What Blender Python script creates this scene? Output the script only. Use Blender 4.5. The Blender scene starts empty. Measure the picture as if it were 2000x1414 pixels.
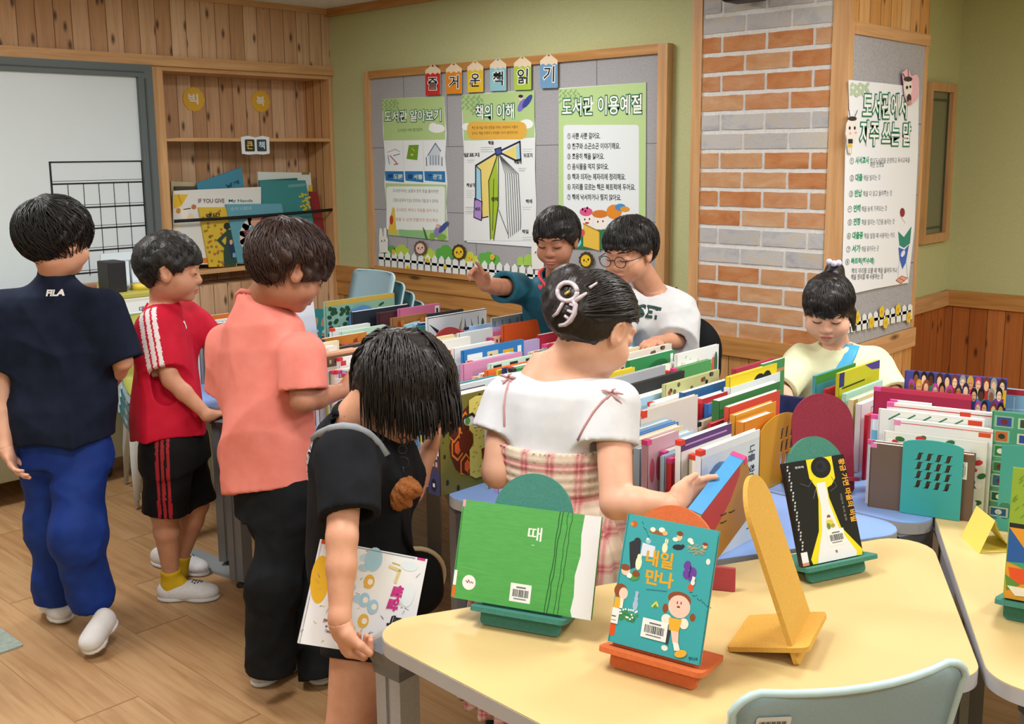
import bpy, bmesh, math, random
import numpy as np
from mathutils import Vector, Matrix, Euler

SC = bpy.context.scene
COL = SC.collection
random.seed(7)
RNG = np.random.default_rng(7)

# ------------------------------------------------------------------ camera
F_PX, CX, CY, CAM_H = 2030.58, 1000.0, 633.37, 1.57
YAW, PITCH, ROLL = math.radians(43.514), math.radians(9.3515), math.radians(-0.5432)
_fw = np.array([-math.sin(YAW) * math.cos(PITCH), math.cos(YAW) * math.cos(PITCH), -math.sin(PITCH)])
_r0 = np.array([math.cos(YAW), math.sin(YAW), 0.0])
_u0 = np.cross(_r0, _fw)
C_R = math.cos(ROLL) * _r0 + math.sin(ROLL) * _u0
C_U = -math.sin(ROLL) * _r0 + math.cos(ROLL) * _u0
C_P = np.array([0.0, 0.0, CAM_H])
cam_data = bpy.data.cameras.new('camera')
cam_data.sensor_fit = 'HORIZONTAL'
cam_data.sensor_width = 36.0
cam_data.lens = 36.0 * F_PX / 2000.0
cam_data.shift_y = (CY - 707.0) / 2000.0
cam_data.clip_start = 0.05
cam = bpy.data.objects.new('camera', cam_data)
COL.objects.link(cam)
cam.matrix_world = Matrix((
    (C_R[0], C_U[0], -_fw[0], C_P[0]),
    (C_R[1], C_U[1], -_fw[1], C_P[1]),
    (C_R[2], C_U[2], -_fw[2], C_P[2]),
    (0, 0, 0, 1)))
SC.camera = cam

# ------------------------------------------------------------------ world, view, lights of the room
SC.view_settings.view_transform = 'Standard'
SC.view_settings.look = 'None'
SC.view_settings.gamma = 1.0
SC.view_settings.use_curve_mapping = False
SC.view_settings.exposure = 0.0
world = bpy.data.worlds.new('world')
SC.world = world
world.use_nodes = True
world.node_tree.nodes['Background'].inputs['Color'].default_value = (0.75, 0.83, 0.95, 1)
world.node_tree.nodes['Background'].inputs['Strength'].default_value = 0.25

CEIL_Z = 2.49
PANELS = [(-3.9, 1.0, 1.15), (-3.6, 3.05, 0.8), (-1.5, 1.0, 1.0), (-0.9, 3.2, 1.15), (0.9, 1.0, 1.0), (0.9, 3.2, 1.1), (-1.6, -1.3, 0.8), (0.6, 5.1, 0.9), (1.2, -1.3, 0.7)]
PANEL_W = 30.0


# ------------------------------------------------------------------ measuring helpers (photo pixel -> point in the room)
def ray(px, py):
    return _fw + C_R * (px - CX) / F_PX - C_U * (py - CY) / F_PX


def at(px, py, depth):
    return C_P + depth * ray(px, py)


def at_z(px, py, z):
    d = ray(px, py)
    return C_P + d * (z - CAM_H) / d[2]


def at_plane(px, py, o, n):
    d = ray(px, py)
    return C_P + d * (np.dot(np.asarray(o) - C_P, n) / np.dot(d, n))


# ------------------------------------------------------------------ materials
def lin(c):
    c = c / 255.0
    return c / 12.92 if c <= 0.04045 else ((c + 0.055) / 1.055) ** 2.4


def rgb(h):
    if isinstance(h, str):
        h = h.lstrip('#')
        h = tuple(int(h[i:i + 2], 16) for i in (0, 2, 4))
    return tuple(lin(v) for v in h) + (1.0,)


MATS = {}


def hexs(c):
    return '%02x%02x%02x' % tuple(int(max(0, min(255, v))) for v in c)


def flat(col, rough=0.55, spec=0.35, metal=0.0, name=None):
    if not isinstance(col, str):
        col = hexs(col)
    key = (col, rough, spec, metal)
    if key in MATS:
        return MATS[key]
    m = bpy.data.materials.new(name or 'paint_' + col.lstrip('#'))
    m.use_nodes = True
    b = m.node_tree.nodes['Principled BSDF']
    b.inputs['Base Color'].default_value = rgb(col)
    b.inputs['Roughness'].default_value = rough
    b.inputs['Specular IOR Level'].default_value = spec
    b.inputs['Metallic'].default_value = metal
    MATS[key] = m
    return m


class NT:
    """small node-tree writer"""
    def __init__(self, name):
        self.m = bpy.data.materials.new(name)
        self.m.use_nodes = True
        self.t = self.m.node_tree
        self.b = self.t.nodes['Principled BSDF']

    def n(self, typ, **kw):
        nd = self.t.nodes.new(typ)
        ins = kw.pop('ins', {})
        for k, v in kw.items():
            setattr(nd, k, v)
        for k, v in ins.items():
            self.set(nd.inputs[k], v)
        return nd

    def set(self, sock, v):
        if isinstance(v, bpy.types.NodeSocket):
            self.t.links.new(v, sock)
        else:
            sock.default_value = v

    def math(self, op, a, b=0.0, c=0.0):
        nd = self.n('ShaderNodeMath', operation=op)
        self.set(nd.inputs[0], a); self.set(nd.inputs[1], b); self.set(nd.inputs[2], c)
        return nd.outputs[0]

    def mix(self, fac, a, b, mode='MIX'):
        nd = self.n('ShaderNodeMix', data_type='RGBA', blend_type=mode)
        self.set(nd.inputs[0], fac); self.set(nd.inputs[6], a); self.set(nd.inputs[7], b)
        return nd.outputs[2]

    def ramp(self, fac, stops, interp='LINEAR'):
        nd = self.n('ShaderNodeValToRGB')
        cr = nd.color_ramp
        cr.interpolation = interp
        while len(cr.elements) < len(stops):
            cr.elements.new(0.5)
        for e, (p, c) in zip(cr.elements, stops):
            e.position = p
            e.color = c
        self.set(nd.inputs[0], fac)
        return nd.outputs[0]

    def coord(self, kind='Object'):
        return self.n('ShaderNodeTexCoord').outputs[kind]

    def mapping(self, vec, scale=(1, 1, 1), loc=(0, 0, 0), rot=(0, 0, 0)):
        nd = self.n('ShaderNodeMapping')
        self.set(nd.inputs[0], vec)
        nd.inputs[1].default_value = loc
        nd.inputs[2].default_value = rot
        nd.inputs[3].default_value = scale
        return nd.outputs[0]

    def noise(self, vec, scale=5, detail=3, rough=0.55, dist=0.0):
        nd = self.n('ShaderNodeTexNoise')
        self.set(nd.inputs['Vector'], vec)
        nd.inputs['Scale'].default_value = scale
        nd.inputs['Detail'].default_value = detail
        nd.inputs['Roughness'].default_value = rough
        nd.inputs['Distortion'].default_value = dist
        return nd.outputs[0]

    def bump(self, h, strength=0.2, dist=0.01):
        nd = self.n('ShaderNodeBump')
        nd.inputs['Strength'].default_value = strength
        nd.inputs['Distance'].default_value = dist
        self.set(nd.inputs['Height'], h)
        self.t.links.new(nd.outputs[0], self.b.inputs['Normal'])

    def done(self, col=None, rough=0.5, spec=0.35):
        if col is not None:
            self.set(self.b.inputs['Base Color'], col)
        self.set(self.b.inputs['Roughness'], rough)
        self.b.inputs['Specular IOR Level'].default_value = spec
        return self.m


def speckled(name, c1, c2, scale=60, rough=0.7, bump=0.15, spec=0.25, stretch=(1, 1, 1), detail=3, bdist=0.003):
    t = NT(name)
    v = t.mapping(t.coord(), stretch)
    f = t.noise(v, scale, detail)
    c = t.ramp(f, [(0.3, rgb(c1)), (0.7, rgb(c2))])
    if bump:
        t.bump(f, bump, bdist)
    return t.done(c, rough, spec)


def wood_planks(name, cols, width, across, grain_axis, knots=True, groove=0.035, rough=0.45, seed=0.0, length=None, streak=1.0, spec=0.3, gcol='4a2c18'):
    """vertical boards; across/grain are axes 0,1,2 of object space"""
    t = NT(name)
    sep = t.n('ShaderNodeSeparateXYZ')
    t.set(sep.inputs[0], t.coord())
    A = sep.outputs[across]
    G = sep.outputs[grain_axis]
    o = [i for i in range(3) if i not in (across, grain_axis)][0]
    a = t.math('DIVIDE', t.math('ADD', A, 50.0 + seed), width)
    idx = t.math('FLOOR', a)
    fr = t.math('FRACT', a)
    if length:
        goff = t.n('ShaderNodeTexWhiteNoise', noise_dimensions='1D', ins={'W': idx}).outputs['Value']
        g2 = t.math('ADD', t.math('DIVIDE', t.math('ADD', G, 50.0), length), t.math('MULTIPLY', goff, 7.0))
        gi = t.math('FLOOR', g2)
        gf = t.math('FRACT', g2)
        pid = t.math('ADD', t.math('MULTIPLY', idx, 13.37), t.math('MULTIPLY', gi, 3.71))
    else:
        pid = t.math('MULTIPLY', idx, 13.37)
    wn = t.n('ShaderNodeTexWhiteNoise', noise_dimensions='1D', ins={'W': pid})
    rnd = wn.outputs['Value']
    comb = t.n('ShaderNodeCombineXYZ')
    t.set(comb.inputs[0], t.math('MULTIPLY', A, 1.0))
    t.set(comb.inputs[1], G)
    t.set(comb.inputs[2], t.math('MULTIPLY', rnd, 31.0))
    base = comb.outputs[0]
    gr = t.noise(t.mapping(base, (26, 1.5, 1)), 1.6, 4, 0.6, 0.6)
    fine = t.noise(t.mapping(base, (190, 4.0, 1)), 1.0, 2, 0.5)
    c0 = t.ramp(rnd, [(i / (len(cols) - 1), rgb(c)) for i, c in enumerate(cols)])
    dark = t.mix(1.0, c0, (0.62, 0.50, 0.40, 1), 'MULTIPLY')
    c = t.mix(t.math('MULTIPLY', t.ramp(gr, [(0.42, (0, 0, 0, 1)), (0.72, (1, 1, 1, 1))]), 0.6 * streak), c0, dark)
    c = t.mix(t.math('MULTIPLY', fine, 0.22 * streak), c, dark)
    if knots:
        vor = t.n('ShaderNodeTexVoronoi', voronoi_dimensions='2D')
        kv = t.n('ShaderNodeCombineXYZ')
        t.set(kv.inputs[0], A); t.set(kv.inputs[1], t.math('ADD', G, t.math('MULTIPLY', rnd, 9.0)))
        t.set(vor.inputs['Vector'], t.mapping(kv.outputs[0], (8.5, 3.2, 1)))
        vor.inputs['Scale'].default_value = 1.0
        vor.inputs['Randomness'].default_value = 1.0
        d = t.math('ADD', vor.outputs['Distance'], t.math('MULTIPLY', fine, 0.05))
        kn = t.ramp(d, [(0.06, (1, 1, 1, 1)), (0.15, (0, 0, 0, 1))])
        c = t.mix(t.math('MULTIPLY', kn, 0.85), c, rgb('3d2416'))
    edge = t.math('MINIMUM', fr, t.math('SUBTRACT', 1.0, fr))
    gv = t.ramp(edge, [(0.0, (0, 0, 0, 1)), (groove, (1, 1, 1, 1))])
    if length:
        e2 = t.math('MINIMUM', gf, t.math('SUBTRACT', 1.0, gf))
        gv = t.math('MINIMUM', gv, t.ramp(e2, [(0.0, (0, 0, 0, 1)), (groove * width / length, (1, 1, 1, 1))]))
    c = t.mix(t.math('SUBTRACT', 1.0, gv), c, rgb(gcol))
    t.bump(gv, 0.35, 0.004)
    return t.done(c, rough, spec)


def wood_plain(name, c1, c2, axis=0, rough=0.45, scale=1.0, knots=False, spec=0.3):
    t = NT(name)
    s = [30.0, 30.0, 30.0]
    s[axis] = 1.6
    v = t.mapping(t.coord(), tuple(k * scale for k in s))
    g = t.noise(v, 1.3, 4, 0.6, 0.5)
    c = t.ramp(g, [(0.3, rgb(c1)), (0.72, rgb(c2))])
    if knots:
        vor = t.n('ShaderNodeTexVoronoi')
        k = [9.0, 9.0, 9.0]
        k[axis] = 2.2
        t.set(vor.inputs['Vector'], t.mapping(t.coord(), tuple(k)))
        vor.inputs['Scale'].default_value = 1.0
        kn = t.ramp(vor.outputs['Distance'], [(0.07, (1, 1, 1, 1)), (0.16, (0, 0, 0, 1))])
        c = t.mix(t.math('MULTIPLY', kn, 0.8), c, rgb('3d2416'))
    t.bump(g, 0.08, 0.003)
    return t.done(c, rough, spec)


# ------------------------------------------------------------------ object helpers
def tag(o, label=None, cat=None, group=None, kind=None):
    if label: o['label'] = label
    if cat: o['category'] = cat
    if group: o['group'] = group
    if kind: o['kind'] = kind
    return o


def empty(name, loc, rz=0.0):
    o = bpy.data.objects.new(name, None)
    COL.objects.link(o)
    o.empty_display_size = 0.05
    o.location = Vector(loc)
    o.rotation_euler = (0, 0, rz)
    return o


class MB:
    """mesh collector: several shapes, several materials, one object"""
    def __init__(self):
        self.v, self.f, self.mi, self.sm, self.mats = [], [], [], [], []

    def mat(self, m):
        if m not in self.mats:
            self.mats.append(m)
        return self.mats.index(m)

    def add(self, verts, faces, m, smooth=False, M=None):
        b = len(self.v)
        k = self.mat(m)
        for p in verts:
            p = Vector((float(p[0]), float(p[1]), float(p[2])))
            self.v.append(M @ p if M is not None else p)
        for f in faces:
            self.f.append([b + i for i in f]); self.mi.append(k); self.sm.append(smooth)
        return self

    def box(self, lo, hi, m, M=None, bev=0.0, seg=2):
        if bev > 0:
            bm = bmesh.new()
            bmesh.ops.create_cube(bm, size=1.0)
            sx, sy, sz = [hi[i] - lo[i] for i in range(3)]
            for v in bm.verts:
                v.co = Vector(((v.co.x + .5) * sx + lo[0], (v.co.y + .5) * sy + lo[1], (v.co.z + .5) * sz + lo[2]))
            bmesh.ops.bevel(bm, geom=list(bm.edges), offset=min(bev, 0.45 * min(sx, sy, sz)), segments=seg, profile=0.5, affect='EDGES')
            self.bm(bm, m, M, smooth=False)
            return self
        x0, y0, z0 = lo; x1, y1, z1 = hi
        vs = [(x0, y0, z0), (x1, y0, z0), (x1, y1, z0), (x0, y1, z0), (x0, y0, z1), (x1, y0, z1), (x1, y1, z1), (x0, y1, z1)]
        fs = [(3, 2, 1, 0), (4, 5, 6, 7), (0, 1, 5, 4), (1, 2, 6, 5), (2, 3, 7, 6), (3, 0, 4, 7)]
        return self.add(vs, fs, m, False, M)

    def bm(self, bm, m, M=None, smooth=True):
        bm.verts.index_update()
        vs = [v.co.copy() for v in bm.verts]
        fs = [[v.index for v in f.verts] for f in bm.faces]
        bm.free()
        return self.add(vs, fs, m, smooth, M)

    def prism(self, pts, z0, z1, m, M=None, mtop=None, mside=None):
        """polygon in xy extruded from z0 to z1"""
        n = len(pts)
        vs = [(p[0], p[1], z0) for p in pts] + [(p[0], p[1], z1) for p in pts]
        self.add(vs, [list(range(n))[::-1]], m, False, M)
        self.add(vs, [list(range(n, 2 * n))], mtop or m, False, M)
        self.add(vs, [(i, (i + 1) % n, n + (i + 1) % n, n + i) for i in range(n)], mside or m, False, M)
        return self

    def tube(self, pts, r, m, n=8, M=None, caps=True, flat=(1, 1)):
        P = [Vector(tuple(map(float, p))) for p in pts]
        rr = r if isinstance(r, (list, tuple)) else [r] * len(P)
        vs, fs = [], []
        T0 = (P[1] - P[0]).normalized()
        a = Vector((0, 0, 1)) if abs(T0.z) < 0.9 else Vector((1, 0, 0))
        N = (a - T0 * a.dot(T0)).normalized()
        for i, p in enumerate(P):
            T = (P[min(i + 1, len(P) - 1)] - P[max(i - 1, 0)])
            if T.length < 1e-9: T = T0
            T.normalize()
            N = (N - T * N.dot(T))
            if N.length < 1e-6: N = T.orthogonal()
            N.normalize()
            B = T.cross(N)
            for k in range(n):
                an = 2 * math.pi * k / n
                vs.append(p + (N * math.cos(an) * flat[0] + B * math.sin(an) * flat[1]) * rr[i])
        for i in range(len(P) - 1):
            for k in range(n):
                fs.append((i * n + k, i * n + (k + 1) % n, (i + 1) * n + (k + 1) % n, (i + 1) * n + k))
        if caps:
            fs.append(list(range(n))[::-1])
            fs.append([(len(P) - 1) * n + k for k in range(n)])
        return self.add(vs, fs, m, n > 4, M)

    def lathe(self, prof, m, n=24, M=None, smooth=True):
        vs, fs = [], []
        for r, z in prof:
            for k in range(n):
                a = 2 * math.pi * k / n
                vs.append((r * math.cos(a), r * math.sin(a), z))
        for i in range(len(prof) - 1):
            for k in range(n):
                fs.append((i * n + k, i * n + (k + 1) % n, (i + 1) * n + (k + 1) % n, (i + 1) * n + k))
        fs.append(list(range(n))[::-1])
        fs.append([(len(prof) - 1) * n + k for k in range(n)])
        return self.add(vs, fs, m, smooth, M)

    def ball(self, c, r, m, M=None, seg=16):
        bm = bmesh.new()
        bmesh.ops.create_uvsphere(bm, u_segments=seg, v_segments=max(6, seg // 2), radius=1.0)
        rr = (r, r, r) if not isinstance(r, (tuple, list)) else r
        for v in bm.verts:
            v.co = Vector((v.co.x * rr[0] + c[0], v.co.y * rr[1] + c[1], v.co.z * rr[2] + c[2]))
        return self.bm(bm, m, M)

    def build(self, name, parent=None, loc=None, rz=None, world=None):
        """vertices are given in the parent's space; with loc given the object sits at loc"""
        me = bpy.data.meshes.new(name)
        L = Vector(loc) if loc is not None else Vector((0, 0, 0))
        me.from_pydata([tuple(v - L) for v in self.v], [], self.f)
        for m in self.mats:
            me.materials.append(m)
        me.polygons.foreach_set('material_index', self.mi)
        me.polygons.foreach_set('use_smooth', self.sm)
        me.update()
        o = bpy.data.objects.new(name, me)
        COL.objects.link(o)
        o.location = L
        if rz is not None: o.rotation_euler = (0, 0, rz)
        if parent is not None:
            o.parent = parent
        return o


def center_of(mb):
    n = len(mb.v)
    lo = [min(v[i] for v in mb.v) for i in range(3)]
    hi = [max(v[i] for v in mb.v) for i in range(3)]
    return Vector(((lo[0] + hi[0]) / 2, (lo[1] + hi[1]) / 2, lo[2]))


def struct(name, mb, parent=None):
    o = mb.build(name, parent)
    o['kind'] = 'structure'
    return o


def rounded_poly(pts, r, seg=6):
    """round the corners of a polygon (list of 2-D points)"""
    out = []
    n = len(pts)
    rs = r if isinstance(r, (list, tuple)) else [r] * n
    for i in range(n):
        p0, p, p2 = [Vector(pts[(i + k) % n]) for k in (-1, 0, 1)]
        d1, d2 = (p0 - p).normalized(), (p2 - p).normalized()
        ang = d1.angle(d2)
        if rs[i] <= 0:
            out.append(tuple(p)); continue
        t = rs[i] / math.tan(ang / 2)
        t = min(t, 0.48 * (p0 - p).length, 0.48 * (p2 - p).length)
        rad = t * math.tan(ang / 2)
        c = p + (d1 + d2).normalized() * (rad / math.sin(ang / 2))
        a, b = p + d1 * t - c, p + d2 * t - c
        a0 = math.atan2(a.y, a.x); da = math.atan2(b.y, b.x) - a0
        while da > math.pi: da -= 2 * math.pi
        while da < -math.pi: da += 2 * math.pi
        for k in range(seg + 1):
            an = a0 + da * k / seg
            out.append((c.x + rad * math.cos(an), c.y + rad * math.sin(an)))
    return out


# ------------------------------------------------------------------ printed sheets: shapes and writing laid on a flat face
_TXT = {}


def text_geo(body, bold=0.0, shear=0.0):
    key = (body, bold, shear)
    if key in _TXT:
        return _TXT[key]
    c = bpy.data.curves.new('lettering', 'FONT')
    c.body = body
    c.size = 1.0
    c.offset = bold
    c.shear = shear
    c.resolution_u = 2
    c.align_x = 'LEFT'
    o = bpy.data.objects.new('lettering', c)
    me = bpy.data.meshes.new_from_object(o)
    vs = np.array([tuple(v.co) for v in me.vertices]).reshape(-1, 3)[:, :2]
    fs = [list(p.vertices) for p in me.polygons]
    bpy.data.objects.remove(o); bpy.data.curves.remove(c); bpy.data.meshes.remove(me)
    if len(vs) == 0:
        vs = np.zeros((1, 2))
    _TXT[key] = (vs, fs)
    return _TXT[key]


class Sheet:
    """2-D drawing on a plane: o origin, u right, v up (unit vectors), n outward"""
    def __init__(self, mb, o, u, v, eps=0.0004):
        self.mb = mb
        self.o = np.array(o, float); self.u = np.array(u, float); self.v = np.array(v, float)
        self.u /= np.linalg.norm(self.u); self.v /= np.linalg.norm(self.v)
        self.n = np.cross(self.u, self.v)
        self.k = 0
        self.boxes = []
        self.eps = eps
        self.fr = None
        self.aff = None

    def frame(self, ox=0.0, oy=0.0, sc=1.0):
        self.fr = (ox, oy, sc); self.aff = None
        return self

    def units(self, fn=None):
        """drawing units -> metres on the sheet (fn), instead of photo pixels"""
        self.fr = None; self.aff = fn
        return self

    def uv(self, p):
        if self.fr is not None:
            ox, oy, sc = self.fr
            q = at_plane(ox + p[0] / sc, oy + p[1] / sc, self.o, self.n) - self.o
            return (float(q @ self.u), float(q @ self.v))
        if self.aff is not None:
            return self.aff(p)
        return p

    def P(self, uv, k=None):
        return self.o + self.u * uv[0] + self.v * uv[1] + self.n * self.eps * (self.k if k is None else k)

    def raw(self, uvs, faces, col, bump=True):
        m = col if isinstance(col, bpy.types.Material) else flat(col, 0.5, 0.3)
        if len(uvs) == 0: return
        # each shape lies one thin layer above whatever it overlaps
        a = np.array([(q[0], q[1]) for q in uvs])
        x0, y0 = a.min(0); x1, y1 = a.max(0)
        lev = 0
        for (p0, q0, p1, q1, l) in self.boxes:
            if l > lev and p0 < x1 and p1 > x0 and q0 < y1 and q1 > y0: lev = l
        lev += 1
        self.boxes.append((x0, y0, x1, y1, lev))
        self.mb.add([self.P(q, lev + self.k) for q in uvs], faces, m)

    def poly(self, pts, col):
        uvs = [self.uv(p) for p in pts]
        area = sum(uvs[i][0] * uvs[(i + 1) % len(uvs)][1] - uvs[(i + 1) % len(uvs)][0] * uvs[i][1] for i in range(len(uvs)))
        idx = list(range(len(uvs)))
        self.raw(uvs, [idx if area > 0 else idx[::-1]], col)
        return self

    def rect(self, x0, y0, x1, y1, col):
        return self.poly([(x0, y0), (x1, y0), (x1, y1), (x0, y1)], col)

    def rrect(self, x0, y0, x1, y1, r, col, seg=4):
        return self.poly(rounded_poly([(x0, y0), (x1, y0), (x1, y1), (x0, y1)], r, seg), col)

    def ell(self, cx, cy, rx, ry, col, rot=0.0, n=20, a0=0.0, a1=2 * math.pi):
        pts = []
        full = abs(a1 - a0 - 2 * math.pi) < 1e-6
        for i in range(n if full else n + 1):
            a = a0 + (a1 - a0) * i / n
            x, y = rx * math.cos(a), ry * math.sin(a)
            pts.append((cx + x * math.cos(rot) - y * math.sin(rot), cy + x * math.sin(rot) + y * math.cos(rot)))
        return self.poly(pts, col)

    def line(self, pts, w, col, closed=False):
        """w in metres"""
        uvs = [np.array(self.uv(p)) for p in pts]
        if closed: uvs.append(uvs[0])
        vs, fs = [], []
        for i in range(len(uvs) - 1):
            a, b = uvs[i], uvs[i + 1]
            d = b - a
            L = np.linalg.norm(d)
            if L < 1e-9: continue
            d /= L
            nn = np.array([-d[1], d[0]]) * w / 2
            e = d * w * 0.35
            j = len(vs)
            vs += [a - e - nn, b + e - nn, b + e + nn, a - e + nn]
            fs.append((j, j + 1, j + 2, j + 3))
        self.raw(vs, fs, col)
        return self

    def text(self, body, p0, p1, h, col, bold=0.0, outline=None, ow=0.03, shear=0.0, fitw=True, dv=None):
        """baseline from p0 to p1 (drawing units); h = cap height in metres; outline colour optional"""
        a, b = np.array(self.uv(p0)), np.array(self.uv(p1))
        d = b - a
        L = np.linalg.norm(d); d /= L
        nv = np.array([-d[1], d[0]])
        if (self.fr is None and self.aff is None) is False and nv[1] < 0 and dv is None and abs(d[0]) > 0.5:
            nv = -nv
        if dv is not None: nv = np.array(dv)
        vs0, _ = text_geo(body, bold, shear)
        x0, x1 = vs0[:, 0].min(), vs0[:, 0].max()
        y0, y1 = vs0[:, 1].min(), vs0[:, 1].max()
        sx = L / max(1e-6, x1 - x0)
        sy = h / max(1e-6, y1 - y0)
        if not fitw: sx = sy
        for c, bd in (([(outline, bold + ow)] if outline else []) + [(col, bold)]):
            vs, fs = text_geo(body, bd, shear)
            uvs = [a + d * (q[0] - x0) * sx + nv * (q[1] - y0) * sy for q in vs]
            self.raw(uvs, fs, c)
        return self

# ================================================================== THE ROOM
WX = -5.6            # face of the clad left wall
BY = 4.215           # face of the green back wall
PY = 4.05            # brick face of the pillar
PX = -1.96           # poster side of the pillar
AX = -2.35           # alcove wall with the window
FY = 6.23            # far wall behind the alcove

m_floor = wood_planks('floor_laminate', ['bb976b', 'bf9c72', 'b79166', 'c29f76'], 0.19, 1, 0, knots=False, groove=0.006, rough=0.38, length=1.3, streak=1.25, spec=0.4, gcol='8a6540')
m_plank_y = wood_planks('knotty_pine_left', ['dcb795', 'caa07c', 'e6c5a4', 'c0956f', 'd4ac88'], 0.095, 1, 2, rough=0.5)
m_plank_x = wood_planks('knotty_pine_back', ['c99a62', 'bd8c54', 'd3a76f', 'b38149'], 0.105, 0, 2, rough=0.5, seed=3.3)
m_plank_y2 = wood_planks('knotty_pine_pillar', ['d8a566', 'cc9656', 'e0b47c'], 0.1, 1, 2, rough=0.5, seed=1.7)
m_plank_far = wood_planks('red_pine_far', ['b9713a', 'a86230', 'c67f48', '9d5a2b', 'b46c38'], 0.1, 0, 2, rough=0.45, seed=5.1)
m_plank_fary = wood_planks('red_pine_alcove', ['b9713a', 'a86230', 'c27b44'], 0.1, 1, 2, rough=0.45, seed=2.1)
m_trim_x = wood_plain('pine_trim_x', 'a9743c', 'c8965a', 0, 0.45, knots=True)
m_trim_y = wood_plain('pine_trim_y', 'bb8c5c', 'd6aa7a', 1, 0.45, knots=True)
m_trim_z = wood_plain('pine_trim_z', 'bb8c5c', 'd6aa7a', 2, 0.45)
m_green = speckled('green_wallpaper', 'bcbf8f', 'c6c99a', 90, 0.85, 0.25, 0.15, (1, 1, 3))
m_white_ceiling = speckled('ceiling_white', 'e8e8e6', 'f2f2f0', 40, 0.9, 0.1)
m_felt = speckled('grey_felt', '9a9a9e', 'b2b2b6', 150, 0.95, 0.35, 0.1, detail=4)
m_mortar = speckled('mortar_white', 'cfcfce', 'dedddb', 70, 0.85, 0.15)


def brickmat(i, c1, c2, c3):
    t = NT('brick_tone_%d' % i)
    f = t.noise(t.mapping(t.coord(), (5, 5, 11), (i * 3.1, 0, i)), 1.5, 6, 0.65, 0.5)
    g = t.noise(t.coord(), 140, 3)
    c = t.ramp(f, [(0.25, rgb(c1)), (0.5, rgb(c2)), (0.78, rgb(c3))])
    c = t.mix(t.math('MULTIPLY', g, 0.25), c, rgb('5d4a3a'))
    t.bump(t.math('ADD', f, t.math('MULTIPLY', g, 0.4)), 0.35, 0.006)
    return t.done(c, 0.8, 0.2)


BR_O = [brickmat(0, 'b67444', 'c8926a', 'd3aa86'), brickmat(1, 'ad6437', 'c48454', 'cfa076'), brickmat(2, 'bd8757', 'cb9c74', 'd6b391')]
BR_G = [brickmat(3, '9ea2ac', 'bdbdbf', 'cbb794'), brickmat(4, 'a2a6b0', 'c4c4c6', 'd2c4a8')]

b = MB(); b.box((-6.0, -3.2, -0.05), (3.2, 6.5, 0.0), m_floor); struct('floor', b)
b = MB(); b.box((-6.0, -3.2, CEIL_Z), (3.2, 6.5, CEIL_Z + 0.06), m_white_ceiling); struct('ceiling', b)

# left wall: clad wall behind the whiteboard, cladding above, recess for the bookcase
b = MB()
b.box((-6.0, -3.2, 0), (WX, 2.955, 2.08), m_plank_y)
b.box((-6.0, -3.2, 2.08), (WX, BY + 0.15, CEIL_Z), m_plank_y)
b.box((-6.0, 2.955, 0), (-5.9, BY + 0.15, 2.08), m_plank_y)
b.box((-5.9, 2.955, 0), (WX - 0.02, BY, 0.80), m_plank_y)
wl = struct('wall_left', b)
b = MB(); b.box((WX, -3.2, 2.074), (WX + 0.035, BY, 2.13), m_trim_y); struct('trim_1', b)
b = MB(); b.box((WX, -3.2, 2.455), (WX + 0.02, BY, CEIL_Z), m_trim_y); struct('trim_2', b)
b = MB(); b.box((WX, BY - 0.03, 2.44), (-2.7, BY, CEIL_Z), m_trim_x); struct('trim_3', b)

# back wall
b = MB(); b.box((-6.0, BY, 0), (-2.3, BY + 0.15, CEIL_Z), m_green)
wb = struct('wall_back', b)
b = MB(); b.box((WX, BY - 0.012, 0.0), (-2.7, BY, 0.66), m_plank_x); b.build('wainscot', wb)
b = MB(); b.box((WX, BY - 0.028, 0.745), (-2.7, BY, 0.845), m_trim_x); b.box((WX, BY - 0.022, 0.655), (-2.7, BY, 0.743), m_trim_x); b.build('rail', wb)

# pillar
b = MB(); b.box((-2.705, PY + 0.004, 0), (PX - 0.004, 4.80, CEIL_Z), m_mortar)
pil = struct('pillar', b)
b = MB()
zs, pitch = 0.738, 0.0837
x0, x1 = -2.655, -2.035
b.box((x0, PY - 0.003, zs), (x1, PY + 0.006, CEIL_Z), m_mortar)
rb = random.Random(3)
row = 0
z = zs + 0.004
while z < CEIL_Z - 0.02:
    cyc = row % 6
    grey = cyc in (4, 5)
    L = 0.205
    xs = [x0 + 0.006]
    first = L if row % 2 == 0 else 0.088
    xx = x0 + 0.004
    while xx < x1 - 0.03:
        w = first if xx < x0 + 0.01 else L
        xe = min(xx + w, x1 - 0.004)
        bw, bh = xe - xx, pitch - 0.0185
        # slightly irregular outline
        n = 5
        pts = []
        for k in range(n + 1): pts.append((xx + bw * k / n, z + rb.uniform(-.0012, .0016)))
        for k in range(1, 3): pts.append((xe + rb.uniform(-.0015, .0012), z + bh * k / 3))
        for k in range(n, -1, -1): pts.append((xx + bw * k / n, z + bh + rb.uniform(-.0018, .0012)))
        for k in (2, 1): pts.append((xx + rb.uniform(-.0012, .0015), z + bh * k / 3))
        m = rb.choice(BR_G if grey else BR_O)
        nn = len(pts)
        vs = [(p[0], PY - 0.007, p[1]) for p in pts] + [(p[0], PY - 0.002, p[1]) for p in pts]
        b.add(vs, [list(range(nn))] + [(i + nn, (i + 1) % nn + nn, (i + 1) % nn, i) for i in range(nn)], m)
        xx = xe + 0.015
    z += pitch
    row += 1
b.build('brick_face', pil)
b = MB()
b.box((-2.705, PY - 0.012, 0.742), (-2.655, PY + 0.01, CEIL_Z), m_trim_z)
b.box((-2.035, PY - 0.012, 0.742), (PX + 0.004, PY + 0.02, CEIL_Z), m_trim_z)
b.box((PX - 0.02, 4.775, 0.745), (PX + 0.008, 4.805, 2.028), m_trim_z)
b.build('corner_trim', pil)
b = MB()
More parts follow.
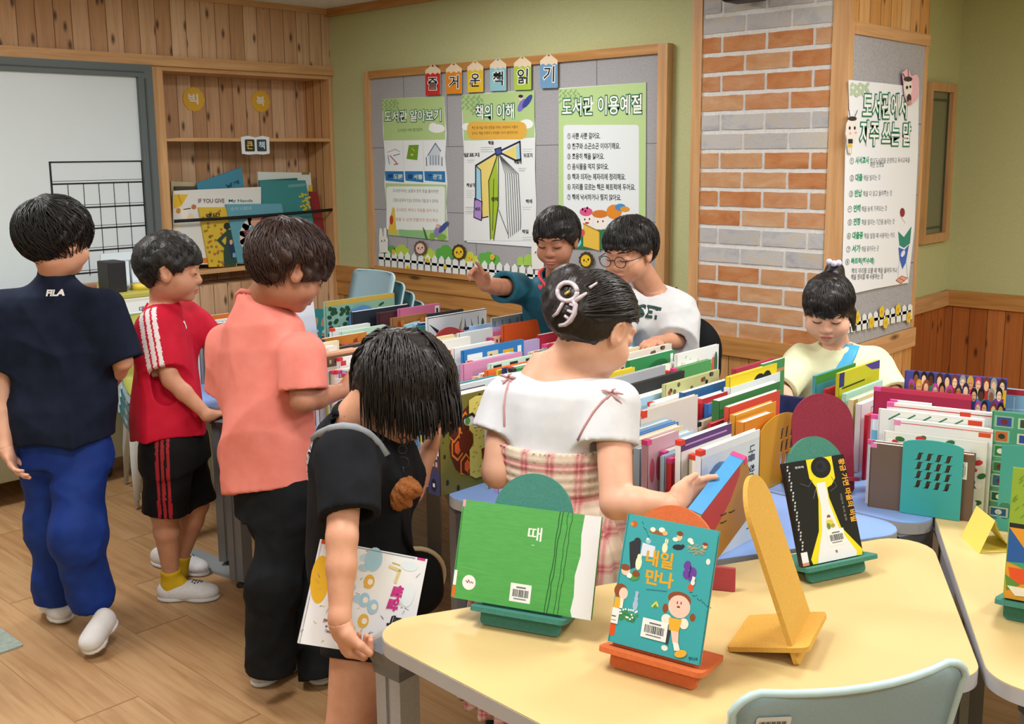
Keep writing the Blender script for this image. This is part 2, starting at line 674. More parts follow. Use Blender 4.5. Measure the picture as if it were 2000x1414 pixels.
b.box((-2.70, PY - 0.010, 0.0), (PX, PY + 0.01, 0.66), m_plank_x)
b.box((PX - 0.01, PY, 0.0), (PX + 0.006, 4.80, 0.66), m_plank_y2)
b.build('wainscot', pil)
b = MB()
b.box((-2.705, PY - 0.022, 0.655), (PX + 0.018, PY + 0.01, 0.742), m_trim_x)
b.box((PX - 0.02, PY + 0.01, 0.655), (PX + 0.018, 4.81, 0.742), m_trim_y)
b.box((PX - 0.015, PY + 0.02, 2.028), (PX + 0.012, 4.81, 2.078), m_trim_y)
b.build('rail', pil)
b = MB(); b.box((PX - 0.01, PY, 2.078), (PX + 0.005, 4.80, CEIL_Z), m_plank_y2); b.build('upper_cladding', pil)
b = MB(); b.box((PX - 0.01, PY + 0.02, 0.745), (PX + 0.003, 4.78, 2.03), m_felt)
for zz in (1.36, 1.68, 1.05):
    b.box((PX, PY + 0.02, zz), (PX + 0.0036, 4.78, zz + 0.004), flat('5d5d60', 0.9))
b.build('felt_panel', pil)

# alcove and far wall
b = MB(); b.box((AX - 0.15, 4.2, 0), (AX, FY, CEIL_Z), m_green); wa = struct('wall_alcove', b)
b = MB(); b.box((AX, 4.8, 0), (AX + 0.012, FY, 0.66), m_plank_fary); b.build('wainscot', wa)
b = MB(); b.box((AX, 4.8, 0.655), (AX + 0.03, FY, 0.742), m_trim_y); b.build('rail', wa)
b = MB(); b.box((AX - 0.15, FY, 0), (3.2, FY + 0.15, CEIL_Z), m_green); wf = struct('wall_far', b)
b = MB(); b.box((AX, FY - 0.012, 0), (3.0, FY, 0.66), m_plank_far); b.build('wainscot', wf)
b = MB(); b.box((AX, FY - 0.03, 0.655), (3.0, FY, 0.745), m_trim_x); b.build('rail', wf)
b = MB(); b.box((3.0, -3.2, 0), (3.15, 6.4, CEIL_Z), m_green); struct('wall_right', b)
b = MB(); b.box((-6.0, -3.2, 0), (3.2, -3.05, CEIL_Z), m_green); struct('wall_front', b)

# window in the alcove: pine frame, dim olive pane
t = NT('dim_window_glass')
m_pane = t.done(rgb('77785d'), 0.25, 0.5)
b = MB()
for lo, hi in (((AX, 5.775, 1.045), (AX + .03, 6.15, 1.095)), ((AX, 5.775, 1.885), (AX + .03, 6.15, 1.932)), ((AX, 5.775, 1.095), (AX + .03, 5.81, 1.885)), ((AX, 6.095, 1.095), (AX + .03, 6.15, 1.885))):
    b.box(lo, hi, m_trim_z)
wn = struct('window_1', b)
b = MB(); b.box((AX, 5.80, 1.09), (AX + 0.008, 6.10, 1.89), m_pane); b.build('pane', wn)
b = MB()
for lo, hi in (((AX + .008, 6.065, 1.1), (AX + .016, 6.075, 1.88)), ((AX + .008, 5.80, 1.835), (AX + .016, 6.075, 1.845)), ((AX + .008, 5.80, 1.125), (AX + .016, 6.075, 1.133))):
    b.box(lo, hi, flat('4c4d3c', 0.5))
b.build('sash', wn)

# ceiling light panels (the lamps of the room)
m_em = NT('led_diffuser')
m_em.b.inputs['Base Color'].default_value = (1, 1, 1, 1)
m_em.b.inputs['Emission Color'].default_value = (1.0, 0.97, 0.93, 1)
m_em.b.inputs['Emission Strength'].default_value = 3.0
m_em = m_em.m
m_alu = flat('c9cccf', 0.35, 0.5, 0.6)
for i, (px_, py_, k_) in enumerate(PANELS):
    r = empty('ceiling_light', (px_, py_, CEIL_Z - 0.03))
    tag(r, 'flat square white ceiling light panel', 'light', 'ceiling light panels')
    b = MB()
    for lo, hi in (((-.32, -.32, 0), (-.3, .32, .03)), ((.3, -.32, 0), (.32, .32, .03)), ((-.3, -.32, 0), (.3, -.3, .03)), ((-.3, .3, 0), (.3, .32, .03))):
        b.box(lo, hi, m_alu)
    b.build('frame', r)
    b = MB(); b.box((-.3, -.3, 0.008), (.3, .3, .03), m_em); b.build('diffuser', r)
    ld = bpy.data.lights.new('panel_lamp', 'AREA')
    ld.shape = 'SQUARE'; ld.size = 0.58; ld.energy = PANEL_W * k_; ld.color = (1.0, 0.985, 0.965)
    lo_ = bpy.data.objects.new('panel_lamp', ld); COL.objects.link(lo_)
    lo_.location = (0, 0, 0.0); lo_.parent = r

# ------------------------------------------------------------------ whiteboard on the left wall
m_wb = flat('d9e4ec', 0.22, 0.5, name='whiteboard_enamel')
m_wbf = flat('5d6669', 0.45, 0.4, name='whiteboard_frame_grey')
m_black = flat('1a1a1c', 0.5)
wbd = empty('whiteboard', (WX, 1.4, 0.85))
tag(wbd, 'large whiteboard with grey frame on the wood clad left wall', 'whiteboard')
bx = lambda lo, hi: ((lo[0] - WX, lo[1] - 1.4, lo[2] - .85), (hi[0] - WX, hi[1] - 1.4, hi[2] - .85))
b = MB(); b.box(*bx((WX, -1.0, .85), (WX + .02, 2.87, 2.01)), m_wb); b.build('panel', wbd)
b = MB()
b.box(*bx((WX, -1.08, 2.006), (WX + .045, 2.95, 2.074)), m_wbf)
b.box(*bx((WX, 2.865, .86), (WX + .045, 2.95, 2.006)), m_wbf)
b.box(*bx((WX, -1.08, .78), (WX + .045, 2.95, .86)), m_wbf)
b.box(*bx((WX + .045, 2.90, .86), (WX + .05, 2.908, 2.0)), flat('474f52', .5))
b.box(*bx((WX + .045, -1.0, 2.03), (WX + .05, 2.9, 2.036)), flat('474f52', .5))
sh = Sheet(b, (WX + .0455, 2.75, 2.055), (0, 1, 0), (0, 0, 1))
b.build('frame', wbd)
# black ruled grid of tape on the board
b = MB()
gx = WX + .021
y0g, y1g = 2.352, 2.862
hz = [1.545, 1.43, 1.30, 1.185, 1.065, .945]
def gb(ya, yb, za, zb): b.box(*bx((WX + .02, ya, za), (WX + .0225, yb, zb)), m_black)
for k, zz in enumerate(hz): gb(y0g, y1g, zz - .004, zz + .004)
for k, zz in enumerate(hz[1:]): gb(y0g, y1g, zz + .014, zz + .016)
gb(y0g - .006, y0g + .004, .93, 1.549); gb(y1g - .002, y1g + .003, .93, 1.549)
for k in range(1, 6):
    yy_ = y0g + (y1g - y0g) * k / 6
    gb(yy_ - .0015, yy_ + .0015, .93, 1.43)
b.build('ruled_grid', wbd)

# ------------------------------------------------------------------ built-in bookcase
bc = empty('bookcase', (WX - .14, 3.585, 0.8))
tag(bc, 'built-in knotty pine bookcase between the whiteboard and the green wall', 'bookcase')
O = Vector((WX - .14, 3.585, 0.8))
def bb(mb, lo, hi, m): mb.box([lo[i] - O[i] for i in range(3)], [hi[i] - O[i] for i in range(3)], m)
BX = WX - .27
b = MB(); bb(b, (BX - .02, 2.96, .0 + .02), (BX, 4.21, 2.07), m_plank_y); o_ = b.build('back_panel', bc)
b = MB(); bb(b, (BX, 2.955, .02), (WX + .012, 3.03, 2.074), m_trim_z); b.build('side_panel', bc)
b = MB(); bb(b, (BX, 4.185, .02), (WX + .012, 4.212, 2.074), m_trim_z)
for k in range(3): bb(b, (BX + .03 + k * .08, 4.183, .9), (BX + .035 + k * .08, 4.186, 2.05), flat('7c5732', .6))
b.build('side_panel', bc)
for za, zb in ((1.655, 1.675), (.872, .896), (2.05, 2.074)):
    b = MB(); bb(b, (BX, 3.03, za), (WX + .008, 4.185, zb), m_trim_y); b.build('shelf', bc)
b = MB(); bb(b, (BX, 3.03, .02), (BX + .02, 4.185, .872), m_plank_y); b.build('lower_panel', bc)

# paper signs stuck on the bookcase back: two yellow discs and a little open-book card
def disc_sign(px_, py_, rad, ch, lab):
    c = at_plane(px_, py_, (BX + .002, 0, 0), np.array([1., 0, 0]))
    b = MB()
    pts = []
    for k in range(64):
        a = 2 * math.pi * k / 64
        rr = rad * (1 + .035 * math.cos(a * 12))
        pts.append((math.cos(a) * rr, math.sin(a) * rr))
    Mx = Matrix(((0, 0, 1, 0), (1, 0, 0, 0), (0, 1, 0, 0), (0, 0, 0, 1)))
    b.prism(pts, 0, .003, flat('e2b23c', .6), Matrix.Translation(Vector(c)) @ Mx)
    s = Sheet(b, np.array(c) + np.array([.0032, 0, 0]), (0, 1, 0), (0, 0, 1))
    s.text(ch, (-rad * .5, -rad * .42), (rad * .42, -rad * .42), rad * .9, 'eceadf', .03)
    o = b.build('sign_disc', loc=c)
    tag(o, lab, 'sign', 'yellow disc signs')
disc_sign(378, 194, .072, '빅', 'scalloped yellow paper disc reading 빅, left one on bookcase back')
disc_sign(509, 198, .068, '북', 'scalloped yellow paper disc reading 북, right one on bookcase back')
c = np.array(at_plane(499, 284, (WX + .012, 0, 0), np.array([1., 0, 0])))
b = MB()
s = Sheet(b, c, (0, 1, 0), (0, 0, 1))
for sg in (-1, 1):
    pts = [(0, -.052), (sg * .05, -.056), (sg * .098, -.05), (sg * .1, .05), (sg * .05, .058), (0, .048)]
    Mx = Matrix(((0, 0, 1, 0), (1, 0, 0, 0), (0, 1, 0, 0), (0, 0, 0, 1)))
    b.prism(pts if sg > 0 else pts[::-1], -.002, .002, flat('dfe6ea', .6), Matrix.Translation(Vector(c)) @ Mx)
s.k = 8
for sg, ch, cc, tc in ((-1, '큰', '2f3130', 'e0b93a'), (1, '책', '33414c', 'cfe0ea')):
    x = sg * .042
    s.rrect(x - .034, -.036, x + .034, .036, .006, cc)
    s.text(ch, (x - .022, -.022), (x + .022, -.022), .046, tc, .02)
o = b.build('sign_card', loc=c)
tag(o, 'small open-book shaped card reading 큰 책 hanging under the middle shelf', 'sign')

# ------------------------------------------------------------------ speaker on the pillar
sp = empty('wall_speaker', (-2.385, PY - .08, 2.185))
tag(sp, 'black box speaker mounted high on the brick pillar', 'speaker')
b = MB(); b.box((-.085, -.09, 0.0), (.085, .04, .2), flat('1c1e22', .5), bev=.02, seg=3); b.build('body', sp)
b = MB(); b.box((-.03, .03, .05), (.03, .075, .12), flat('222327', .5), bev=.004); b.build('bracket', sp)
b = MB()
s = Sheet(b, (-.03, -.0905, .045), (1, 0, 0), (0, 0, 1))
s.rect(-.018, -.018, .018, .018, 'cfd3d6'); s.rect(-.013, -.013, .013, .013, '1c1e22')
s.rect(-.006, -.012, .002, .010, '8d9296')
b.build('badge', sp)

# ================================================================== NOTICE BOARD AND PAPERS
X_, Y_, Z_ = (1, 0, 0), (0, 1, 0), (0, 0, 1)
nb = empty('notice_board', (-4.07, BY - .03, .86))
tag(nb, 'wide grey felt notice board in a pine frame on the green back wall', 'notice board')
O2 = Vector(nb.location)
FYB = BY - .03        # felt face
b = MB(); b.box(Vector((-5.17, FYB, .875)) - O2, Vector((-2.95, FYB + .02, 2.045)) - O2, m_felt)
s = Sheet(b, np.array((-5.17, FYB, .875)) - np.array(O2), X_, Z_)
dk = '6f7176'
for pts in ([(0, .355), (2.22, .355)], [(0, .735), (2.22, .735)], [(.32, 0), (.32, .355)], [(.92, 0), (.92, .355)], [(1.52, 0), (1.52, .355)], [(2.12, 0), (2.12, .355)],
            [(.62, .355), (.62, .735)], [(1.36, .355), (1.36, .735)], [(1.9, .355), (1.9, .735)], [(.32, .735), (.32, 1.17)], [(.7, .735), (.7, 1.17)], [(1.2, .735), (1.2, 1.17)], [(1.8, .735), (1.8, 1.17)]):
    s.line(pts, .004, dk)
b.build('felt_panel', nb)
b = MB()
for lo, hi in (((-5.205, FYB - .018, .86), (-5.16, BY, 2.075)), ((-2.985, FYB - .018, .86), (-2.93, BY, 2.075)), ((-5.16, FYB - .018, 2.03), (-2.985, BY, 2.075)), ((-5.16, FYB - .018, .846), (-2.985, BY, .875))):
    b.box(Vector(lo) - O2, Vector(hi) - O2, m_trim_x if hi[0] - lo[0] > .2 else m_trim_z)
b.build('frame', nb)

PF = (680, 60, 2.828)        # reading frame for the enlarged view of the board
MPX = 5.55 / F_PX            # metres per photo pixel at the board (about)
YP = FYB - .006


def paper(name, label, cat, outline, col, draw=None, group=None, y=YP, th=.003, fr=PF):
    """a sheet of paper or card pinned on the board"""
    n = np.array((0, -1.0, 0))
    c = at_plane(fr[0] + outline[0][0] / fr[2], fr[1] + outline[0][1] / fr[2], (0, y, 0), n)
    b = MB()
    s = Sheet(b, np.array(c), X_, Z_, .0003)
    s.frame(*fr)
    uv = [s.uv(p) for p in outline]
    area = sum(uv[i][0] * uv[(i + 1) % len(uv)][1] - uv[(i + 1) % len(uv)][0] * uv[i][1] for i in range(len(uv)))
    if area < 0: uv = uv[::-1]
    Mx = Matrix(((1, 0, 0, c[0]), (0, 0, 1, c[1]), (0, 1, 0, c[2]), (0, 0, 0, 1)))
    m = col if isinstance(col, bpy.types.Material) else flat(col, .7, .2)
    vs = [(p[0], 0.0, p[1]) for p in uv] + [(p[0], th, p[1]) for p in uv]
    k = len(uv)
    b.add([Vector(v) + Vector(c) for v in vs], [list(range(k)), list(range(k, 2 * k))[::-1]] + [(i + k, (i + 1) % k + k, (i + 1) % k, i) for i in range(k)], m)
    if draw: draw(s)
    o = b.build(name, loc=c)
    return tag(o, label, cat, group)


PAPER = 'e8eef2'
GRN = 'b3cf8e'


def leaves(s, pts, col='7fa66a', r=9):
    for (x, y, a) in pts:
        s.ell(x, y, r * 1.5, r * .55, col, a, 10)


def willow(s, x0, y0, sc=1.0):
    L = []
    for k, (dx, n) in enumerate(((10, 5), (35, 6), (62, 7), (85, 4))):
        for i in range(n):
            L.append((x0 + dx * sc + (8 if i % 2 else -8) * sc, y0 + (8 + i * 13) * sc, (.9 if i % 2 else 2.2)))
    leaves(s, L, '8fb377', 8 * sc)


# --- poster 1
def d1(s):
    s.poly([(187, 377), (528, 362), (538, 560), (536, 602), (198, 606)], GRN)
    willow(s, 190, 380, .9)
    s.text('도서관 알아보기', (203, 505), (514, 500), 72 / 2.828 * MPX, 'f6f9f6', .015, '1f6b4f', .055)
    s.ell(490, 540, 45, 24, 'eef3f2'); s.ell(470, 528, 22, 20, 'eef3f2')
    s.text('도서관은 어떤 공간일까?', (275, 560), (412, 555), 20 / 2.828 * MPX, '5e7c52', .01)
    for x in (303, 414): s.line([(x, 605), (x + 6, 770)], .002, 'b9c4c6')
    # book, green book, house
    s.line([(215, 672), (262, 655), (285, 668)], .006, 'c9b8b4'); s.line([(220, 690), (228, 735)], .008, '5aa1b8'); s.line([(232, 690), (268, 730)], .008, 'b46a74')
    s.line([(250, 690), (285, 680)], .006, '8d9aa0'); s.line([(255, 738), (276, 735)], .006, 'a35a5a')
    s.poly([(335, 632), (390, 630), (382, 715), (322, 708)], '6f9e2f'); s.line([(352, 650), (368, 665)], .004, 'f0d060'); s.rect(345, 680, 360, 690, 'd9c36a')
    s.poly([(442, 690), (482, 622), (508, 660), (510, 740), (448, 742)], 'c9d4dd'); s.line([(440, 690), (482, 622), (512, 665)], .007, '5b6f96')
    for x in (455, 470, 485, 500): s.line([(x, 690), (x, 742)], .006, '6d7fa3')
    s.line([(432, 700), (434, 745)], .008, '55626f'); s.line([(518, 700), (518, 745)], .008, '55626f')
    for i, (x0, x1, ch) in enumerate(((203, 307, '圖 도圖'), (313, 414, '書 서書'), (420, 535, '館 관館'))):
        s.poly([(x0, 776), (x1, 776), (x1 + 2, 838), (x0 + 4, 828)], '2f78b5')
        s.text(ch.split()[0], (x0 + 18, 818), (x0 + 44, 818), 30 / 2.828 * MPX, '1d4f86', .03)
        s.text(ch.split()[1], (x0 + 48, 820), (x0 + 98, 822), 32 / 2.828 * MPX, 'cfe4d8', .025)
    s.poly([(205, 842), (544, 850), (541, 1000), (552, 1160), (380, 1143), (222, 1128), (212, 960)], GRN)
    s.rrect(212, 860, 534, 1100, 14, 'eaf0ee')
    for i, (tx, c) in enumerate((('도서관이라는 낱말의 한자 뜻을 풀이하면', '7d8488'), ('그림과 글 문서가 있는 집이라는 것을 알 수 있어요', '7d8488'), ('★ 도서관은 책이나 자료를 모아 두고', 'cc8e77'), ('이용할 수 있게 만들어진 장소예요', 'cc8e77'))):
        y = 892 + i * 53
        s.text(tx, (248, y), (498, y + 6), 22 / 2.828 * MPX, c, .008)
    s.poly([(232, 1040), (246, 975), (256, 978), (262, 1050), (270, 1124), (222, 1112)], 'e3bd45'); s.ell(240, 1045, 10, 26, 'b8412f')
    s.poly([(280, 1096), (420, 1108), (440, 1150), (285, 1134)], '8fc08a'); s.poly([(410, 1080), (425, 1100), (442, 1152), (428, 1150)], '2f7a45')
    s.ell(497, 1108, 22, 36, '8a85bd', .4); s.ell(528, 1085, 14, 40, '48549a', .7); s.ell(496, 1078, 11, 12, 'e2b79d'); s.ell(518, 1140, 26, 18, '7fae52'); s.ell(465, 1136, 16, 20, '7fae52')
paper('poster', 'leftmost long poster titled 도서관 알아보기 with blue word boxes', 'poster',
      [(187, 377), (360, 368), (528, 362), (534, 470), (542, 570), (534, 700), (547, 850), (540, 950), (546, 1060), (552, 1160), (380, 1143), (222, 1128), (214, 980), (200, 850), (205, 720), (192, 560)], PAPER, d1, 'posters on the notice board')


# --- poster 2
def d2(s):
    s.poly([(627, 355), (1028, 328), (1030, 590), (640, 610)], GRN)
    willow(s, 632, 358, 1.15)
    s.text('책의 이해', (706, 492), (918, 486), 84 / 2.828 * MPX, 'f6f9f6', .015, '1f6b4f', .055)
    s.ell(960, 412, 18, 40, '7c78c4', .5); s.ell(990, 390, 16, 44, '3d4a9a', .6); s.ell(955, 372, 12, 14, 'efc9ad'); s.ell(954, 362, 13, 9, '30304a')
    s.ell(985, 515, 38, 26, 'eef3f2'); s.ell(655, 530, 26, 20, 'eef3f2')
    s.rrect(657, 503, 986, 600, 34, 'e2b04c')
    for i, tx in enumerate(('책은 총 여덟 개의 명칭을 이루는 부분마다 이름이', '있어요. 책을 이해하고 부위를 나누어 알아보아요')):
        s.text(tx, (684, 545 + i * 30), (938, 540 + i * 30), 17 / 2.828 * MPX, '8a6a24', .012)
    s.rect(640, 606, 1033, 1160, 'e6ebec')
    # the open book seen from above
    s.poly([(706, 745), (825, 670), (832, 690), (775, 1030), (742, 1034), (736, 770)], 'e9d67c')
    s.poly([(706, 750), (732, 768), (738, 930), (706, 935)], '9fd0e4')
    s.poly([(700, 925), (742, 945), (738, 1048), (696, 1030)], 'b08ed0')
    s.poly([(778, 830), (822, 700), (832, 960), (808, 1150), (788, 1150)], 'a4c23c')
    s.poly([(845, 680), (955, 618), (925, 720)], 'e9d67c'); s.poly([(928, 640), (955, 622), (955, 715), (932, 715)], '9fd0e4')
    K = '2b2d4a'
    s.line([(706, 935), (706, 745), (825, 672), (950, 612), (955, 712), (925, 716), (850, 678)], .010, K)
    s.line([(706, 745), (734, 770), (742, 1034), (775, 1026)], .006, K)
    s.line([(700, 925), (742, 945), (738, 1048), (696, 1030)], .006, K, True)
    s.poly([(812, 655), (845, 645), (850, 680), (820, 688)], '4a5b9e'); s.line([(812, 655), (845, 645), (850, 680), (820, 688)], .007, K, True)
    s.line([(825, 690), (778, 830), (788, 1152)], .006, '3a3f2a'); s.line([(832, 690), (832, 960), (806, 1155)], .006, '3a3f2a'); s.line([(806, 820), (800, 1100)], .005, '5a6b22')
    for k in range(7):
        s.line([(838 + k, 690), (870 + 12 * k, 790), (878 + 13 * k, 1000 + 6 * k), (888 + 11 * k, 1145 - 8 * k)], .004, '55585c')
    s.line([(835, 990), (885, 1120)], .005, '55585c')
    for tx, x, y, w in (('책등', 775, 632, 32), ('앞표지', 640, 698, 86), ('뒤표지', 970, 702, 50), ('책날개', 655, 865, 46), ('면지', 795, 942, 34), ('책날개', 920, 735, 40), ('책배', 982, 955, 36), ('책밑', 962, 1122, 36), ('띠지', 706, 998, 26)):
        s.text(tx, (x, y), (x + w, y - 1), 24 / 2.828 * MPX, '25272b', .03)
    for x, y, w, n in ((735, 645, 70, 3), (660, 715, 40, 2), (965, 655, 55, 3), (655, 885, 40, 4), (945, 760, 40, 2), (650, 975, 45, 4), (965, 975, 50, 2), (965, 1142, 55, 2)):
        for k in range(n): s.line([(x, y + k * 12), (x + w - (k % 2) * 8, y + k * 12 - 1)], .0022, 'a7aeb4')
paper('poster', 'middle long poster titled 책의 이해 with a diagram of an open book', 'poster',
      [(627, 355), (820, 338), (1028, 328), (1025, 450), (1034, 570), (1030, 760), (1038, 950), (1034, 1195), (850, 1182), (655, 1168), (643, 960), (650, 800), (632, 560)], PAPER, d2, 'posters on the notice board')


# --- poster 3
def d3(s):
    s.poly([(1163, 322), (1645, 285), (1643, 1010), (1640, 1215), (1162, 1200)], 'b9d695')
    willow(s, 1170, 325, 1.1)
    s.text('도서관 이용예절', (1182, 472), (1622, 458), 96 / 2.828 * MPX, 'f6f9f6', .015, '1f6b4f', .055)
    s.rrect(1190, 520, 1606, 1100, 16, 'e3eaee')
    L = ['① 사뿐 사뿐 걸어요.', '② 친구와 소곤소곤 이야기해요.', '③ 조용히 책을 읽어요.', '④ 음식물을 먹지 않아요.', '⑤ 책과 의자는 제자리에 정리해요.', '⑥ 자리를 모르는 책은 북트럭에 두어요.', '⑦ 책에 낙서하거나 찢지 않아요.']
    W = [182, 292, 204, 228, 322, 376, 298]
    for i, (tx, w) in enumerate(zip(L, W)):
        y = 600 + i * 56
        s.text(tx, (1211, y), (1211 + w, y - 2 + i * .9), 34 / 2.828 * MPX, '25282c', .022)
    s.poly([(1205, 1160), (1300, 1100), (1640, 1090), (1640, 1215), (1165, 1200)], '2f7a52')
    # children reading (plain)
    s.ell(1320, 1040, 34, 44, 'f2e9e2'); s.ell(1315, 1000, 36, 24, 'd85a8e'); s.line([(1290, 1010), (1296, 985), (1312, 998), (1322, 978), (1340, 1000)], .012, 'd85a8e')
    s.ell(1308, 1042, 4, 6, '2a2a2a'); s.ell(1334, 1040, 4, 6, '2a2a2a'); s.ell(1320, 1062, 12, 6, 'b8404a')
    s.ell(1395, 1055, 38, 44, 'f2e9e2'); s.ell(1392, 1012, 44, 22, 'd07a2e'); s.ell(1380, 1055, 4, 6, '2a2a2a'); s.ell(1408, 1052, 4, 6, '2a2a2a')
    s.ell(1470, 1000, 42, 40, 'e08a2e'); s.ell(1505, 975, 30, 20, '4a8ec2'); s.ell(1530, 985, 26, 14, 'e0962e')
    s.poly([(1300, 1065), (1390, 1110), (1390, 1215), (1300, 1190)], 'e3bd4c'); s.line([(1300, 1065), (1390, 1110), (1390, 1215)], .006, 'a67a2a')
    s.ell(1272, 1175, 14, 22, '7fd0e0', .5); s.ell(1295, 1115, 14, 20, 'cf5560')
paper('poster', 'rightmost poster on the felt board titled 도서관 이용예절 with numbered rules', 'poster',
      [(1163, 318), (1400, 302), (1645, 285), (1644, 600), (1640, 1000), (1642, 1215), (1400, 1206), (1162, 1198), (1166, 800)], PAPER, d3, 'posters on the notice board')

# --- six pencil shaped letter cards
def pencil(x0, x1, yt, yb, ch, col, dark, lab):
    w = x1 - x0
    tilt = (x0 - 430) * -.004
    mid = (x0 + x1) / 2
    def dr(s):
        zz = yt + (yb - yt) * .33
        s.poly([(x0, zz), (x0 + w * .17, zz - 9), (x0 + w * .34, zz + 1), (mid, zz - 10), (x0 + w * .66, zz - 1), (x0 + w * .83, zz - 11), (x1, zz - 2), (x1, yb - 3), (x0 + 2, yb)], col)
        s.poly([(mid - 9, yt + 13), (mid, yt), (mid + 9, yt + 12)], dark)
        s.text(ch, (mid - w * .31, yb - w * .36), (mid + w * .31, yb - w * .37), w * .86 / 2.828 * MPX, '22242a', .012, 'f6f4ee', .05)
    paper('letter_card', lab, 'card', [(x0, yt + w * .40), (mid - 8, yt + 3), (mid, yt), (mid + 8, yt + 3), (x1, yt + w * .36), (x1, yb - 4), (x0 + 3, yb)], 'e8d3b8', dr, 'pencil shaped letter cards', y=YP - .014)
for a in ((426, 508, 186, 356, '즐', 'c8302c', '8c1f1c', 'red pencil shaped card with the letter 즐'), (540, 626, 177, 350, '거', 'dd8a24', 'a05c10', 'orange pencil shaped card with the letter 거'),
          (658, 745, 166, 341, '운', 'e2bf2e', 'b58f14', 'yellow pencil shaped card with the letter 운'), (783, 872, 152, 334, '책', '8fc3cf', '5a93a5', 'pale blue pencil shaped card with the letter 책'),
          (915, 1010, 141, 328, '읽', 'a9c84a', '7c9a2a', 'lime green pencil shaped card with the letter 읽'), (1060, 1156, 128, 318, '기', '6f9cc4', '44709a', 'steel blue pencil shaped card with the letter 기')):
    pencil(*a)

# --- paper picket fence with bushes, animals and flowers along the bottom
FF = (700, 440, 5.556)
MP2 = 5.5 / F_PX
def bush(lobes, col, lab, y=YP + .001):
    """cut-out bush with a scalloped crown: lobes = (cx, cy, r)"""
    pts = []
    x0, x1 = lobes[0][0] - lobes[0][2], lobes[-1][0] + lobes[-1][2]
    yb = max(l[1] for l in lobes) + 60
    pts.append((x0, yb))
    n = 28
    for i in range(n + 1):
        x = x0 + (x1 - x0) * i / n
        yy = yb - 8
        for cx, cy, r in lobes:
            if abs(x - cx) < r: yy = min(yy, cy - math.sqrt(r * r - (x - cx) ** 2))
        pts.append((x, yy))
    pts.append((x1, yb))
    paper('paper_bush', lab, 'paper bush', pts, col, None, 'paper bushes behind the fence', y=y, th=.002, fr=FF)
bush([(290, 275, 30), (360, 260, 42)], '5f9f52', 'dark green paper bush right of the paper rabbit')
bush([(410, 275, 32), (465, 255, 48), (520, 280, 32)], 'b3cc4e', 'yellow green paper bush left of the brown-haired face')
bush([(690, 300, 32), (755, 290, 44), (805, 305, 28)], 'b9d052', 'pale lime paper bush right of the brown-haired face')
bush([(880, 290, 42), (945, 270, 58), (1010, 300, 40)], '5cab48', 'bright green paper bush left of the yellow face')
bush([(1180, 330, 32), (1210, 320, 36), (1270, 355, 26)], 'cad254', 'yellow paper bush right of the yellow face')
bush([(1345, 345, 46), (1410, 340, 55), (1480, 375, 54)], '66b04e', 'mid green paper bush under a yellow flower, near the pointing hand')
bush([(1755, 375, 34), (1845, 360, 46)], 'a6cf5c', 'light green paper bush beside the teal shirt')
def pickets(s):
    pass
uv = []
b = MB()
yF = YP - .006
c = at_plane(FF[0] + 225 / FF[2], FF[1] + 460 / FF[2], (0, yF, 0), np.array((0, -1., 0)))
s = Sheet(b, np.array(c), X_, Z_, .0003); s.frame(*FF)
m_card = flat('e6ebe9', .7, .2)
def solid(pts, m, th=.0025):
    uvs = [s.uv(p) for p in pts]
    area = sum(uvs[i][0] * uvs[(i + 1) % len(uvs)][1] - uvs[(i + 1) % len(uvs)][0] * uvs[i][1] for i in range(len(uvs)))
    if area < 0: uvs = uvs[::-1]
    k = len(uvs)
    vs = [Vector(c) + Vector((p[0], 0, p[1])) for p in uvs] + [Vector(c) + Vector((p[0], th, p[1])) for p in uvs]
    b.add(vs, [list(range(k)), list(range(k, 2 * k))[::-1]] + [(i + k, (i + 1) % k + k, (i + 1) % k, i) for i in range(k)], m)
x = 222.0
def yt_(x): return 285 + (x - 222) * .098 + max(0, x - 600) * .012
def yb_(x): return 437 + (x - 222) * .126
k = 0
while x < 2750:
    w = 62 * (1 + (x - 222) * .00014)
    g = w * .17
    solid([(x, yb_(x)), (x, yt_(x) + 14), (x + (w - g) / 2, yt_(x) - 22), (x + w - g, yt_(x) + 18), (x + w - g, yb_(x + w))], m_card)
    x += w * 1.12
    k += 1
solid([(222, yt_(222) + 55), (2750, yt_(2750) + 75), (2750, yt_(2750) + 105), (222, yt_(222) + 82)], m_card, .0015)
fo = b.build('paper_fence', loc=c)
tag(fo, 'long white paper picket fence along the bottom of the felt board', 'paper fence')
for fx, fy, r, lab in ((380, 288, 30, 'leftmost'), (748, 380, 32, ''), (535, 462, 30, ''), (938, 452, 28, ''), (1205, 355, 34, ''), (1452, 345, 34, '')):
    b = MB()
    cc = at_plane(FF[0] + fx / FF[2], FF[1] + fy / FF[2], (0, yF - .004, 0), np.array((0, -1., 0)))
    s2 = Sheet(b, np.array(cc), X_, Z_, .0003)
    R = r / FF[2] * MP2
    pts = []
    for q in range(40):
        a = 2 * math.pi * q / 40
        rr = R * (1 + .12 * math.cos(5 * a))
        pts.append((rr * math.cos(a), rr * math.sin(a)))
    vs = [Vector(cc) + Vector((p[0], 0, p[1])) for p in pts] + [Vector(cc) + Vector((p[0], .002, p[1])) for p in pts]
    b.add(vs, [list(range(40)), list(range(40, 80))[::-1]] + [(i + 40, (i + 1) % 40 + 40, (i + 1) % 40, i) for i in range(40)], flat('e6c63a', .7, .2))
    s2.ell(0, 0, R * .4, R * .4, 'd99a24')
    fl = b.build('flower', fo, loc=None)
    fl.data.transform(Matrix.Translation(-Vector(c)))
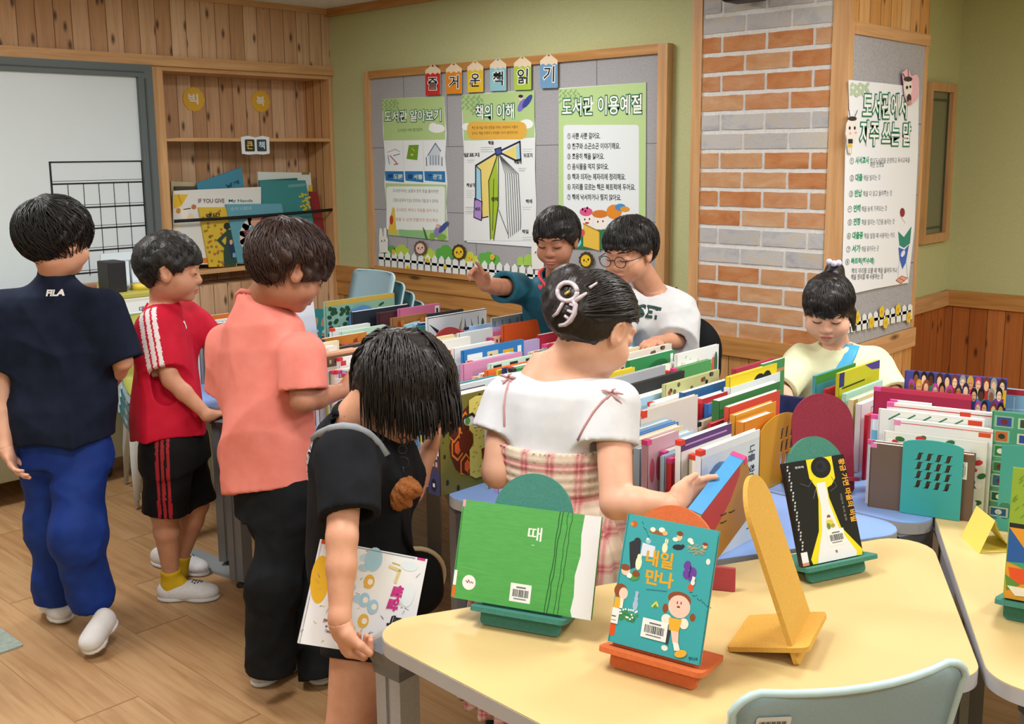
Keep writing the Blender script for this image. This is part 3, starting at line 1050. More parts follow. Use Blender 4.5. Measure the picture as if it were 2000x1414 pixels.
def face(cx, cy, r, hair, skin, lab, ears=None, kind='face'):
    def dr(s):
        if kind == 'rabbit':
            s.ell(cx - 24, cy - 90, 12, 42, 'e7e7e3', -.15); s.ell(cx + 16, cy - 92, 12, 42, 'e7e7e3', .1)
        else:
            s.ell(cx - 2, cy + 6, r * .78, r * .92, skin)
        s.ell(cx - r * .32, cy + 4, r * .12, r * .18, '20201f'); s.ell(cx + r * .34, cy - 2, r * .12, r * .18, '20201f')
        s.ell(cx + 2, cy + r * .3, r * .1, r * .08, '3a2a22')
        s.ell(cx - r * .5, cy + r * .38, r * .16, r * .1, 'e9a9a0'); s.ell(cx + r * .52, cy + r * .3, r * .16, r * .1, 'e9a9a0')
    if kind == 'rabbit':
        out = [(cx - 40, cy + 130), (cx - 45, cy), (cx - 44, cy - 40), (cx - 40, cy - 120), (cx - 28, cy - 135), (cx - 14, cy - 110), (cx - 6, cy - 48), (cx + 8, cy - 50), (cx + 6, cy - 125), (cx + 18, cy - 140), (cx + 30, cy - 120), (cx + 34, cy - 44), (cx + 48, cy - 10), (cx + 46, cy + 130)]
    else:
        out = []
        for q in range(44):
            a = 2 * math.pi * q / 44
            rr = r * (1.12 + .06 * math.cos(11 * a))
            out.append((cx + rr * math.cos(a), cy + rr * 1.12 * math.sin(a)))
    paper('animal_card', lab, 'paper animal', out, hair, dr, 'paper animal faces', y=YP - .012, fr=FF)
face(268, 165, 46, 'e7e7e3', 'e7e7e3', 'white paper rabbit at the left end of the paper fence', kind='rabbit')
face(672, 245, 62, '6b5148', 'e8c8b6', 'pale paper face with brown hair above the paper fence')
face(1090, 290, 66, '4a3a22', 'e8c22c', 'yellow paper face with dark curly rim left of the pointing hand')
CF = (880, 380, 3.846)
_FF = FF
FF = CF
face(1018, 490, 48, '4a3a22', 'e8c22c', 'yellow paper face with dark rim between the two boys')
face(652, 430, 40, 'e7e7e3', 'e7e7e3', 'white paper rabbit partly behind the boy in teal', kind='rabbit')
FF = _FF

# ================================================================== POSTER ON THE PILLAR
QF = (1280, 0, 2.0194)
XP = PX + .012
cq = at_plane(QF[0] + 740 / QF[2], QF[1] + 1160 / QF[2], (XP, 0, 0), np.array((1., 0, 0)))
b = MB()
s = Sheet(b, np.array(cq), Y_, Z_, .0003); s.frame(*QF)
out = [(765, 315), (900, 328), (1040, 345), (1036, 600), (1022, 900), (998, 1115), (870, 1138), (780, 1158), (738, 1100), (745, 900), (752, 600), (768, 450)]
uvs = [s.uv(p) for p in out][::-1]
k = len(uvs)
vs = [Vector(cq) + Vector((0, p[0], p[1])) for p in uvs] + [Vector(cq) + Vector((-.004, p[0], p[1])) for p in uvs]
b.add(vs, [list(range(k)), list(range(k, 2 * k))[::-1]] + [(i + k, (i + 1) % k + k, (i + 1) % k, i) for i in range(k)], flat('e9eef4', .7, .2))
MQ = 4.95 / F_PX / QF[2]
for i in range(14):
    s.ell(775 + (i % 5) * 15, 335 + (i // 5) * 16 + (i % 2) * 6, 7, 12, 'b9cdb0', .5 * (-1) ** i, 8)
s.text('도서관에서', (815, 468), (988, 470), 88 * MQ, 'f6f9f6', .015, '1f7a5c', .055)
s.text('자주 쓰는 말', (803, 574), (1002, 576), 84 * MQ, 'f6f9f6', .015, '1f7a5c', .055)
rows = [('①', '사서교사', '학교도서관을 운영하고 독서교육을', 648, 788, 846, 1003, 0), (None, None, '하는 선생님', 664, 0, 846, 900, 0), ('②', '대출', '책을 빌리는 것', 716, 788, 820, 886, 0),
        ('③', '반납', '책을 다 읽고 돌려주는 것', 778, 785, 818, 932, 0), ('④', '연체', '책을 늦게 가져오는 것', 838, 780, 812, 912, 0), ('⑤', '연장', '책을 빌리는 기간을 늘리는 것', 890, 780, 812, 942, 0),
        ('⑥', '대출증', '책을 빌릴 때 사용하는 카드', 944, 776, 822, 944, 0), ('⑦', '서가', '책을 꽂아두는 곳', 996, 774, 812, 880, 0), ('⑧', '북트럭(책수레)', None, 1046, 770, 0, 0, 862), (None, None, '책의 자리를 모를 때 책을 올려두거나', 1082, 0, 772, 952, 0), (None, None, '책을 정리할 때 사용하는 것', 1106, 0, 770, 896, 0)]
for num, head, tx, y, hx, tx0, tx1, he in rows:
    if num: s.text(num, (hx - 22, y), (hx - 6, y), 22 * MQ, '4a5255', .015)
    if head: s.text(head, (hx, y), ((he or tx0 - 4), y - 2), 26 * MQ, '2a9a72', .04)
    if tx: s.text(tx, (tx0, y - 2), (tx1, y - 6), 20 * MQ, '5d646b', .008)
s.ell(974, 838, 10, 18, '8c2f3a'); s.line([(965, 850), (985, 880)], .004, 'c9b8b0')
s.poly([(957, 912), (980, 935), (1010, 892), (1004, 960), (980, 978), (962, 968)], '2f8a78'); s.poly([(958, 975), (982, 985), (1000, 965), (988, 1035), (974, 1062), (962, 1020)], '3b67c4'); s.ell(976, 1000, 7, 14, 'e8ecf2', .4)
s.line([(962, 1020), (955, 1105)], .003, 'a3b0c8'); s.line([(988, 1030), (996, 1105)], .003, 'a3b0c8')
s.poly([(948, 1105), (970, 1088), (993, 1096), (968, 1118)], 'e0a792'); s.line([(948, 1105), (970, 1088), (993, 1096), (968, 1118)], .003, 'b05a3e', True); s.line([(960, 1096), (982, 1108)], .003, 'b05a3e')
o = b.build('poster', loc=cq)
tag(o, 'tall white poster titled 도서관에서 자주 쓰는 말 on the pillar side', 'poster')


def pillar_card(name, label, cat, pts, col, draw, x=XP + .010, group=None):
    c = at_plane(QF[0] + pts[0][0] / QF[2], QF[1] + pts[0][1] / QF[2], (x, 0, 0), np.array((1., 0, 0)))
    b = MB()
    s = Sheet(b, np.array(c), Y_, Z_, .0003); s.frame(*QF)
    uvs = [s.uv(p) for p in pts]
    area = sum(uvs[i][0] * uvs[(i + 1) % len(uvs)][1] - uvs[(i + 1) % len(uvs)][0] * uvs[i][1] for i in range(len(uvs)))
    if area < 0: uvs = uvs[::-1]
    k = len(uvs)
    vs = [Vector(c) + Vector((0, p[0], p[1])) for p in uvs] + [Vector(c) + Vector((-.003, p[0], p[1])) for p in uvs]
    b.add(vs, [list(range(k)), list(range(k, 2 * k))[::-1]] + [(i + k, (i + 1) % k + k, (i + 1) % k, i) for i in range(k)], flat(col, .7, .2))
    draw(s)
    return tag(b.build(name, loc=c), label, cat, group)


def ell_pts(cx, cy, rx, ry, n=24):
    return [(cx + rx * math.cos(2 * math.pi * i / n), cy + ry * math.sin(2 * math.pi * i / n)) for i in range(n)]
def bee1(s):
    s.ell(1018, 345, 20, 52, 'e9b9c4', .2); s.ell(996, 345, 17, 36, 'ece6e0'); s.ell(992, 345, 5, 7, '26262a'); s.ell(1005, 342, 4, 6, '26262a')
    s.ell(996, 312, 17, 10, '3a3236'); s.line([(990, 315), (975, 290)], .005, '3a3236'); s.line([(998, 308), (996, 272)], .005, '3a3236'); s.ell(1000, 388, 9, 18, '3b3034')
    s.ell(1003, 404, 7, 9, 'c99a8c')
pillar_card('bee_card', 'paper bee with pink wings at the top right of the pillar poster', 'paper animal', [(975, 285), (998, 270), (1010, 300), (1030, 295), (1040, 330), (1038, 385), (1012, 412), (996, 410), (984, 380), (980, 330)], 'e9b9c4', bee1, group='paper bees')
def bee2(s):
    s.ell(775, 520, 22, 44, 'e9e6e2'); s.ell(766, 505, 4, 7, '26262a'); s.ell(786, 505, 4, 7, '26262a'); s.ell(768, 526, 5, 4, 'e9a9a0'); s.ell(790, 524, 5, 4, 'e9a9a0')
    s.ell(777, 468, 17, 9, '3a3236'); s.line([(768, 465), (763, 435)], .005, '3a3236'); s.line([(784, 465), (796, 436)], .005, '3a3236')
    s.rect(760, 548, 778, 566, '2e2a2a'); s.rect(760, 568, 776, 582, 'e2bb2c'); s.line([(765, 585), (763, 602)], .004, 'd9a92a'); s.line([(773, 585), (773, 604)], .004, 'd9a92a')
pillar_card('bee_card', 'white paper bee with black feelers at the left edge of the pillar poster', 'paper animal', [(764, 470), (762, 436), (780, 462), (798, 436), (790, 470), (798, 500), (796, 540), (782, 560), (776, 604), (762, 604), (758, 560), (752, 530), (756, 490)], 'e9e6e2', bee2, group='paper bees')
# fence on the pillar side
b = MB()
c = at_plane(QF[0] + 780 / QF[2], QF[1] + 1300 / QF[2], (XP + .001, 0, 0), np.array((1., 0, 0)))
s = Sheet(b, np.array(c), Y_, Z_, .0003); s.frame(*QF)
def solid2(pts, m, th=.002):
    uvs = [s.uv(p) for p in pts][::-1]
    k = len(uvs)
    vs = [Vector(c) + Vector((0, p[0], p[1])) for p in uvs] + [Vector(c) + Vector((-th, p[0], p[1])) for p in uvs]
    b.add(vs, [list(range(k)), list(range(k, 2 * k))[::-1]] + [(i + k, (i + 1) % k + k, (i + 1) % k, i) for i in range(k)], m)
for i in range(14):
    x = 705 + i * 22.5
    yt = 1262 - (x - 705) * .22
    solid2([(x, yt + 64), (x, yt + 10), (x + 8, yt), (x + 16, yt + 8), (x + 16, yt + 60)], m_card)
solid2([(705, 1290), (1008, 1222), (1008, 1234), (705, 1303)], m_card, .001)
fo = b.build('paper_fence', loc=c)
tag(fo, 'short white paper picket fence below the poster on the pillar side', 'paper fence')
for fx, fy in ((797, 1252), (853, 1272), (893, 1230), (909, 1273), (957, 1220), (1000, 1252)):
    bq = MB()
    cc = at_plane(QF[0] + fx / QF[2], QF[1] + fy / QF[2], (XP + .004, 0, 0), np.array((1., 0, 0)))
    q = Sheet(bq, np.array(cc) - np.array(c), Y_, Z_, .0003)
    pts = []
    for j in range(30):
        a = 2 * math.pi * j / 30
        rr = .026 * (1 + .12 * math.cos(5 * a))
        pts.append((rr * math.cos(a), rr * math.sin(a)))
    q.poly(pts, 'e4c93e'); q.ell(0, 0, .009, .009, 'dca42a')
    bq.build('flower', fo)

# ================================================================== TABLES
TZ = 0.66
m_leg = speckled('leg_grey_metal', '9fa1a8', 'a9abb2', 200, 0.4, 0.05, 0.45)
m_silver = NT('leg_silver'); m_silver.b.inputs['Metallic'].default_value = 0.35
m_silver = m_silver.done(rgb('8f939a'), 0.38, 0.5)
m_brkt = flat('686c72', .5, .4, name='bracket_grey')
m_foot = flat('2a2a2c', .6)
m_yel = speckled('yellow_laminate', 'cfb67c', 'd3ba82', 300, 0.42, 0.03, 0.4)
m_blue = speckled('blue_laminate', '7f9fd8', '86a6de', 300, 0.4, 0.03, 0.4)
m_edgeg = flat('b4b5ba', .5, .35, name='edge_grey')
m_edgeb = flat('a3a3a2', .5, .35, name='edge_stone')


def table(label, pts, rad, top, edge, legs, legmat, group):
    cx = sum(p[0] for p in pts) / len(pts); cy = sum(p[1] for p in pts) / len(pts)
    t = empty('school_table', (cx, cy, 0))
    tag(t, label, 'table', group)
    L = [(p[0] - cx, p[1] - cy) for p in pts]
    area = sum(L[i][0] * L[(i + 1) % len(L)][1] - L[(i + 1) % len(L)][0] * L[i][1] for i in range(len(L)))
    if area < 0: L = L[::-1]
    rp = rounded_poly(L, rad, 7)
    b = MB()
    b.prism(rp, TZ - .030, TZ - .002, edge)
    inn = [(p[0] * .9985, p[1] * .9985) for p in rp]
    b.prism(inn, TZ - .002, TZ, top)
    b.build('tabletop', t)
    for k, (lx, ly, ang) in enumerate(legs):
        lx -= cx; ly -= cy
        Mx = Matrix.Translation((lx, ly, 0)) @ Matrix.Rotation(ang, 4, 'Z')
        b = MB()
        w, d, g = .034, .026, .006
        prof = [(-w, -d), (-g, -d), (-g, -d + .007), (g, -d + .007), (g, -d), (w, -d), (w, d), (g, d), (g, d - .007), (-g, d - .007), (-g, d), (-w, d)]
        b.prism(prof, .03, TZ - .075, legmat, Mx)
        lo = b.build('leg', t)
        b = MB()
        zt, zb = TZ - .031, TZ - .085
        vs = []
        for zz, s_ in ((zb, .036), (zb + .02, .038), (zt, .052)):
            e = .03 if zz == zt else 0
            vs += [(-s_, -s_ * .8, zz), (s_, -s_ * .8, zz), (s_ + e, s_ * .8 + e, zz), (-s_, s_ * .8 + e, zz)]
        fs = [(3, 2, 1, 0), (8, 9, 10, 11)]
        for q in range(2):
            for j in range(4):
                fs.append((q * 4 + j, q * 4 + (j + 1) % 4, q * 4 + 4 + (j + 1) % 4, q * 4 + 4 + j))
        b.add(vs, fs, m_brkt, False, Mx)
        b.build('bracket', lo)
        b = MB(); b.lathe([(.02, 0.0), (.022, .006), (.018, .012), (.010, .014), (.010, .032)], m_foot, 14, Mx); b.build('foot', lo)
    return t


def inset(pts, d, ang=0.0):
    """leg spots: corners pulled towards the middle"""
    cx = sum(p[0] for p in pts) / len(pts); cy = sum(p[1] for p in pts) / len(pts)
    out = []
    for p in pts:
        v = Vector((cx - p[0], cy - p[1]))
        v.normalize()
        out.append((p[0] + v.x * d, p[1] + v.y * d, math.atan2(v.y, v.x) - math.pi / 2))
    return out


Y1 = [(-1.545, 1.168), (-.925, 2.425), (-.578, 1.80), (-.898, 1.148)]
lg = [(-1.468, 1.212, .05)] + inset(Y1, .12)[1:]
table('yellow trapezoid table in front carrying the four book stands', Y1, [.075, .07, .075, .075], m_yel, m_edgeg, lg, m_leg, 'yellow tables')
Y2 = [(-.985, 2.600), (-.562, 1.79), (.14, 1.76), (.55, 2.600)]
table('yellow table at the right edge with the folded paper tent', Y2, [.03, .085, .075, .075], m_yel, m_edgeg, inset(Y2, .11), m_leg, 'yellow tables')
T2 = [(-.928, 2.428), (-2.33, 2.428), (-1.985, 1.825), (-1.262, 1.825)]
table('blue table between the girl in plaid and the yellow table', T2, [.07, .05, .075, .05], m_blue, m_edgeb, inset(T2, .12), m_leg, 'blue tables')
T1 = [(-3.315, 1.905), (-2.975, 2.498), (-2.275, 2.498), (-1.94, 1.905)]
lg = [(-3.235, 1.945, 0.25)] + inset(T1, .12)[1:]
table('blue table at the left front where the boy in red rests his hand', T1, [.07, .05, .05, .07], m_blue, m_edgeb, lg, m_silver, 'blue tables')
T3 = [(-2.33, 2.437), (-.898, 2.437), (-1.25, 3.05), (-1.97, 3.05)]
table('blue table under the books before the boy with glasses', T3, [.05, .07, .05, .05], m_blue, m_edgeb, inset(T3, .12), m_silver, 'blue tables')
T4 = [(-2.97, 2.505), (-2.36, 2.505), (-2.0, 3.11), (-3.33, 3.11)]
table('blue table under the back row of books near the boy in teal', T4, [.05, .05, .05, .05], m_blue, m_edgeb, inset(T4, .12), m_silver, 'blue tables')
T5 = [(-4.2, 2.505), (-3.01, 2.505), (-3.36, 3.18), (-4.0, 3.18)]
table('blue table under the books by the stacked chairs', T5, [.05, .05, .05, .05], m_blue, m_edgeb, inset(T5, .12), m_silver, 'blue tables')
T6 = [(-3.93, 1.93), (-3.35, 1.93), (-3.02, 2.497), (-4.2, 2.497)]
table('blue table behind the boy in red', T6, [.05, .05, .05, .05], m_blue, m_edgeb, inset(T6, .12), m_silver, 'blue tables')
T7 = [(-.985, 2.610), (.5, 2.610), (.2, 3.15), (-1.285, 3.15)]
table('blue table under the books in front of the girl in pale yellow', T7, [.06, .05, .05, .05], m_blue, m_edgeb, inset(T7, .12), m_silver, 'blue tables')

# ================================================================== CHAIRS
m_cframe = flat('c6cdd0', .4, .4, name='chair_frame_grey')


def chair_meshes(plastic):
    """school chair facing +y, seat at .36, back top at .66; shell bent from one sheet"""
    prof = []        # (y, z) along the seat then up the back
    for k in range(7): prof.append((.18 - k * .05, .365 - .010 * math.sin(k / 6 * math.pi)))
    for k in range(1, 6):
        a = k / 5 * math.radians(78)
        prof.append((-.12 - .055 * math.sin(a), .365 + .055 * (1 - math.cos(a))))
    for k in range(1, 7): prof.append((-.175 - k * .010, .41 + k * .036))
    zt = [.640, .652, .660, .6655, .668]
    for z_ in zt: prof.append((-.175 - (z_ - .41) / .036 * .010, z_))
    n = len(prof)
    W = []
    for k in range(n):
        if k == 0: w = .15
        elif k == 1: w = .172
        elif k < 12: w = .18
        else:
            w = .182
            r_ = .040
            up_ = prof[k][1] - (.668 - r_)
            if up_ > 0: w = .186 - r_ + math.sqrt(max(0, r_ * r_ - up_ * up_))
        W.append(w)
    m = 9
    th = .0075
    vs, fs = [], []
    for side in (0, 1):
        for k in range(n):
            y, z = prof[k]
            y0, z0 = prof[max(k - 1, 0)]; y1, z1 = prof[min(k + 1, n - 1)]
            ny, nz = (z1 - z0), -(y1 - y0)
            L = math.hypot(ny, nz); ny /= L; nz /= L
            for j in range(m):
                u = -1 + 2 * j / (m - 1)
                c = (.030 * u * u if k >= 12 else .004 * u * u + .012 * u * u * max(0, (k - 6) / 6))
                off = (th if side else 0)
                vs.append((u * W[k], y + ny * off + c * (1 if k > 8 else 0), z + nz * off + (c if k <= 8 else 0)))
    def id_(s, k, j): return s * n * m + k * m + j
    for k in range(n - 1):
        for j in range(m - 1):
            fs.append((id_(0, k, j), id_(0, k, j + 1), id_(0, k + 1, j + 1), id_(0, k + 1, j)))
            fs.append((id_(1, k, j), id_(1, k + 1, j), id_(1, k + 1, j + 1), id_(1, k, j + 1)))
        fs.append((id_(0, k, 0), id_(0, k + 1, 0), id_(1, k + 1, 0), id_(1, k, 0)))
        fs.append((id_(0, k, m - 1), id_(1, k, m - 1), id_(1, k + 1, m - 1), id_(0, k + 1, m - 1)))
    for j in range(m - 1):
        fs.append((id_(0, 0, j), id_(1, 0, j), id_(1, 0, j + 1), id_(0, 0, j + 1)))
        fs.append((id_(0, n - 1, j), id_(0, n - 1, j + 1), id_(1, n - 1, j + 1), id_(1, n - 1, j)))
    sh = MB(); sh.add(vs, fs, plastic, True)
    # light rim along the edge of the shell
    rim = []
    for k in range(n - 1, 3, -1): rim.append(vs[id_(0, k, 0)])
    rm = MB()
    edge = [vs[id_(0, k, 0)] for k in range(8, n)] + [vs[id_(0, n - 1, j)] for j in range(1, m - 1)] + [vs[id_(0, k, m - 1)] for k in range(n - 1, 7, -1)]
    rm.tube(edge, .0065, m_rim, 6)
    return sh, rm


m_rim = flat('b4cfd4', .45, .4, name='chair_rim_pale')
m_mint = speckled('chair_plastic_greyblue', '8aa5b0', '92acb6', 250, .45, .05, .4)
m_teal = speckled('chair_plastic_teal_shade', '3f6a72', '47737b', 250, .45, .05, .4)  # lower chairs of a stack: their shade is put into this darker colour
m_olive = speckled('chair_plastic_olive', '9da04a', 'a6a952', 250, .45, .05, .4)


def make_chair(label, plastic, group, sticker=False, rim=True):
    r = empty('school_chair', (0, 0, 0))
    tag(r, label, 'chair', group)
    sh, rm = chair_meshes(plastic)
    so = sh.build('seat_shell', r)
    if rim: rm.build('rim', so)
    for sx in (-1, 1):
        b = MB()
        b.tube([(sx * .165, .17, .012), (sx * .165, .12, .20), (sx * .160, .09, .335), (sx * .155, .02, .352)], .0105, m_cframe, 8)
        b.build('leg', r)
        b = MB()
        b.tube([(sx * .165, -.24, .012), (sx * .165, -.19, .20), (sx * .160, -.13, .335), (sx * .155, .02, .352)], .0105, m_cframe, 8)
        b.build('leg', r)
    b = MB()
    b.tube([(-.155, .02, .350), (.155, .02, .350)], .009, m_cframe, 8)
    b.tube([(-.160, -.13, .335), (.160, -.13, .335)], .009, m_cframe, 8)
    b.build('crossbar', r)
    if sticker:
        b = MB()
        Y_b, Z_b = -.228, .598
        s = Sheet(b, (-.128, -.2185, .618), (1, -.24, 0), (0, -.27, .96), .0006)
        s.k = 2
        s.rrect(-.024, -.016, .024, .016, .004, 'cfd4d4')
        for q in range(16):
            s.rect(-.019 + q * .0024, -.009, -.019 + q * .0024 + (.0014 if q % 3 else .0008), .008, '2c2f31')
        b.build('barcode_sticker', r)
    return r


def copy_tree(o, parent=None):
    c = o.copy(); COL.objects.link(c); c.parent = parent
    for ch in list(o.children):
        copy_tree(ch, c)
    return c


ch = make_chair('grey blue school chair pushed to the near edge of the yellow table', m_mint, None, sticker=True)
ca, cb_ = at_z(1448, 1394, .725), at_z(1922, 1314, .725)
e_ = (cb_ - ca) / np.linalg.norm(cb_ - ca)
cf = np.array((-e_[1], e_[0], 0))
cm_ = (ca + cb_) / 2 + cf * .268
ch.location = (float(cm_[0]), float(cm_[1]), 0)
ch.rotation_euler = (0, 0, math.atan2(e_[1], e_[0]))
ch.scale = (float(np.linalg.norm(cb_ - ca)) / .376, 1.1, 1.1)

ordn = ['topmost', 'second', 'third', 'fourth', 'fifth', 'sixth']
def stack(x, y, z0, yaw, n, cols, where, dxy=.070, dz=.062):
    protos = {}
    for i in range(n):
        k = n - 1 - i        # i = 0 is the top chair
        cm = cols[min(i, len(cols) - 1)]
        lab = '%s %s school chair in the stack %s' % (ordn[i], cm[1], where)
        if cm[1] in protos:
            c = copy_tree(protos[cm[1]]); c['label'] = lab
        else:
            c = make_chair(lab, cm[0], 'stacked school chairs'); protos[cm[1]] = c
        c.location = (x - math.sin(yaw) * dxy * -0 + math.sin(yaw) * dxy * i, y - math.cos(yaw) * dxy * i, k * dz)
        c.rotation_euler = (0, 0, yaw)
GB, TL, OL = (m_mint, 'grey blue'), (m_teal, 'teal'), (m_olive, 'olive green')
# top chair at (x, y); lower chairs step back against the wall
stack(-4.60, 3.50, 0, math.pi, 5, [GB, TL], 'right of the bookcase')
stack(-4.98, 3.25, 0, math.radians(222), 3, [GB, TL], 'in the corner under the bookcase', .06)
stack(-4.20, 2.22, 0, math.radians(250), 5, [OL, GB, TL], 'behind the boy in red', .06, .05)

# ================================================================== CART BY THE WHITEBOARD
m_cream = flat('d6d7cf', .5)
m_olt = flat('b0ad52', .5)
ct = empty('return_cart', (-5.0, 2.0, 0))
tag(ct, 'cream book return cart with an olive top beside the whiteboard', 'cart')
CO = Vector((-5.0, 2.0, 0))
def cb(mb, lo, hi, m, bev=.004): mb.box([lo[i] - CO[i] for i in range(3)], [hi[i] - CO[i] for i in range(3)], m, bev=bev)
b = MB(); cb(b, (-5.3, 1.45, .90), (-4.72, 2.55, .925), m_olt); b.build('top', ct)
b = MB(); cb(b, (-4.75, 1.45, .80), (-4.72, 2.55, .90), m_cream); cb(b, (-5.3, 1.45, .84), (-4.75, 2.55, .90), m_cream)
s = Sheet(b, np.array((-4.7195, 2.33, .823)) - np.array(CO), Y_, Z_)
s.rrect(-.14, -.018, .16, .060, .006, 'e6ebea'); s.text('대출', (.03, .008), (.085, .008), .026, '4d565c', .03); s.text('반납', (.095, .008), (.145, .008), .026, '4d565c', .03)
b.build('apron', ct)
b = MB(); cb(b, (-5.28, 1.5, .12), (-4.78, 2.5, .80), flat('8c8466', .6)); b.build('body', ct)
for lx, ly in ((-4.745, 1.5), (-4.745, 2.5), (-5.27, 1.5), (-5.27, 2.5)):
    b = MB(); cb(b, (lx - .022, ly - .022, .05), (lx + .022, ly + .022, .84), m_cream); l_ = b.build('leg', ct)
    b = MB(); b.lathe([(.022, 0), (.024, .01), (.024, .05), (.02, .055)], m_foot, 12, Matrix.Translation((lx + 5.0, ly - 2.0, 0))); b.build('foot', l_)
b = MB()
Mx = Matrix.Translation((-4.90 + 5.0, 2.22 - 2.0, .045)) @ Matrix.Rotation(math.pi / 2, 4, 'X') @ Matrix.Translation((0, 0, -.015))
b.lathe([(.02, 0), (.045, .002), (.045, .028), (.02, .03)], flat('3c4248', .5), 18, Mx); b.build('wheel', ct)
CTZ = .925
def small(name, label, cat, build, loc, rz=0.0, group=None):
    b = MB(); build(b)
    o = b.build(name, loc=None)
    o.location = loc; o.rotation_euler = (0, 0, rz)
    return tag(o, label, cat, group)
small('paper_dispenser', 'black upright box with a wire rim on the cart', 'box', lambda b: (b.box((-.06, -.045, 0), (.06, .045, .15), flat('232326', .5), bev=.006), b.tube([(-.05, .05, 0), (-.05, .06, .14), (-.05, .12, .14), (-.05, .12, 0)], .006, flat('9aa3a8', .4), 6)), (-4.85, 2.30, CTZ))
small('white_tray', 'pale blue upright tray behind the black box', 'tray', lambda b: (b.box((-.12, -.14, 0), (.10, .14, .012), flat('cfdbe4', .4)), b.box((-.12, -.14, 0), (-.108, .14, .16), flat('cfdbe4', .4)), b.box((-.12, .128, 0), (.1, .14, .1), flat('cfdbe4', .4))), (-5.02, 2.52, CTZ))
small('stapler', 'brown and grey desk stapler on the cart', 'stapler', lambda b: (b.box((-.02, -.07, 0), (.02, .07, .012), flat('7d6a5c', .5), bev=.004), b.box((-.016, -.07, .03), (.016, .06, .052), flat('8d5f4d', .5), bev=.006), b.box((-.014, -.07, .012), (.014, -.045, .03), flat('7d6a5c', .5))), (-4.80, 2.14, CTZ), .3)
small('glue_bottle', 'small blue capped bottle on the cart behind the boy in red', 'bottle', lambda b: (b.lathe([(.018, 0), (.02, .01), (.02, .07), (.01, .085)], flat('b7c3d6', .4), 14), b.lathe([(.011, .085), (.012, .12), (.004, .14)], flat('2a3fae', .4), 14)), (-4.79, 2.52, CTZ))
small('tape_roll', 'little yellow roll of tape on the cart', 'tape', lambda b: b.lathe([(.022, 0), (.045, 0), (.045, .03), (.022, .03)], flat('d7c04c', .5), 22), (-4.83, 2.43, CTZ))

# floor things at the left
small('floor_mat', 'grey green mat corner on the floor at the lower left', 'mat', lambda b: b.prism(rounded_poly([(-.75, -.32), (0, -.32), (0, 0), (-.75, 0)], .01), 0, .006, speckled('mat_greygreen', '8c9a92', 'a2aea6', 60, .8)), (-3.345, 1.20, .0005), .02)
small('white_block', 'white low foot of furniture at the left edge', 'furniture foot', lambda b: b.box((-.10, -.05, 0), (.10, .05, .035), flat('d9dcdd', .5), bev=.01), (-4.55, 1.33, 0), .3)
small('floor_plate', 'flat grey steel foot plate beside the silver table leg', 'foot plate', lambda b: b.prism(rounded_poly([(-.17, -.05), (.17, -.03), (.17, .05), (-.17, .07)], .015), 0, .012, flat('8f9597', .45)), (-3.50, 1.96, 0), .1)

# ================================================================== BOOK STANDS
def stand(name_lab, a, d, col, dark=None, w=.165, lean=math.radians(20), ledge_w=.195, hgt=.301, group='arched wooden book stands'):
    """a = left base point, d = unit width direction; front is the side of -perp"""
    rz = math.atan2(d[1], d[0])
    r = empty('book_stand', (a[0], a[1], TZ), rz)
    tag(r, name_lab, 'book stand', group)
    m = speckled('painted_mdf_' + col, hexs([int(col[i:i + 2], 16) - 5 for i in (0, 2, 4)]), hexs([int(col[i:i + 2], 16) + 5 for i in (0, 2, 4)]), 220, .6, .06, .3)
    # plate: local X width, leaning so that the top goes to +Y
    ML = Matrix.Rotation(-lean, 4, 'X')
    th = .009
    pts = []
    rr = w / 2
    pts += rounded_poly([(0, .02), (0, 0.0), (w, 0.0), (w, .02)], [0, .012, .012, 0], 4)
    for k in range(25):
        an = math.pi * k / 24
        pts.append((rr + rr * math.cos(an), hgt - rr + rr * math.sin(an)))
    b = MB()
    Mz = ML @ Matrix(((1, 0, 0, 0), (0, 0, 1, 0), (0, 1, 0, 0), (0, 0, 0, 1)))
    pp = pts
    n = len(pp)
    lift = th * math.sin(lean)
    vs = [Mz @ Vector((p[0], p[1], -th / 2)) + Vector((0, 0, lift / 2)) for p in pp] + [Mz @ Vector((p[0], p[1], th / 2)) + Vector((0, 0, lift / 2)) for p in pp]
    b.add(vs, [list(range(n)), list(range(n, 2 * n))[::-1]] + [(i + n, (i + 1) % n + n, (i + 1) % n, i) for i in range(n)], m)
    b.build('back_plate', r)
    # ledge: through the plate, sloping down to the table behind
    zc = .035 * math.cos(lean); yc = .035 * math.sin(lean)
    t2 = math.radians(14)
    b = MB()
    e = (ledge_w - w) / 2
    f0 = .034
    s0 = -f0; s1 = .118
    def LP(x, s_, h): return Vector((x, yc + s_ * math.cos(t2) + h * math.sin(t2), zc - s_ * math.sin(t2) * .95 + h * math.cos(t2)))
    outl = rounded_poly([(-e, s0), (w + e, s0), (w + e, -.004), (w + e, .004), (w - .0, s1), (0.0, s1), (-e, .004), (-e, -.004)], [.01, .01, 0, 0, .006, .006, 0, 0], 3)
    n = len(outl)
    vs = [LP(p[0], p[1], -th / 2) for p in outl] + [LP(p[0], p[1], th / 2) for p in outl]
    zmin = min(v.z for v in vs)
    b.add([(v.x, v.y, max(v.z, 0.0005)) for v in vs], [list(range(n))[::-1], list(range(n, 2 * n))] + [(i, (i + 1) % n, (i + 1) % n + n, i + n) for i in range(n)], m)
    b.build('ledge', r)
    return r, rz, lean


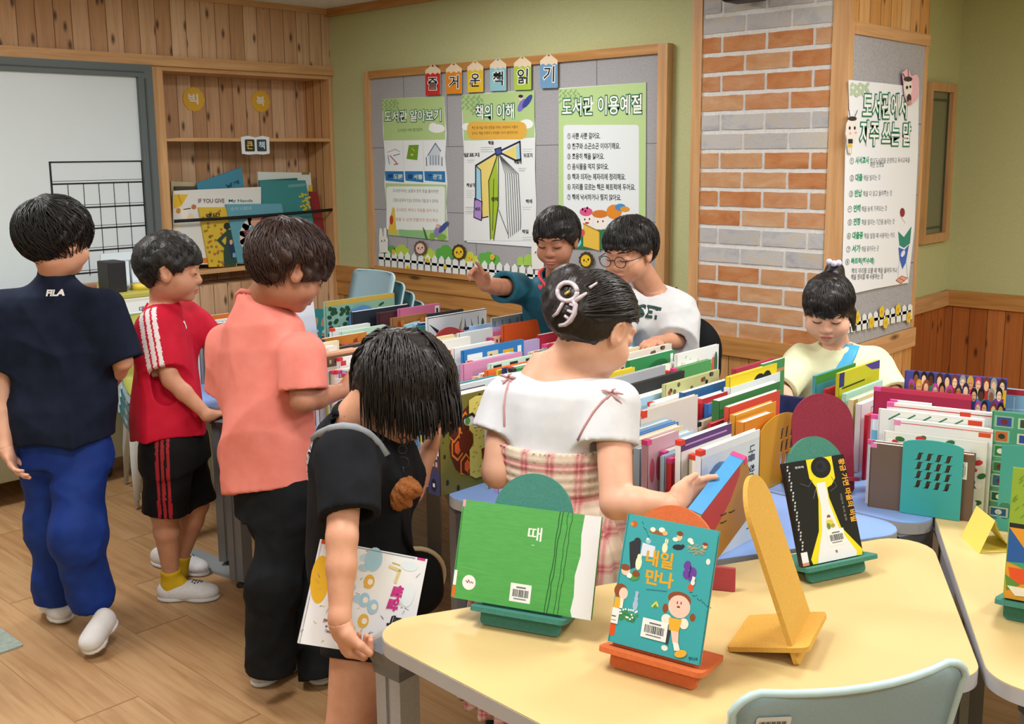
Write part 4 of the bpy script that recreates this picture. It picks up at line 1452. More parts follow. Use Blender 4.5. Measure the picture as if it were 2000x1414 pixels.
def held_book(label, a, d, s0, t0, w, h, th, lean, name='picture_book', group=None, cover='ffffff', front=None, back=None, pages='eeece4', parts=None, side=0.006, name_cat='book'):
    """book leaning on a stand; s0,t0 = lower left corner in plate coordinates, front cover towards -Y local"""
    rz = math.atan2(d[1], d[0])
    n = np.array([d[1], -d[0]])          # outward (front)
    base = np.array([a[0], a[1], TZ]) + np.array([d[0], d[1], 0]) * s0 + (np.array([0, 0, math.cos(lean)]) - np.array([n[0], n[1], 0]) * math.sin(lean)) * t0
    out = np.array([n[0] * math.cos(lean), n[1] * math.cos(lean), math.sin(lean)])
    base = base + out * (th / 2 + side)
    r = make_book(label, w, h, th, cover, back or cover, cover, front=front, group=group, pages=pages)
    r.location = base
    r.rotation_euler = (Euler((-lean, 0, 0)).to_matrix().to_4x4()).to_euler()
    r.matrix_world = Matrix.Translation(Vector(base)) @ Matrix.Rotation(rz, 4, 'Z') @ Matrix.Rotation(-lean, 4, 'X')
    return r


# ================================================================== BOOKS
m_pages = speckled('page_edges', 'dcd8cc', 'efece2', 260, .85, .2, .1, (1, 1, 1))
COVERM = {}


def covermat(c):
    if isinstance(c, bpy.types.Material): return c
    if c not in COVERM:
        COVERM[c] = flat(c, .38, .4)
    return COVERM[c]


def make_book(label, w, h, t, front_c, back_c, spine_c, front=None, group=None, pages=None, spine_tag=None, name='picture_book', draw_spine=None, round_c=.0):
    """spine at x=0, width +x, height +z, thickness centred on y; front cover faces -y"""
    b = MB()
    c = .0022
    mf, mbk, ms = covermat(front_c), covermat(back_c), covermat(spine_c)
    b.box((0, -t / 2, 0), (w, -t / 2 + c, h), mf)
    b.box((0, t / 2 - c, 0), (w, t / 2, h), mbk)
    b.box((-.0015, -t / 2, 0), (.002, t / 2, h), ms)
    if front:
        s = Sheet(b, (0, -t / 2, 0), (1, 0, 0), (0, 0, 1), .00025)
        s.units(lambda p: (p[0] * w, p[1] * h))
        front(s)
    if draw_spine:
        s = Sheet(b, (-.0016, t / 2, 0), (0, -1, 0), (0, 0, 1), .00025)
        s.units(lambda p: (p[0] * t, p[1] * h))
        draw_spine(s)
    r = b.build(name)
    tag(r, label, 'book', group)
    b = MB(); b.box((.003, -t / 2 + c + .0004, .003), (w - .004, t / 2 - c - .0004, h - .003), m_pages); b.build('page_block', r)
    if spine_tag:
        b = MB()
        col1, col2 = spine_tag
        z1 = h - .004 if spine_tag[1] is None else h * .18
        if spine_tag[1] is None:
            b.box((-.0022, -t / 2 - .0006, h - .011), (.016, t / 2 + .0006, h + .0006), flat(col1, .45))
        else:
            b.box((-.0022, -t / 2 - .0006, h * .05), (.022, t / 2 + .0006, h * .05 + .018), flat(col1, .45))
            b.box((-.0022, -t / 2 - .0006, h * .05 + .018), (.022, t / 2 + .0006, h * .05 + .05), flat(col2, .45))
        b.build('spine_label', r)
    return r


def barcode(s, x0, y0, w, h, aspect=1.0, rot=False):
    """library barcode sticker in unit cover coordinates"""
    s.poly([(x0, y0), (x0 + w, y0), (x0 + w, y0 + h), (x0, y0 + h)], 'e9ecec')
    rr = random.Random(int(x0 * 1000))
    if rot:
        y = y0 + h * .12
        while y < y0 + h * .88:
            d = h * rr.choice((.02, .035, .05))
            s.rect(x0 + w * .22, y, x0 + w * .66, min(y + d, y0 + h * .9), '26282a'); y += d + h * .028
        s.rect(x0 + w * .76, y0 + h * .25, x0 + w * .82, y0 + h * .75, '77797b')
    else:
        x = x0 + w * .12
        while x < x0 + w * .88:
            d = w * rr.choice((.018, .03, .045))
            s.rect(x, y0 + h * .28, min(x + d, x0 + w * .9), y0 + h * .68, '26282a'); x += d + w * .024
        s.rect(x0 + w * .28, y0 + h * .76, x0 + w * .74, y0 + h * .84, '6a6c6e'); s.rect(x0 + w * .2, y0 + h * .14, x0 + w * .8, y0 + h * .2, '77797b')


# ---- the four stands and their books
D1 = (.932, .363); A1 = (-1.367, 1.342)
D2 = (.982, .189); A2 = (-1.074, 1.378)
D3 = (.381, .925); A3 = (-.986, 1.945)
stand('dark green arched stand holding the wide green book', A1, D1, '3f7f74')
stand('orange arched stand holding the turquoise picture book', A2, D2, 'cf6a3a')
stand('green arched stand with the black and yellow book, behind the empty one', A3, D3, '3f8070', w=.155, hgt=.305)
D4 = (-.27, .963); A4 = (-.827, 1.600)
stand('empty mustard yellow arched stand on the yellow table', A4, D4, 'd0a248', w=.150, hgt=.335, ledge_w=.165)
LEAN = math.radians(20)


def f_green(s):
    s.poly([(.90, 0), (1, 0), (1, 1), (.885, 1), (.875, .8), (.885, .6), (.86, .4), (.868, .2), (.855, .06), (.87, .0)], 'dfe2e6')
    rr = random.Random(4)
    for x0, dx, wd in ((.715, -.035, .0016), (.728, -.03, .0014), (.77, -.025, .0011), (.80, -.03, .001)):
        pts = [(x0 + dx * k / 14 + rr.uniform(-.006, .006), 1 - k / 14) for k in range(15)]
        s.line(pts, wd, '1c5a2a')
    s.text('때', (.50, .68), (.60, .68), .026, 'e8f0e6', .01)
    s.line([(.535, .635), (.555, .635)], .0012, 'cfe3cc')
    s.ell(.115, .175, .05, .075, 'e6e9e8'); s.line([(.09, .19), (.105, .17), (.11, .2), (.125, .17)], .0015, '9a4a62'); s.line([(.13, .185), (.145, .175)], .0015, '4a4a52')
    s.poly([(-.002, .13), (.02, .13), (.02, .28), (-.002, .28)], 'e9ecec'); s.poly([(-.002, .01), (.02, .01), (.02, .13), (-.002, .13)], 'd9662a')
    s.poly([(-.002, .93), (.018, .93), (.018, 1), (-.002, 1)], 'e69ab8')
    barcode(s, .42, .06, .15, .18)
    s.line([(.02, .32), (.22, .30)], .0008, '6fc276')


g1 = speckled('green_cover', '4c9f4e', '56a856', 30, .35, .02, .45, (1, 1, 6))
held_book('wide bright green book titled 때 with a white strip at its right', A1, D1, -.062, .043, .288, .192, .009, LEAN, cover=g1, front=f_green)


def child(s, x, y, k, dress, hair='8a4a2a', full=True):
    """small plain cartoon child"""
    if full:
        s.poly([(x - .035 * k, y - .05 * k), (x + .035 * k, y - .05 * k), (x + .045 * k, y - .15 * k), (x - .045 * k, y - .15 * k)], dress)
    s.ell(x, y + .02 * k, .055 * k, .042 * k, hair); s.ell(x + .006 * k, y, .045 * k, .034 * k, 'f0c9b4')
    s.ell(x + .022 * k, y + .004 * k, .004 * k, .004 * k, '3a2a22')


def f_teal(s):
    rr = random.Random(2)
    s.ell(.085, .93, .035, .025, 'b9632f'); s.ell(.06, .925, .02, .015, 'e0863a')
    for k in range(9): s.ell(.17 + .012 * k, .95 - .012 * k + rr.uniform(-.008, .008), .006, .004, '1f4a50')
    s.ell(.36, .90, .10, .016, '9a5a2e'); s.ell(.30, .915, .03, .018, 'f2ead8'); s.ell(.40, .925, .035, .02, 'f2ead8'); s.ell(.44, .905, .03, .018, 'e0b080')
    s.ell(.60, .90, .03, .03, 'e9c29a'); s.ell(.60, .925, .035, .018, '7a4a2a'); s.ell(.56, .875, .03, .016, 'efe8da')
    s.ell(.72, .89, .03, .018, 'f0ecdc'); s.ell(.74, .875, .022, .012, 'f0ecdc')
    # white suitcase, black animals
    s.poly([(.205, .70), (.36, .705), (.355, .79), (.21, .80)], 'd3deee'); s.ell(.27, .82, .03, .02, '9cc6d8'); s.ell(.26, .835, .015, .01, 'f0f0f0')
    s.poly([(.06, .78), (.10, .80), (.19, .80), (.20, .70), (.17, .60), (.12, .58), (.09, .66)], '2e3038'); s.ell(.15, .80, .04, .03, '2e3038'); s.ell(.20, .64, .035, .055, 'efe9c8'); s.ell(.20, .69, .025, .02, 'efe9c8')
    s.ell(.46, .795, .03, .04, 'efe6c0'); s.ell(.46, .85, .008, .02, 'efe6c0'); s.ell(.48, .848, .008, .02, 'efe6c0')
    s.ell(.60, .82, .06, .022, '2e3038', .1); s.ell(.65, .835, .02, .014, '2e3038')
    for k in range(46):
        a = rr.uniform(0, 6.28); r1 = rr.uniform(.2, 1)
        x, y = .80 + .10 * r1 * math.cos(a), .835 + .045 * r1 * math.sin(a)
        s.line([(x - .02, y - .008), (x + .02, y + .008 * rr.choice((-1, 1)))], .0007, 'b9b48a')
    s.ell(.885, .87, .025, .02, 'e9b48a'); s.ell(.885, .885, .028, .012, '8a3a2a'); s.ell(.94, .76, .022, .022, 'efe8da')
    # title
    s.text('내일', (.275, .635), (.575, .64), .029, 'd8a42a', .035)
    s.text('만나', (.30, .495), (.61, .50), .027, 'd8a42a', .035)
    # butterfly
    for sx, sy, a in ((.73, .70, .5), (.80, .66, -.5), (.735, .635, -.3), (.79, .625, .2)): s.ell(sx, sy, .04, .035, '6a3fa0', a)
    s.line([(.77, .70), (.765, .62)], .002, '3a2060')
    # girls and rabbits
    s.ell(.07, .56, .05, .035, 'f0c9b4'); s.ell(.06, .585, .055, .025, '8a4a2a'); s.ell(.17, .53, .06, .03, '4f9a4a', .1); s.ell(.19, .555, .04, .025, '8a4a2a'); s.ell(.12, .53, .03, .02, 'f4f0ea')
    s.ell(.05, .40, .075, .055, '8a4a2a'); s.ell(.085, .385, .05, .045, 'f3cdb8'); s.poly([(.0, .345), (.06, .35), (.075, .27), (-.0, .26)], 'e2ad36'); s.poly([(.06, .35), (.10, .34), (.10, .27), (.07, .27)], 'f3e8d8')
    s.ell(.235, .32, .028, .042, 'a8bcd8'); s.ell(.235, .37, .022, .02, 'a8bcd8'); s.line([(.228, .39), (.226, .42)], .003, 'a8bcd8'); s.line([(.242, .39), (.246, .42)], .003, 'a8bcd8')
    for k in range(22): s.ell(.08 + rr.uniform(0, .20), .225 + rr.uniform(-.03, .04), .018, .014, '3f8a4a')
    for k in range(16): s.ell(.07 + rr.uniform(0, .22), .235 + rr.uniform(-.03, .045), .010, .008, 'eef2ea')
    s.ell(.80, .545, .03, .028, 'd2563a'); s.ell(.815, .585, .022, .022, 'f2ece2'); s.line([(.81, .60), (.812, .625)], .003, 'f2ece2'); s.line([(.822, .60), (.828, .622)], .003, 'f2ece2')
    for k in range(14): s.ell(.80 + .018 * k, .51 - .006 * k + rr.uniform(-.012, .012), .008, .004, '1f5a62')
    s.line([(.33, .455), (.55, .475)], .002, '2a7a86'); s.line([(.42, .34), (.46, .38), (.48, .35)], .003, 'e5d54a'); s.ell(.455, .345, .02, .012, '4f9a4a')
    # big girl walking
    s.ell(.70, .44, .125, .055, '8a4a2a'); s.ell(.565, .35, .03, .035, '8a4a2a'); s.ell(.865, .33, .03, .03, '8a4a2a')
    s.ell(.71, .385, .118, .085, 'f4c6b6'); s.ell(.70, .42, .014, .018, 'f4c6b6'); s.line([(.685, .405), (.685, .42)], .0016, '3a2a22'); s.line([(.725, .407), (.725, .422)], .0016, '3a2a22'); s.poly([(.685, .375), (.72, .377), (.715, .39), (.69, .388)], '7a3a3a')
    s.ell(.595, .27, .055, .04, 'f0e6d6'); s.ell(.785, .27, .05, .04, 'f0e6d6')
    s.poly([(.62, .29), (.76, .295), (.745, .20), (.64, .195)], 'e2ad36'); s.poly([(.66, .20), (.745, .20), (.76, .11), (.70, .11)], 'f4c6b6'); s.poly([(.70, .12), (.76, .12), (.79, .07), (.73, .06)], 'f0ece2'); s.ell(.80, .05, .065, .028, 'e2ad36', .25)
    s.poly([(.60, .20), (.66, .20), (.65, .09), (.60, .10)], '33363f'); s.ell(.62, .06, .035, .02, 'eee8dc')
    s.text('창비교육', (.89, .018), (.985, .03), .006, '1f4a50', .02)
    # library labels
    s.poly([(-.006, .145), (.075, .145), (.075, .265), (-.006, .265)], 'e6e8e8'); s.line([(.0, .17), (.05, .17)], .0012, '8a8c8e'); s.line([(.0, .20), (.04, .2)], .002, '55585a')
    s.poly([(-.006, .05), (.055, .05), (.055, .145), (-.006, .145)], 'd2531f')
    barcode(s, .345, .10, .28, .145)


held_book('turquoise picture book titled 내일 만나 with a walking girl', A2, D2, -.004, .045, .172, .228, .010, LEAN, cover=flat('38a2aa', .4, .4, name='turquoise_cover'), front=f_teal)


def f_black(s):
    s.poly([(.36, 1), (.79, 1), (.78, .78), (.70, .72), (.62, .70), (.62, .6), (.72, .3), (1, .05), (.98, .0), (.16, 0), (.14, .05), (.35, .3), (.44, .6), (.44, .72), (.36, .82)], 'e6d81e')
    s.poly([(.455, .76), (.605, .76), (.60, .55), (.68, .3), (.90, .04), (.88, 0), (.24, 0), (.25, .04), (.40, .3), (.46, .55)], 'e4e6ea')
    s.ell(.58, .905, .165, .105, '17181c'); s.ell(.58, .915, .10, .06, '24262c'); s.ell(.565, .92, .05, .03, '17181c')
    s.line([(.2, .78), (.32, .74), (.40, .80)], .0012, '5a5d66'); s.line([(.72, .80), (.78, .70), (.66, .66)], .0012, '5a5d66'); s.line([(.44, .72), (.36, .62)], .0012, '77797f')
    s.text('황금 가면 마을의 비밀', (.885, .96), (.90, .33), .017, 'dda33a', .03, dv=(1, 0))
    s.text('어린이 추리 동화', (.80, .62), (.805, .35), .006, '8a8c92', .01, dv=(1, 0))
    s.text('동화책', (.16, .93), (.30, .925), .005, 'c9cbd0', .02)
    s.ell(.55, .42, .03, .02, '8a5a3a'); s.ell(.55, .36, .06, .035, 'd8c84a'); s.ell(.52, .33, .03, .03, '6a8a3a'); s.ell(.59, .33, .035, .02, 'b0a03a'); s.ell(.55, .40, .05, .012, 'e6e2d2')
    barcode(s, .47, .14, .28, .15)
    s.text('창', (.55, .065), (.59, .065), .006, '3a3c42', .03)
    s.rect(-.004, .03, .10, .13, 'e2e6ea'); s.rect(-.004, .0, .10, .03, 'd98a6a')
    for k in range(26): s.ell(.035 + .012 * (k % 3), .16 + .032 * k, .016, .010, 'b9bbc0', .4)


m_bk = flat('1b1c20', .28, .5, name='black_gloss_cover')
held_book('black and yellow book titled 황금 가면 마을의 비밀', A3, D3, -.018, .040, .163, .218, .013, LEAN, cover=m_bk, front=f_black)

# ================================================================== UPRIGHT BOOKS IN ROWS
NX = np.array((1.0, 0, 0))
CN = {'white': ['e9e9e6', 'e2e6ea', 'eeece4'], 'pale blue': ['a9cfe6', '9cc4e0', 'b9d8ea'], 'mint': ['b9dccb', 'a8d6c4'], 'yellow': ['e3cb3a', 'ddc22e'], 'orange': ['dd7a2e', 'd96a28'],
      'red': ['b8262e', 'c8323a'], 'pink': ['dd8fb0', 'd27aa2'], 'navy': ['28305c', '2b3768'], 'green': ['3c8a4c', '4a9a58'], 'brown': ['6a4a34', '7a5840'], 'black': ['25262a', '303136'],
      'lavender': ['a995cf', 'b8a6d8'], 'teal': ['2f7f8a', '3a8f98'], 'cream': ['e6dcc0', 'ded2b0'], 'grey': ['a9adb2', 'b9bdc2'], 'blue': ['2f6fb8', '3a7cc6'], 'olive': ['8a8a3a', '7d7f34'], 'peach': ['e6b296', 'dfa688'], 'purple': ['6a3a78', '75468a']}
WEIGHT = ['white'] * 9 + ['pale blue'] * 3 + ['mint'] * 2 + ['yellow'] * 3 + ['orange'] * 3 + ['red'] * 3 + ['pink'] * 3 + ['navy'] * 2 + ['green'] * 3 + ['brown'] * 2 + ['black'] * 2 + ['lavender'] + ['teal'] * 2 + ['cream'] * 3 + ['grey'] * 2 + ['blue'] * 2 + ['olive'] + ['peach'] * 2
TAGS = ['c8323a', 'd2402e', 'd84a86', 'd64f94', '2a2a2c', 'd2402e', 'cf3f7a']
rw = random.Random(11)
ROWS = {}      # row -> list of dicts


def strip_art(rr):
    """random print on the upper part of a cover"""
    kind = rr.randint(0, 5)
    c1, c2 = rr.choice(CN[rr.choice(WEIGHT)]), rr.choice(CN[rr.choice(list(CN))])
    def f(s):
        if kind == 0:
            s.rect(0, .86, 1, .95, c2)
        elif kind == 1:
            for k in range(7): s.ell(rr.uniform(.1, .9), rr.uniform(.65, .95), .05, .04, rr.choice((c1, c2)), 0, 10)
        elif kind == 2:
            s.rect(.12, .80, .55, .90, c2); s.rect(.6, .84, .85, .86, c1)
        elif kind == 3:
            for k in range(9): s.rect(.06 + k * .1, .90, .10 + k * .1, .96, '2c2d31' if k % 2 else c2)
        elif kind == 4:
            s.poly([(0, .6), (.3, .9), (.5, .8), (.75, .95), (1, .75), (1, .5), (0, .5)], c2)
        else:
            s.rect(.70, .80, .92, .93, 'e8eaea'); s.rect(.74, .83, .88, .88, '303236')
    return f


def row_put(row, X, y0, w, h, t, col, label=None, art=None, lean=0.0, cname=None, tag_col=None, spine=None):
    ROWS.setdefault(row, []).append(dict(X=X, y0=y0, w=w, h=h, t=t, col=col, label=label, art=art, lean=lean, cname=cname, tag=tag_col, spine=spine))


def key(row, h, pl, pr_, col, label, cname, art=None, t=.014, tag_col=None, lean=0.0, spine=None):
    """book whose top edge is seen from pl to pr_ in the photo; h its height"""
    P = at_z(pl[0], pl[1], TZ + h)
    Q = at_plane(pr_[0], pr_[1], (P[0], 0, 0), NX)
    row_put(row, float(P[0]) - t / 2, float(P[1]), float(Q[1] - P[1]), h, t, col, label, art, lean, cname, tag_col, spine)


def a_plants(s):
    rr = random.Random(5)
    s.rect(0, .93, 1, 1, 'c8a84a')
    for k in range(26): s.ell(rr.uniform(.05, .32), rr.uniform(.5, .9), .03, .035, '1f4a34', rr.uniform(0, 3), 8)
    s.line([(.3, .72), (.98, .78)], .004, '1f3f30'); s.ell(.55, .8, .03, .04, '2d5a3a', .4, 8); s.ell(.8, .86, .05, .02, '244a3a', .5, 8)
    s.line([(.30, .45), (.34, .3), (.28, .2), (.38, .15)], .006, '5a2a20'); s.line([(.26, .28), (.40, .22)], .004, '5a2a20')
def a_lion(s):
    s.rect(.06, .62, .30, .93, 'dfe8ee'); s.rect(.22, .68, .27, .80, '5a6068')
    s.rect(.38, .60, .56, .92, 'cfc8a8'); s.ell(.44, .78, .04, .10, '7a4a24'); s.ell(.52, .74, .03, .12, '9aa04a')
    s.rect(.64, .58, .82, .90, 'd6a82a'); s.ell(.72, .74, .06, .10, 'a8721c'); s.line([(.67, .85), (.79, .66)], .006, '6e4a14')
    s.rect(.89, .6, .955, .92, 'e8ecec'); s.rect(.905, .66, .94, .82, '2e3034')
def a_birds(s):
    s.line([(0, .99), (1, .99)], .003, '2a2c30')
    s.poly([(.02, .9), (.18, .78), (.16, .72)], '26282c'); s.line([(.2, .45), (.26, .72), (.40, .78), (.45, .5)], .008, '7fa0b8'); s.poly([(.44, .55), (.58, .95), (.5, .4)], 'b89a52')
    s.poly([(.62, .92), (.66, .6), (.60, .55)], '7a3a56'); s.poly([(.72, .9), (.82, .5), (.76, .55)], '2a3a44'); s.line([(.85, .9), (.86, .5)], .004, '4a5a66'); s.ell(.93, .7, .03, .16, '55624a')
def a_fairy(s):
    rr = random.Random(8)
    for k, c in enumerate(('b86a72', '3a7f88', 'c24a56', '2f6a4a', '4a4a86', '7a5a8a', 'c86a4a')):
        s.ell(.12 + .125 * k, .78 - .14 * (k % 3), .045, .075, c, .4 * (k % 3), 12); s.ell(.12 + .125 * k, .86 - .14 * (k % 3), .02, .025, 'e8c6a8', 0, 8)
    s.ell(.80, .55, .12, .22, 'c85a48'); s.ell(.72, .5, .05, .16, '6a4a3a'); s.ell(.93, .75, .04, .16, '2f6a54'); s.ell(.35, .35, .05, .1, '2f6a4a')
    for k in range(14): s.ell(rr.uniform(.05, .7), rr.uniform(.4, .95), .008, .008, '3a3c40', 0, 6)
def a_tree(s):
    rr = random.Random(9)
    s.rect(0, .90, 1, 1, '5a3a72'); s.rect(.08, .94, .9, .955, 'b88ac0')
    for k in range(40): s.line([(.62, .5), (.5 + rr.uniform(0, .3), .55 + rr.uniform(0, .26))], .003, '6fae5a')
    s.text('나무', (.18, .60), (.36, .60), .014, '7a2a3a', .04); s.rect(.1, .45, .16, .53, '3a7fb0'); s.rect(.2, .46, .34, .53, '4a90c0')
def a_orangedot(s):
    for k in range(10): s.ell(.1 + .09 * k, .8 + .1 * math.sin(k), .05, .06, '8a3a1a' if k % 2 else 'c8762a', .3 * k, 10)
def a_whitetext(s):
    s.rect(.0, .93, 1, 1, 'e2e6ec'); s.ell(.30, .55, .26, .30, '6a90bc'); s.ell(.30, .55, .2, .24, 'a9c2dc'); s.poly([(.1, .4), (.4, .55), (.52, .35), (.3, .2)], 'c8962e')
    s.text('나를 찾아 떠난 이야기', (.80, .88), (.80, .12), .030, '2a3550', .02, dv=(1, 0))
def a_brownred(s):
    s.poly([(0, 0), (0, .86), (.14, .80), (.34, .55), (.46, .25), (.5, 0)], 'b5404a')
    for x, y in ((.55, .52), (.42, .36), (.54, .33)):
        s.line([(x - .05, y - .05), (x, y), (x + .03, y + .06)], .003, '26201c')
def a_gray(s):
    s.rect(.3, .2, .5, .55, '8a8f94'); s.ell(.62, .5, .05, .2, '9a6a6a'); s.rect(.56, .3, .68, .45, '5a3a3a')
def a_window(s):
    for k in range(12): s.rect(.02 + .08 * k, .82, .07 + .08 * k, .95, '8fb0c2' if k % 2 else '6f8fa6')
    s.rect(.02, .78, .98, .80, '4a6a80')
def a_ltblue(s):
    s.rect(.52, .1, .97, .98, 'b8a24a'); s.ell(.72, .6, .12, .3, '4f4a30'); s.rect(.80, .2, .92, .9, 'e8ecec'); s.rect(.84, .4, .88, .7, '303236')
    for k in range(6): s.line([(.06, .2 + .1 * k), (.4, .22 + .1 * k)], .002, '5a90b0')
def a_pattern(s):
    rr = random.Random(3)
    for k in range(50): s.ell(rr.uniform(.03, .97), rr.uniform(.3, .98), .03, .03, rr.choice(('2a2c2e', 'c8c6ba', '8a3a34', '5a5a4a')), rr.uniform(0, 3), 8)
def a_kids(s):
    s.rect(.02, .6, .98, .97, 'e8d02a'); s.ell(.62, .82, .14, .12, '1d1d1f'); s.ell(.78, .85, .1, .1, '1d1d1f'); s.line([(.55, .7), (.85, .68)], .006, '1d1d1f'); s.ell(.70, .8, .05, .04, 'e8e6da')
def a_ygreen(s):
    s.rect(.0, .84, .12, 1, '2a2f6a'); s.poly([(.62, 1), (1, 1), (1, .9), (.8, .92)], '4a3f8a')
    for k, (x1, b_) in enumerate(((.62, 1), (.92, 1), (.32, 1), (0, 0), (.75, 0), (.7, 0), (.72, 0))):
        if x1: s.line([(.08, .82 - .09 * k), (x1, .83 - .09 * k)], .005 if b_ else .0025, '3f4418')
    s.ell(.85, .30, .10, .08, 'd28a4a'); s.ell(.85, .36, .09, .05, '7a3a20')
def a_maze(s):
    rr = random.Random(1)
    for x, y, r in ((.12, .9, .035), (.70, .93, .04), (.15, .72, .022), (.08, .40, .022), (.12, .12, .028), (.55, .2, .025), (.72, .22, .04), (.06, .55, .01), (.3, .03, .03)): s.ell(x, y, r * .9, r * 1.2, '2f2a12', 0, 12)
    # left half: hexagon tunnels; right half: cheese-yellow half face
    s.poly([(.50, .88), (.42, .84), (.30, .74), (.22, .62), (.16, .50), (.18, .38), (.26, .24), (.36, .16), (.50, .13)], '5a2412')
    H = lambda cx, cy, r: [(cx + r * .8 * math.cos(math.pi / 3 * k + .5), cy + r * math.sin(math.pi / 3 * k + .5)) for k in range(6)]
    for cx, cy in ((.30, .46), (.44, .24), (.44, .68), (.24, .66)):
        for r, c in ((.145, 'e0822e'), (.115, '5a2412')): s.poly([(max(.165, min(.5, x)), max(.14, y)) for x, y in H(cx, cy, r)], c)
    s.poly(H(.30, .46, .075), 'e0602a'); s.poly([(min(.5, x), y) for x, y in H(.46, .24, .07)], 'e0602a'); s.ell(.44, .50, .12, .12, '6a2a14')
    s.poly([(.50, .93), (.62, .96), (.78, .95), (.98, .88), (.98, .14), (.75, .08), (.60, .08), (.50, .13), (.50, .40), (.57, .46), (.57, .56), (.50, .62)], 'd8cc6a')
    for k in range(34): s.line([(x, y) for x, y in [(rr.uniform(.55, .9), rr.uniform(.15, .9))] for _ in (0,)] + [(rr.uniform(.55, .6), .3)][:0] or [(.6, .5), (.62, .5)], .002, '7a6a2a')
    for k in range(40):
        x, y = rr.uniform(.54, .92), rr.uniform(.14, .9); s.line([(x, y), (x + .03, y + .008)], .002, '8a7a34')
    s.ell(.50, .72, .09, .055, 'd9dcd8'); s.ell(.47, .715, .045, .04, '4f8a3a'); s.line([(.42, .76), (.55, .78), (.62, .73)], .008, '33302a'); s.ell(.64, .68, .08, .055, 'd9dcd8'); s.ell(.64, .68, .05, .04, 'b9bcc8')
    s.poly([(.72, .26), (.92, .2), (.92, .4), (.70, .38)], '7a3014'); s.poly([(.76, .28), (.88, .24), (.88, .36), (.75, .35)], 'd8702a')


GRPB = {'front': 'front row of upright books', 'middle': 'middle row of upright books', 'back': 'back row of upright books', 'left': 'left row of upright books'}
# back row, left to right
key('back', .30, (635, 590), (770, 570), '86b3a0', 'big sage green book with plants and a mustard top, back row left', 'sage green', a_plants, .012)
key('back', .27, (690, 610), (800, 590), '2b3440', 'wide dark slate book in the back row behind the blue arched bookend', 'dark slate', None, .016)
key('back', .26, (740, 612), (858, 596), '4a2a34', 'dark maroon edged book just left of the pink one, back row', 'dark maroon', None, .016)
key('back', .27, (780, 604), (860, 592), 'c9709e', 'magenta pink book standing tall in the back row', 'magenta pink', lambda s: (s.rect(.86, .82, .97, .97, 'e8ecec'), s.rect(.89, .85, .94, .93, '2e3034')), .012)
key('back', .255, (766, 622), (836, 610), '9a6a3a', 'brown and orange patterned book in front of the magenta pink one', 'patterned brown', a_orangedot, .012)
key('back', .225, (806, 640), (835, 634), '2f8a86', 'short teal book with its spine towards the front, back row', 'teal', None, .012)
key('back', .225, (813, 634), (845, 628), '8fb8d8', 'short pale blue book beside the royal blue one, back row', 'pale blue', None, .02)
key('back', .23, (822, 632), (850, 626), '2f4fa8', 'royal blue book beside the white one with penguins, back row', 'royal blue', None, .02)
key('back', .27, (838, 614), (905, 606), '24262a', 'black topped book behind the white one with birds', 'black', None, .012)
key('back', .265, (835, 621), (950, 604), 'dfe6ea', 'white book with drawn birds and feathers standing in the back row', 'white with birds', a_birds, .012)
key('back', .25, (897, 652), (962, 638), 'cdd6d8', 'pale grey book with a small figure right of the red arched stand', 'pale grey', a_gray, .014)
key('back', .265, (962, 622), (1052, 605), '9fb6bf', 'grey blue book printed with a row of windows, back row', 'grey blue', a_window, .012)
key('back', .26, (983, 636), (1065, 621), 'd2561f', 'plain bright orange book in the back row', 'bright orange', None, .012)
key('back', .225, (1020, 668), (1054, 657), 'b3a2d4', 'lavender book in front of the bright orange one', 'lavender', None, .014)
key('back', .235, (1054, 655), (1090, 648), 'b3243e', 'crimson book right of the lavender one beside the boy in teal', 'crimson', None, .014)
key('back', .27, (1205, 646), (1277, 626), '8cc4e6', 'light blue book with a tan band in front of the boy with glasses', 'light blue', a_ltblue, .014)
key('back', .255, (1190, 700), (1312, 672), 'd8d6c8', 'white book with a busy dark pattern behind the green one', 'patterned white', a_pattern, .012)
key('back', .255, (1228, 705), (1318, 683), '2f8a50', 'green book left of the white book with painted figures', 'green', lambda s: (s.ell(.6, .8, .25, .12, '1f6a3c', .2), s.rect(.9, .84, .96, .96, 'e8ecec')), .012)
key('back', .255, (1322, 693), (1404, 674), 'e4e8e8', 'white book with small painted figures and flowers near the pillar', 'white with figures', a_fairy, .010)
# middle row
key('middle', .24, (905, 686), (1023, 668), '2a78bc', 'blue book with lion pictures and a white panel, middle row', 'blue with lions', a_lion, .012)
key('middle', .22, (632, 662), (716, 648), 'c8822e', 'orange book with tiger stripes between the boy in salmon and the blue arch', 'tiger striped', a_orangedot, .014)
key('middle', .20, (640, 682), (714, 668), '4a3a34', 'dark brown book in front of the tiger striped one', 'dark brown', None, .02)
key('middle', .20, (660, 692), (776, 664), '6fb6da', 'sky blue book with red label near the tiger striped one', 'sky blue', lambda s: (s.rect(.02, .86, .1, .93, 'c8323a'), s.rect(.12, .84, .26, .94, 'e4ecf0'), s.rect(.36, .84, .46, .96, 'b8a0d0')), .014)
key('middle', .235, (1190, 742), (1300, 712), 'a9aeb6', 'plain grey book behind the black one, middle row', 'plain grey', None, .014)
key('middle', .245, (1215, 757), (1337, 727), '2b2c30', 'black book with rounded corners in the middle row', 'black', None, .012)
key('middle', .245, (1300, 752), (1405, 722), 'b9bc86', 'olive and cream patterned book in front of the painted figures', 'olive cream', a_pattern, .012)
key('middle', .24, (1336, 768), (1424, 742), '2a5f94', 'deep blue book right of the olive cream one, middle row', 'deep blue', None, .016)
key('middle', .225, (1366, 782), (1421, 766), 'a81f28', 'dark red book next to a small blue one, middle row', 'dark red', None, .022, 'c8323a')
key('middle', .21, (1382, 790), (1402, 784), '3f7fd0', 'small bright blue book between the dark red and green ones', 'bright blue', None, .02)
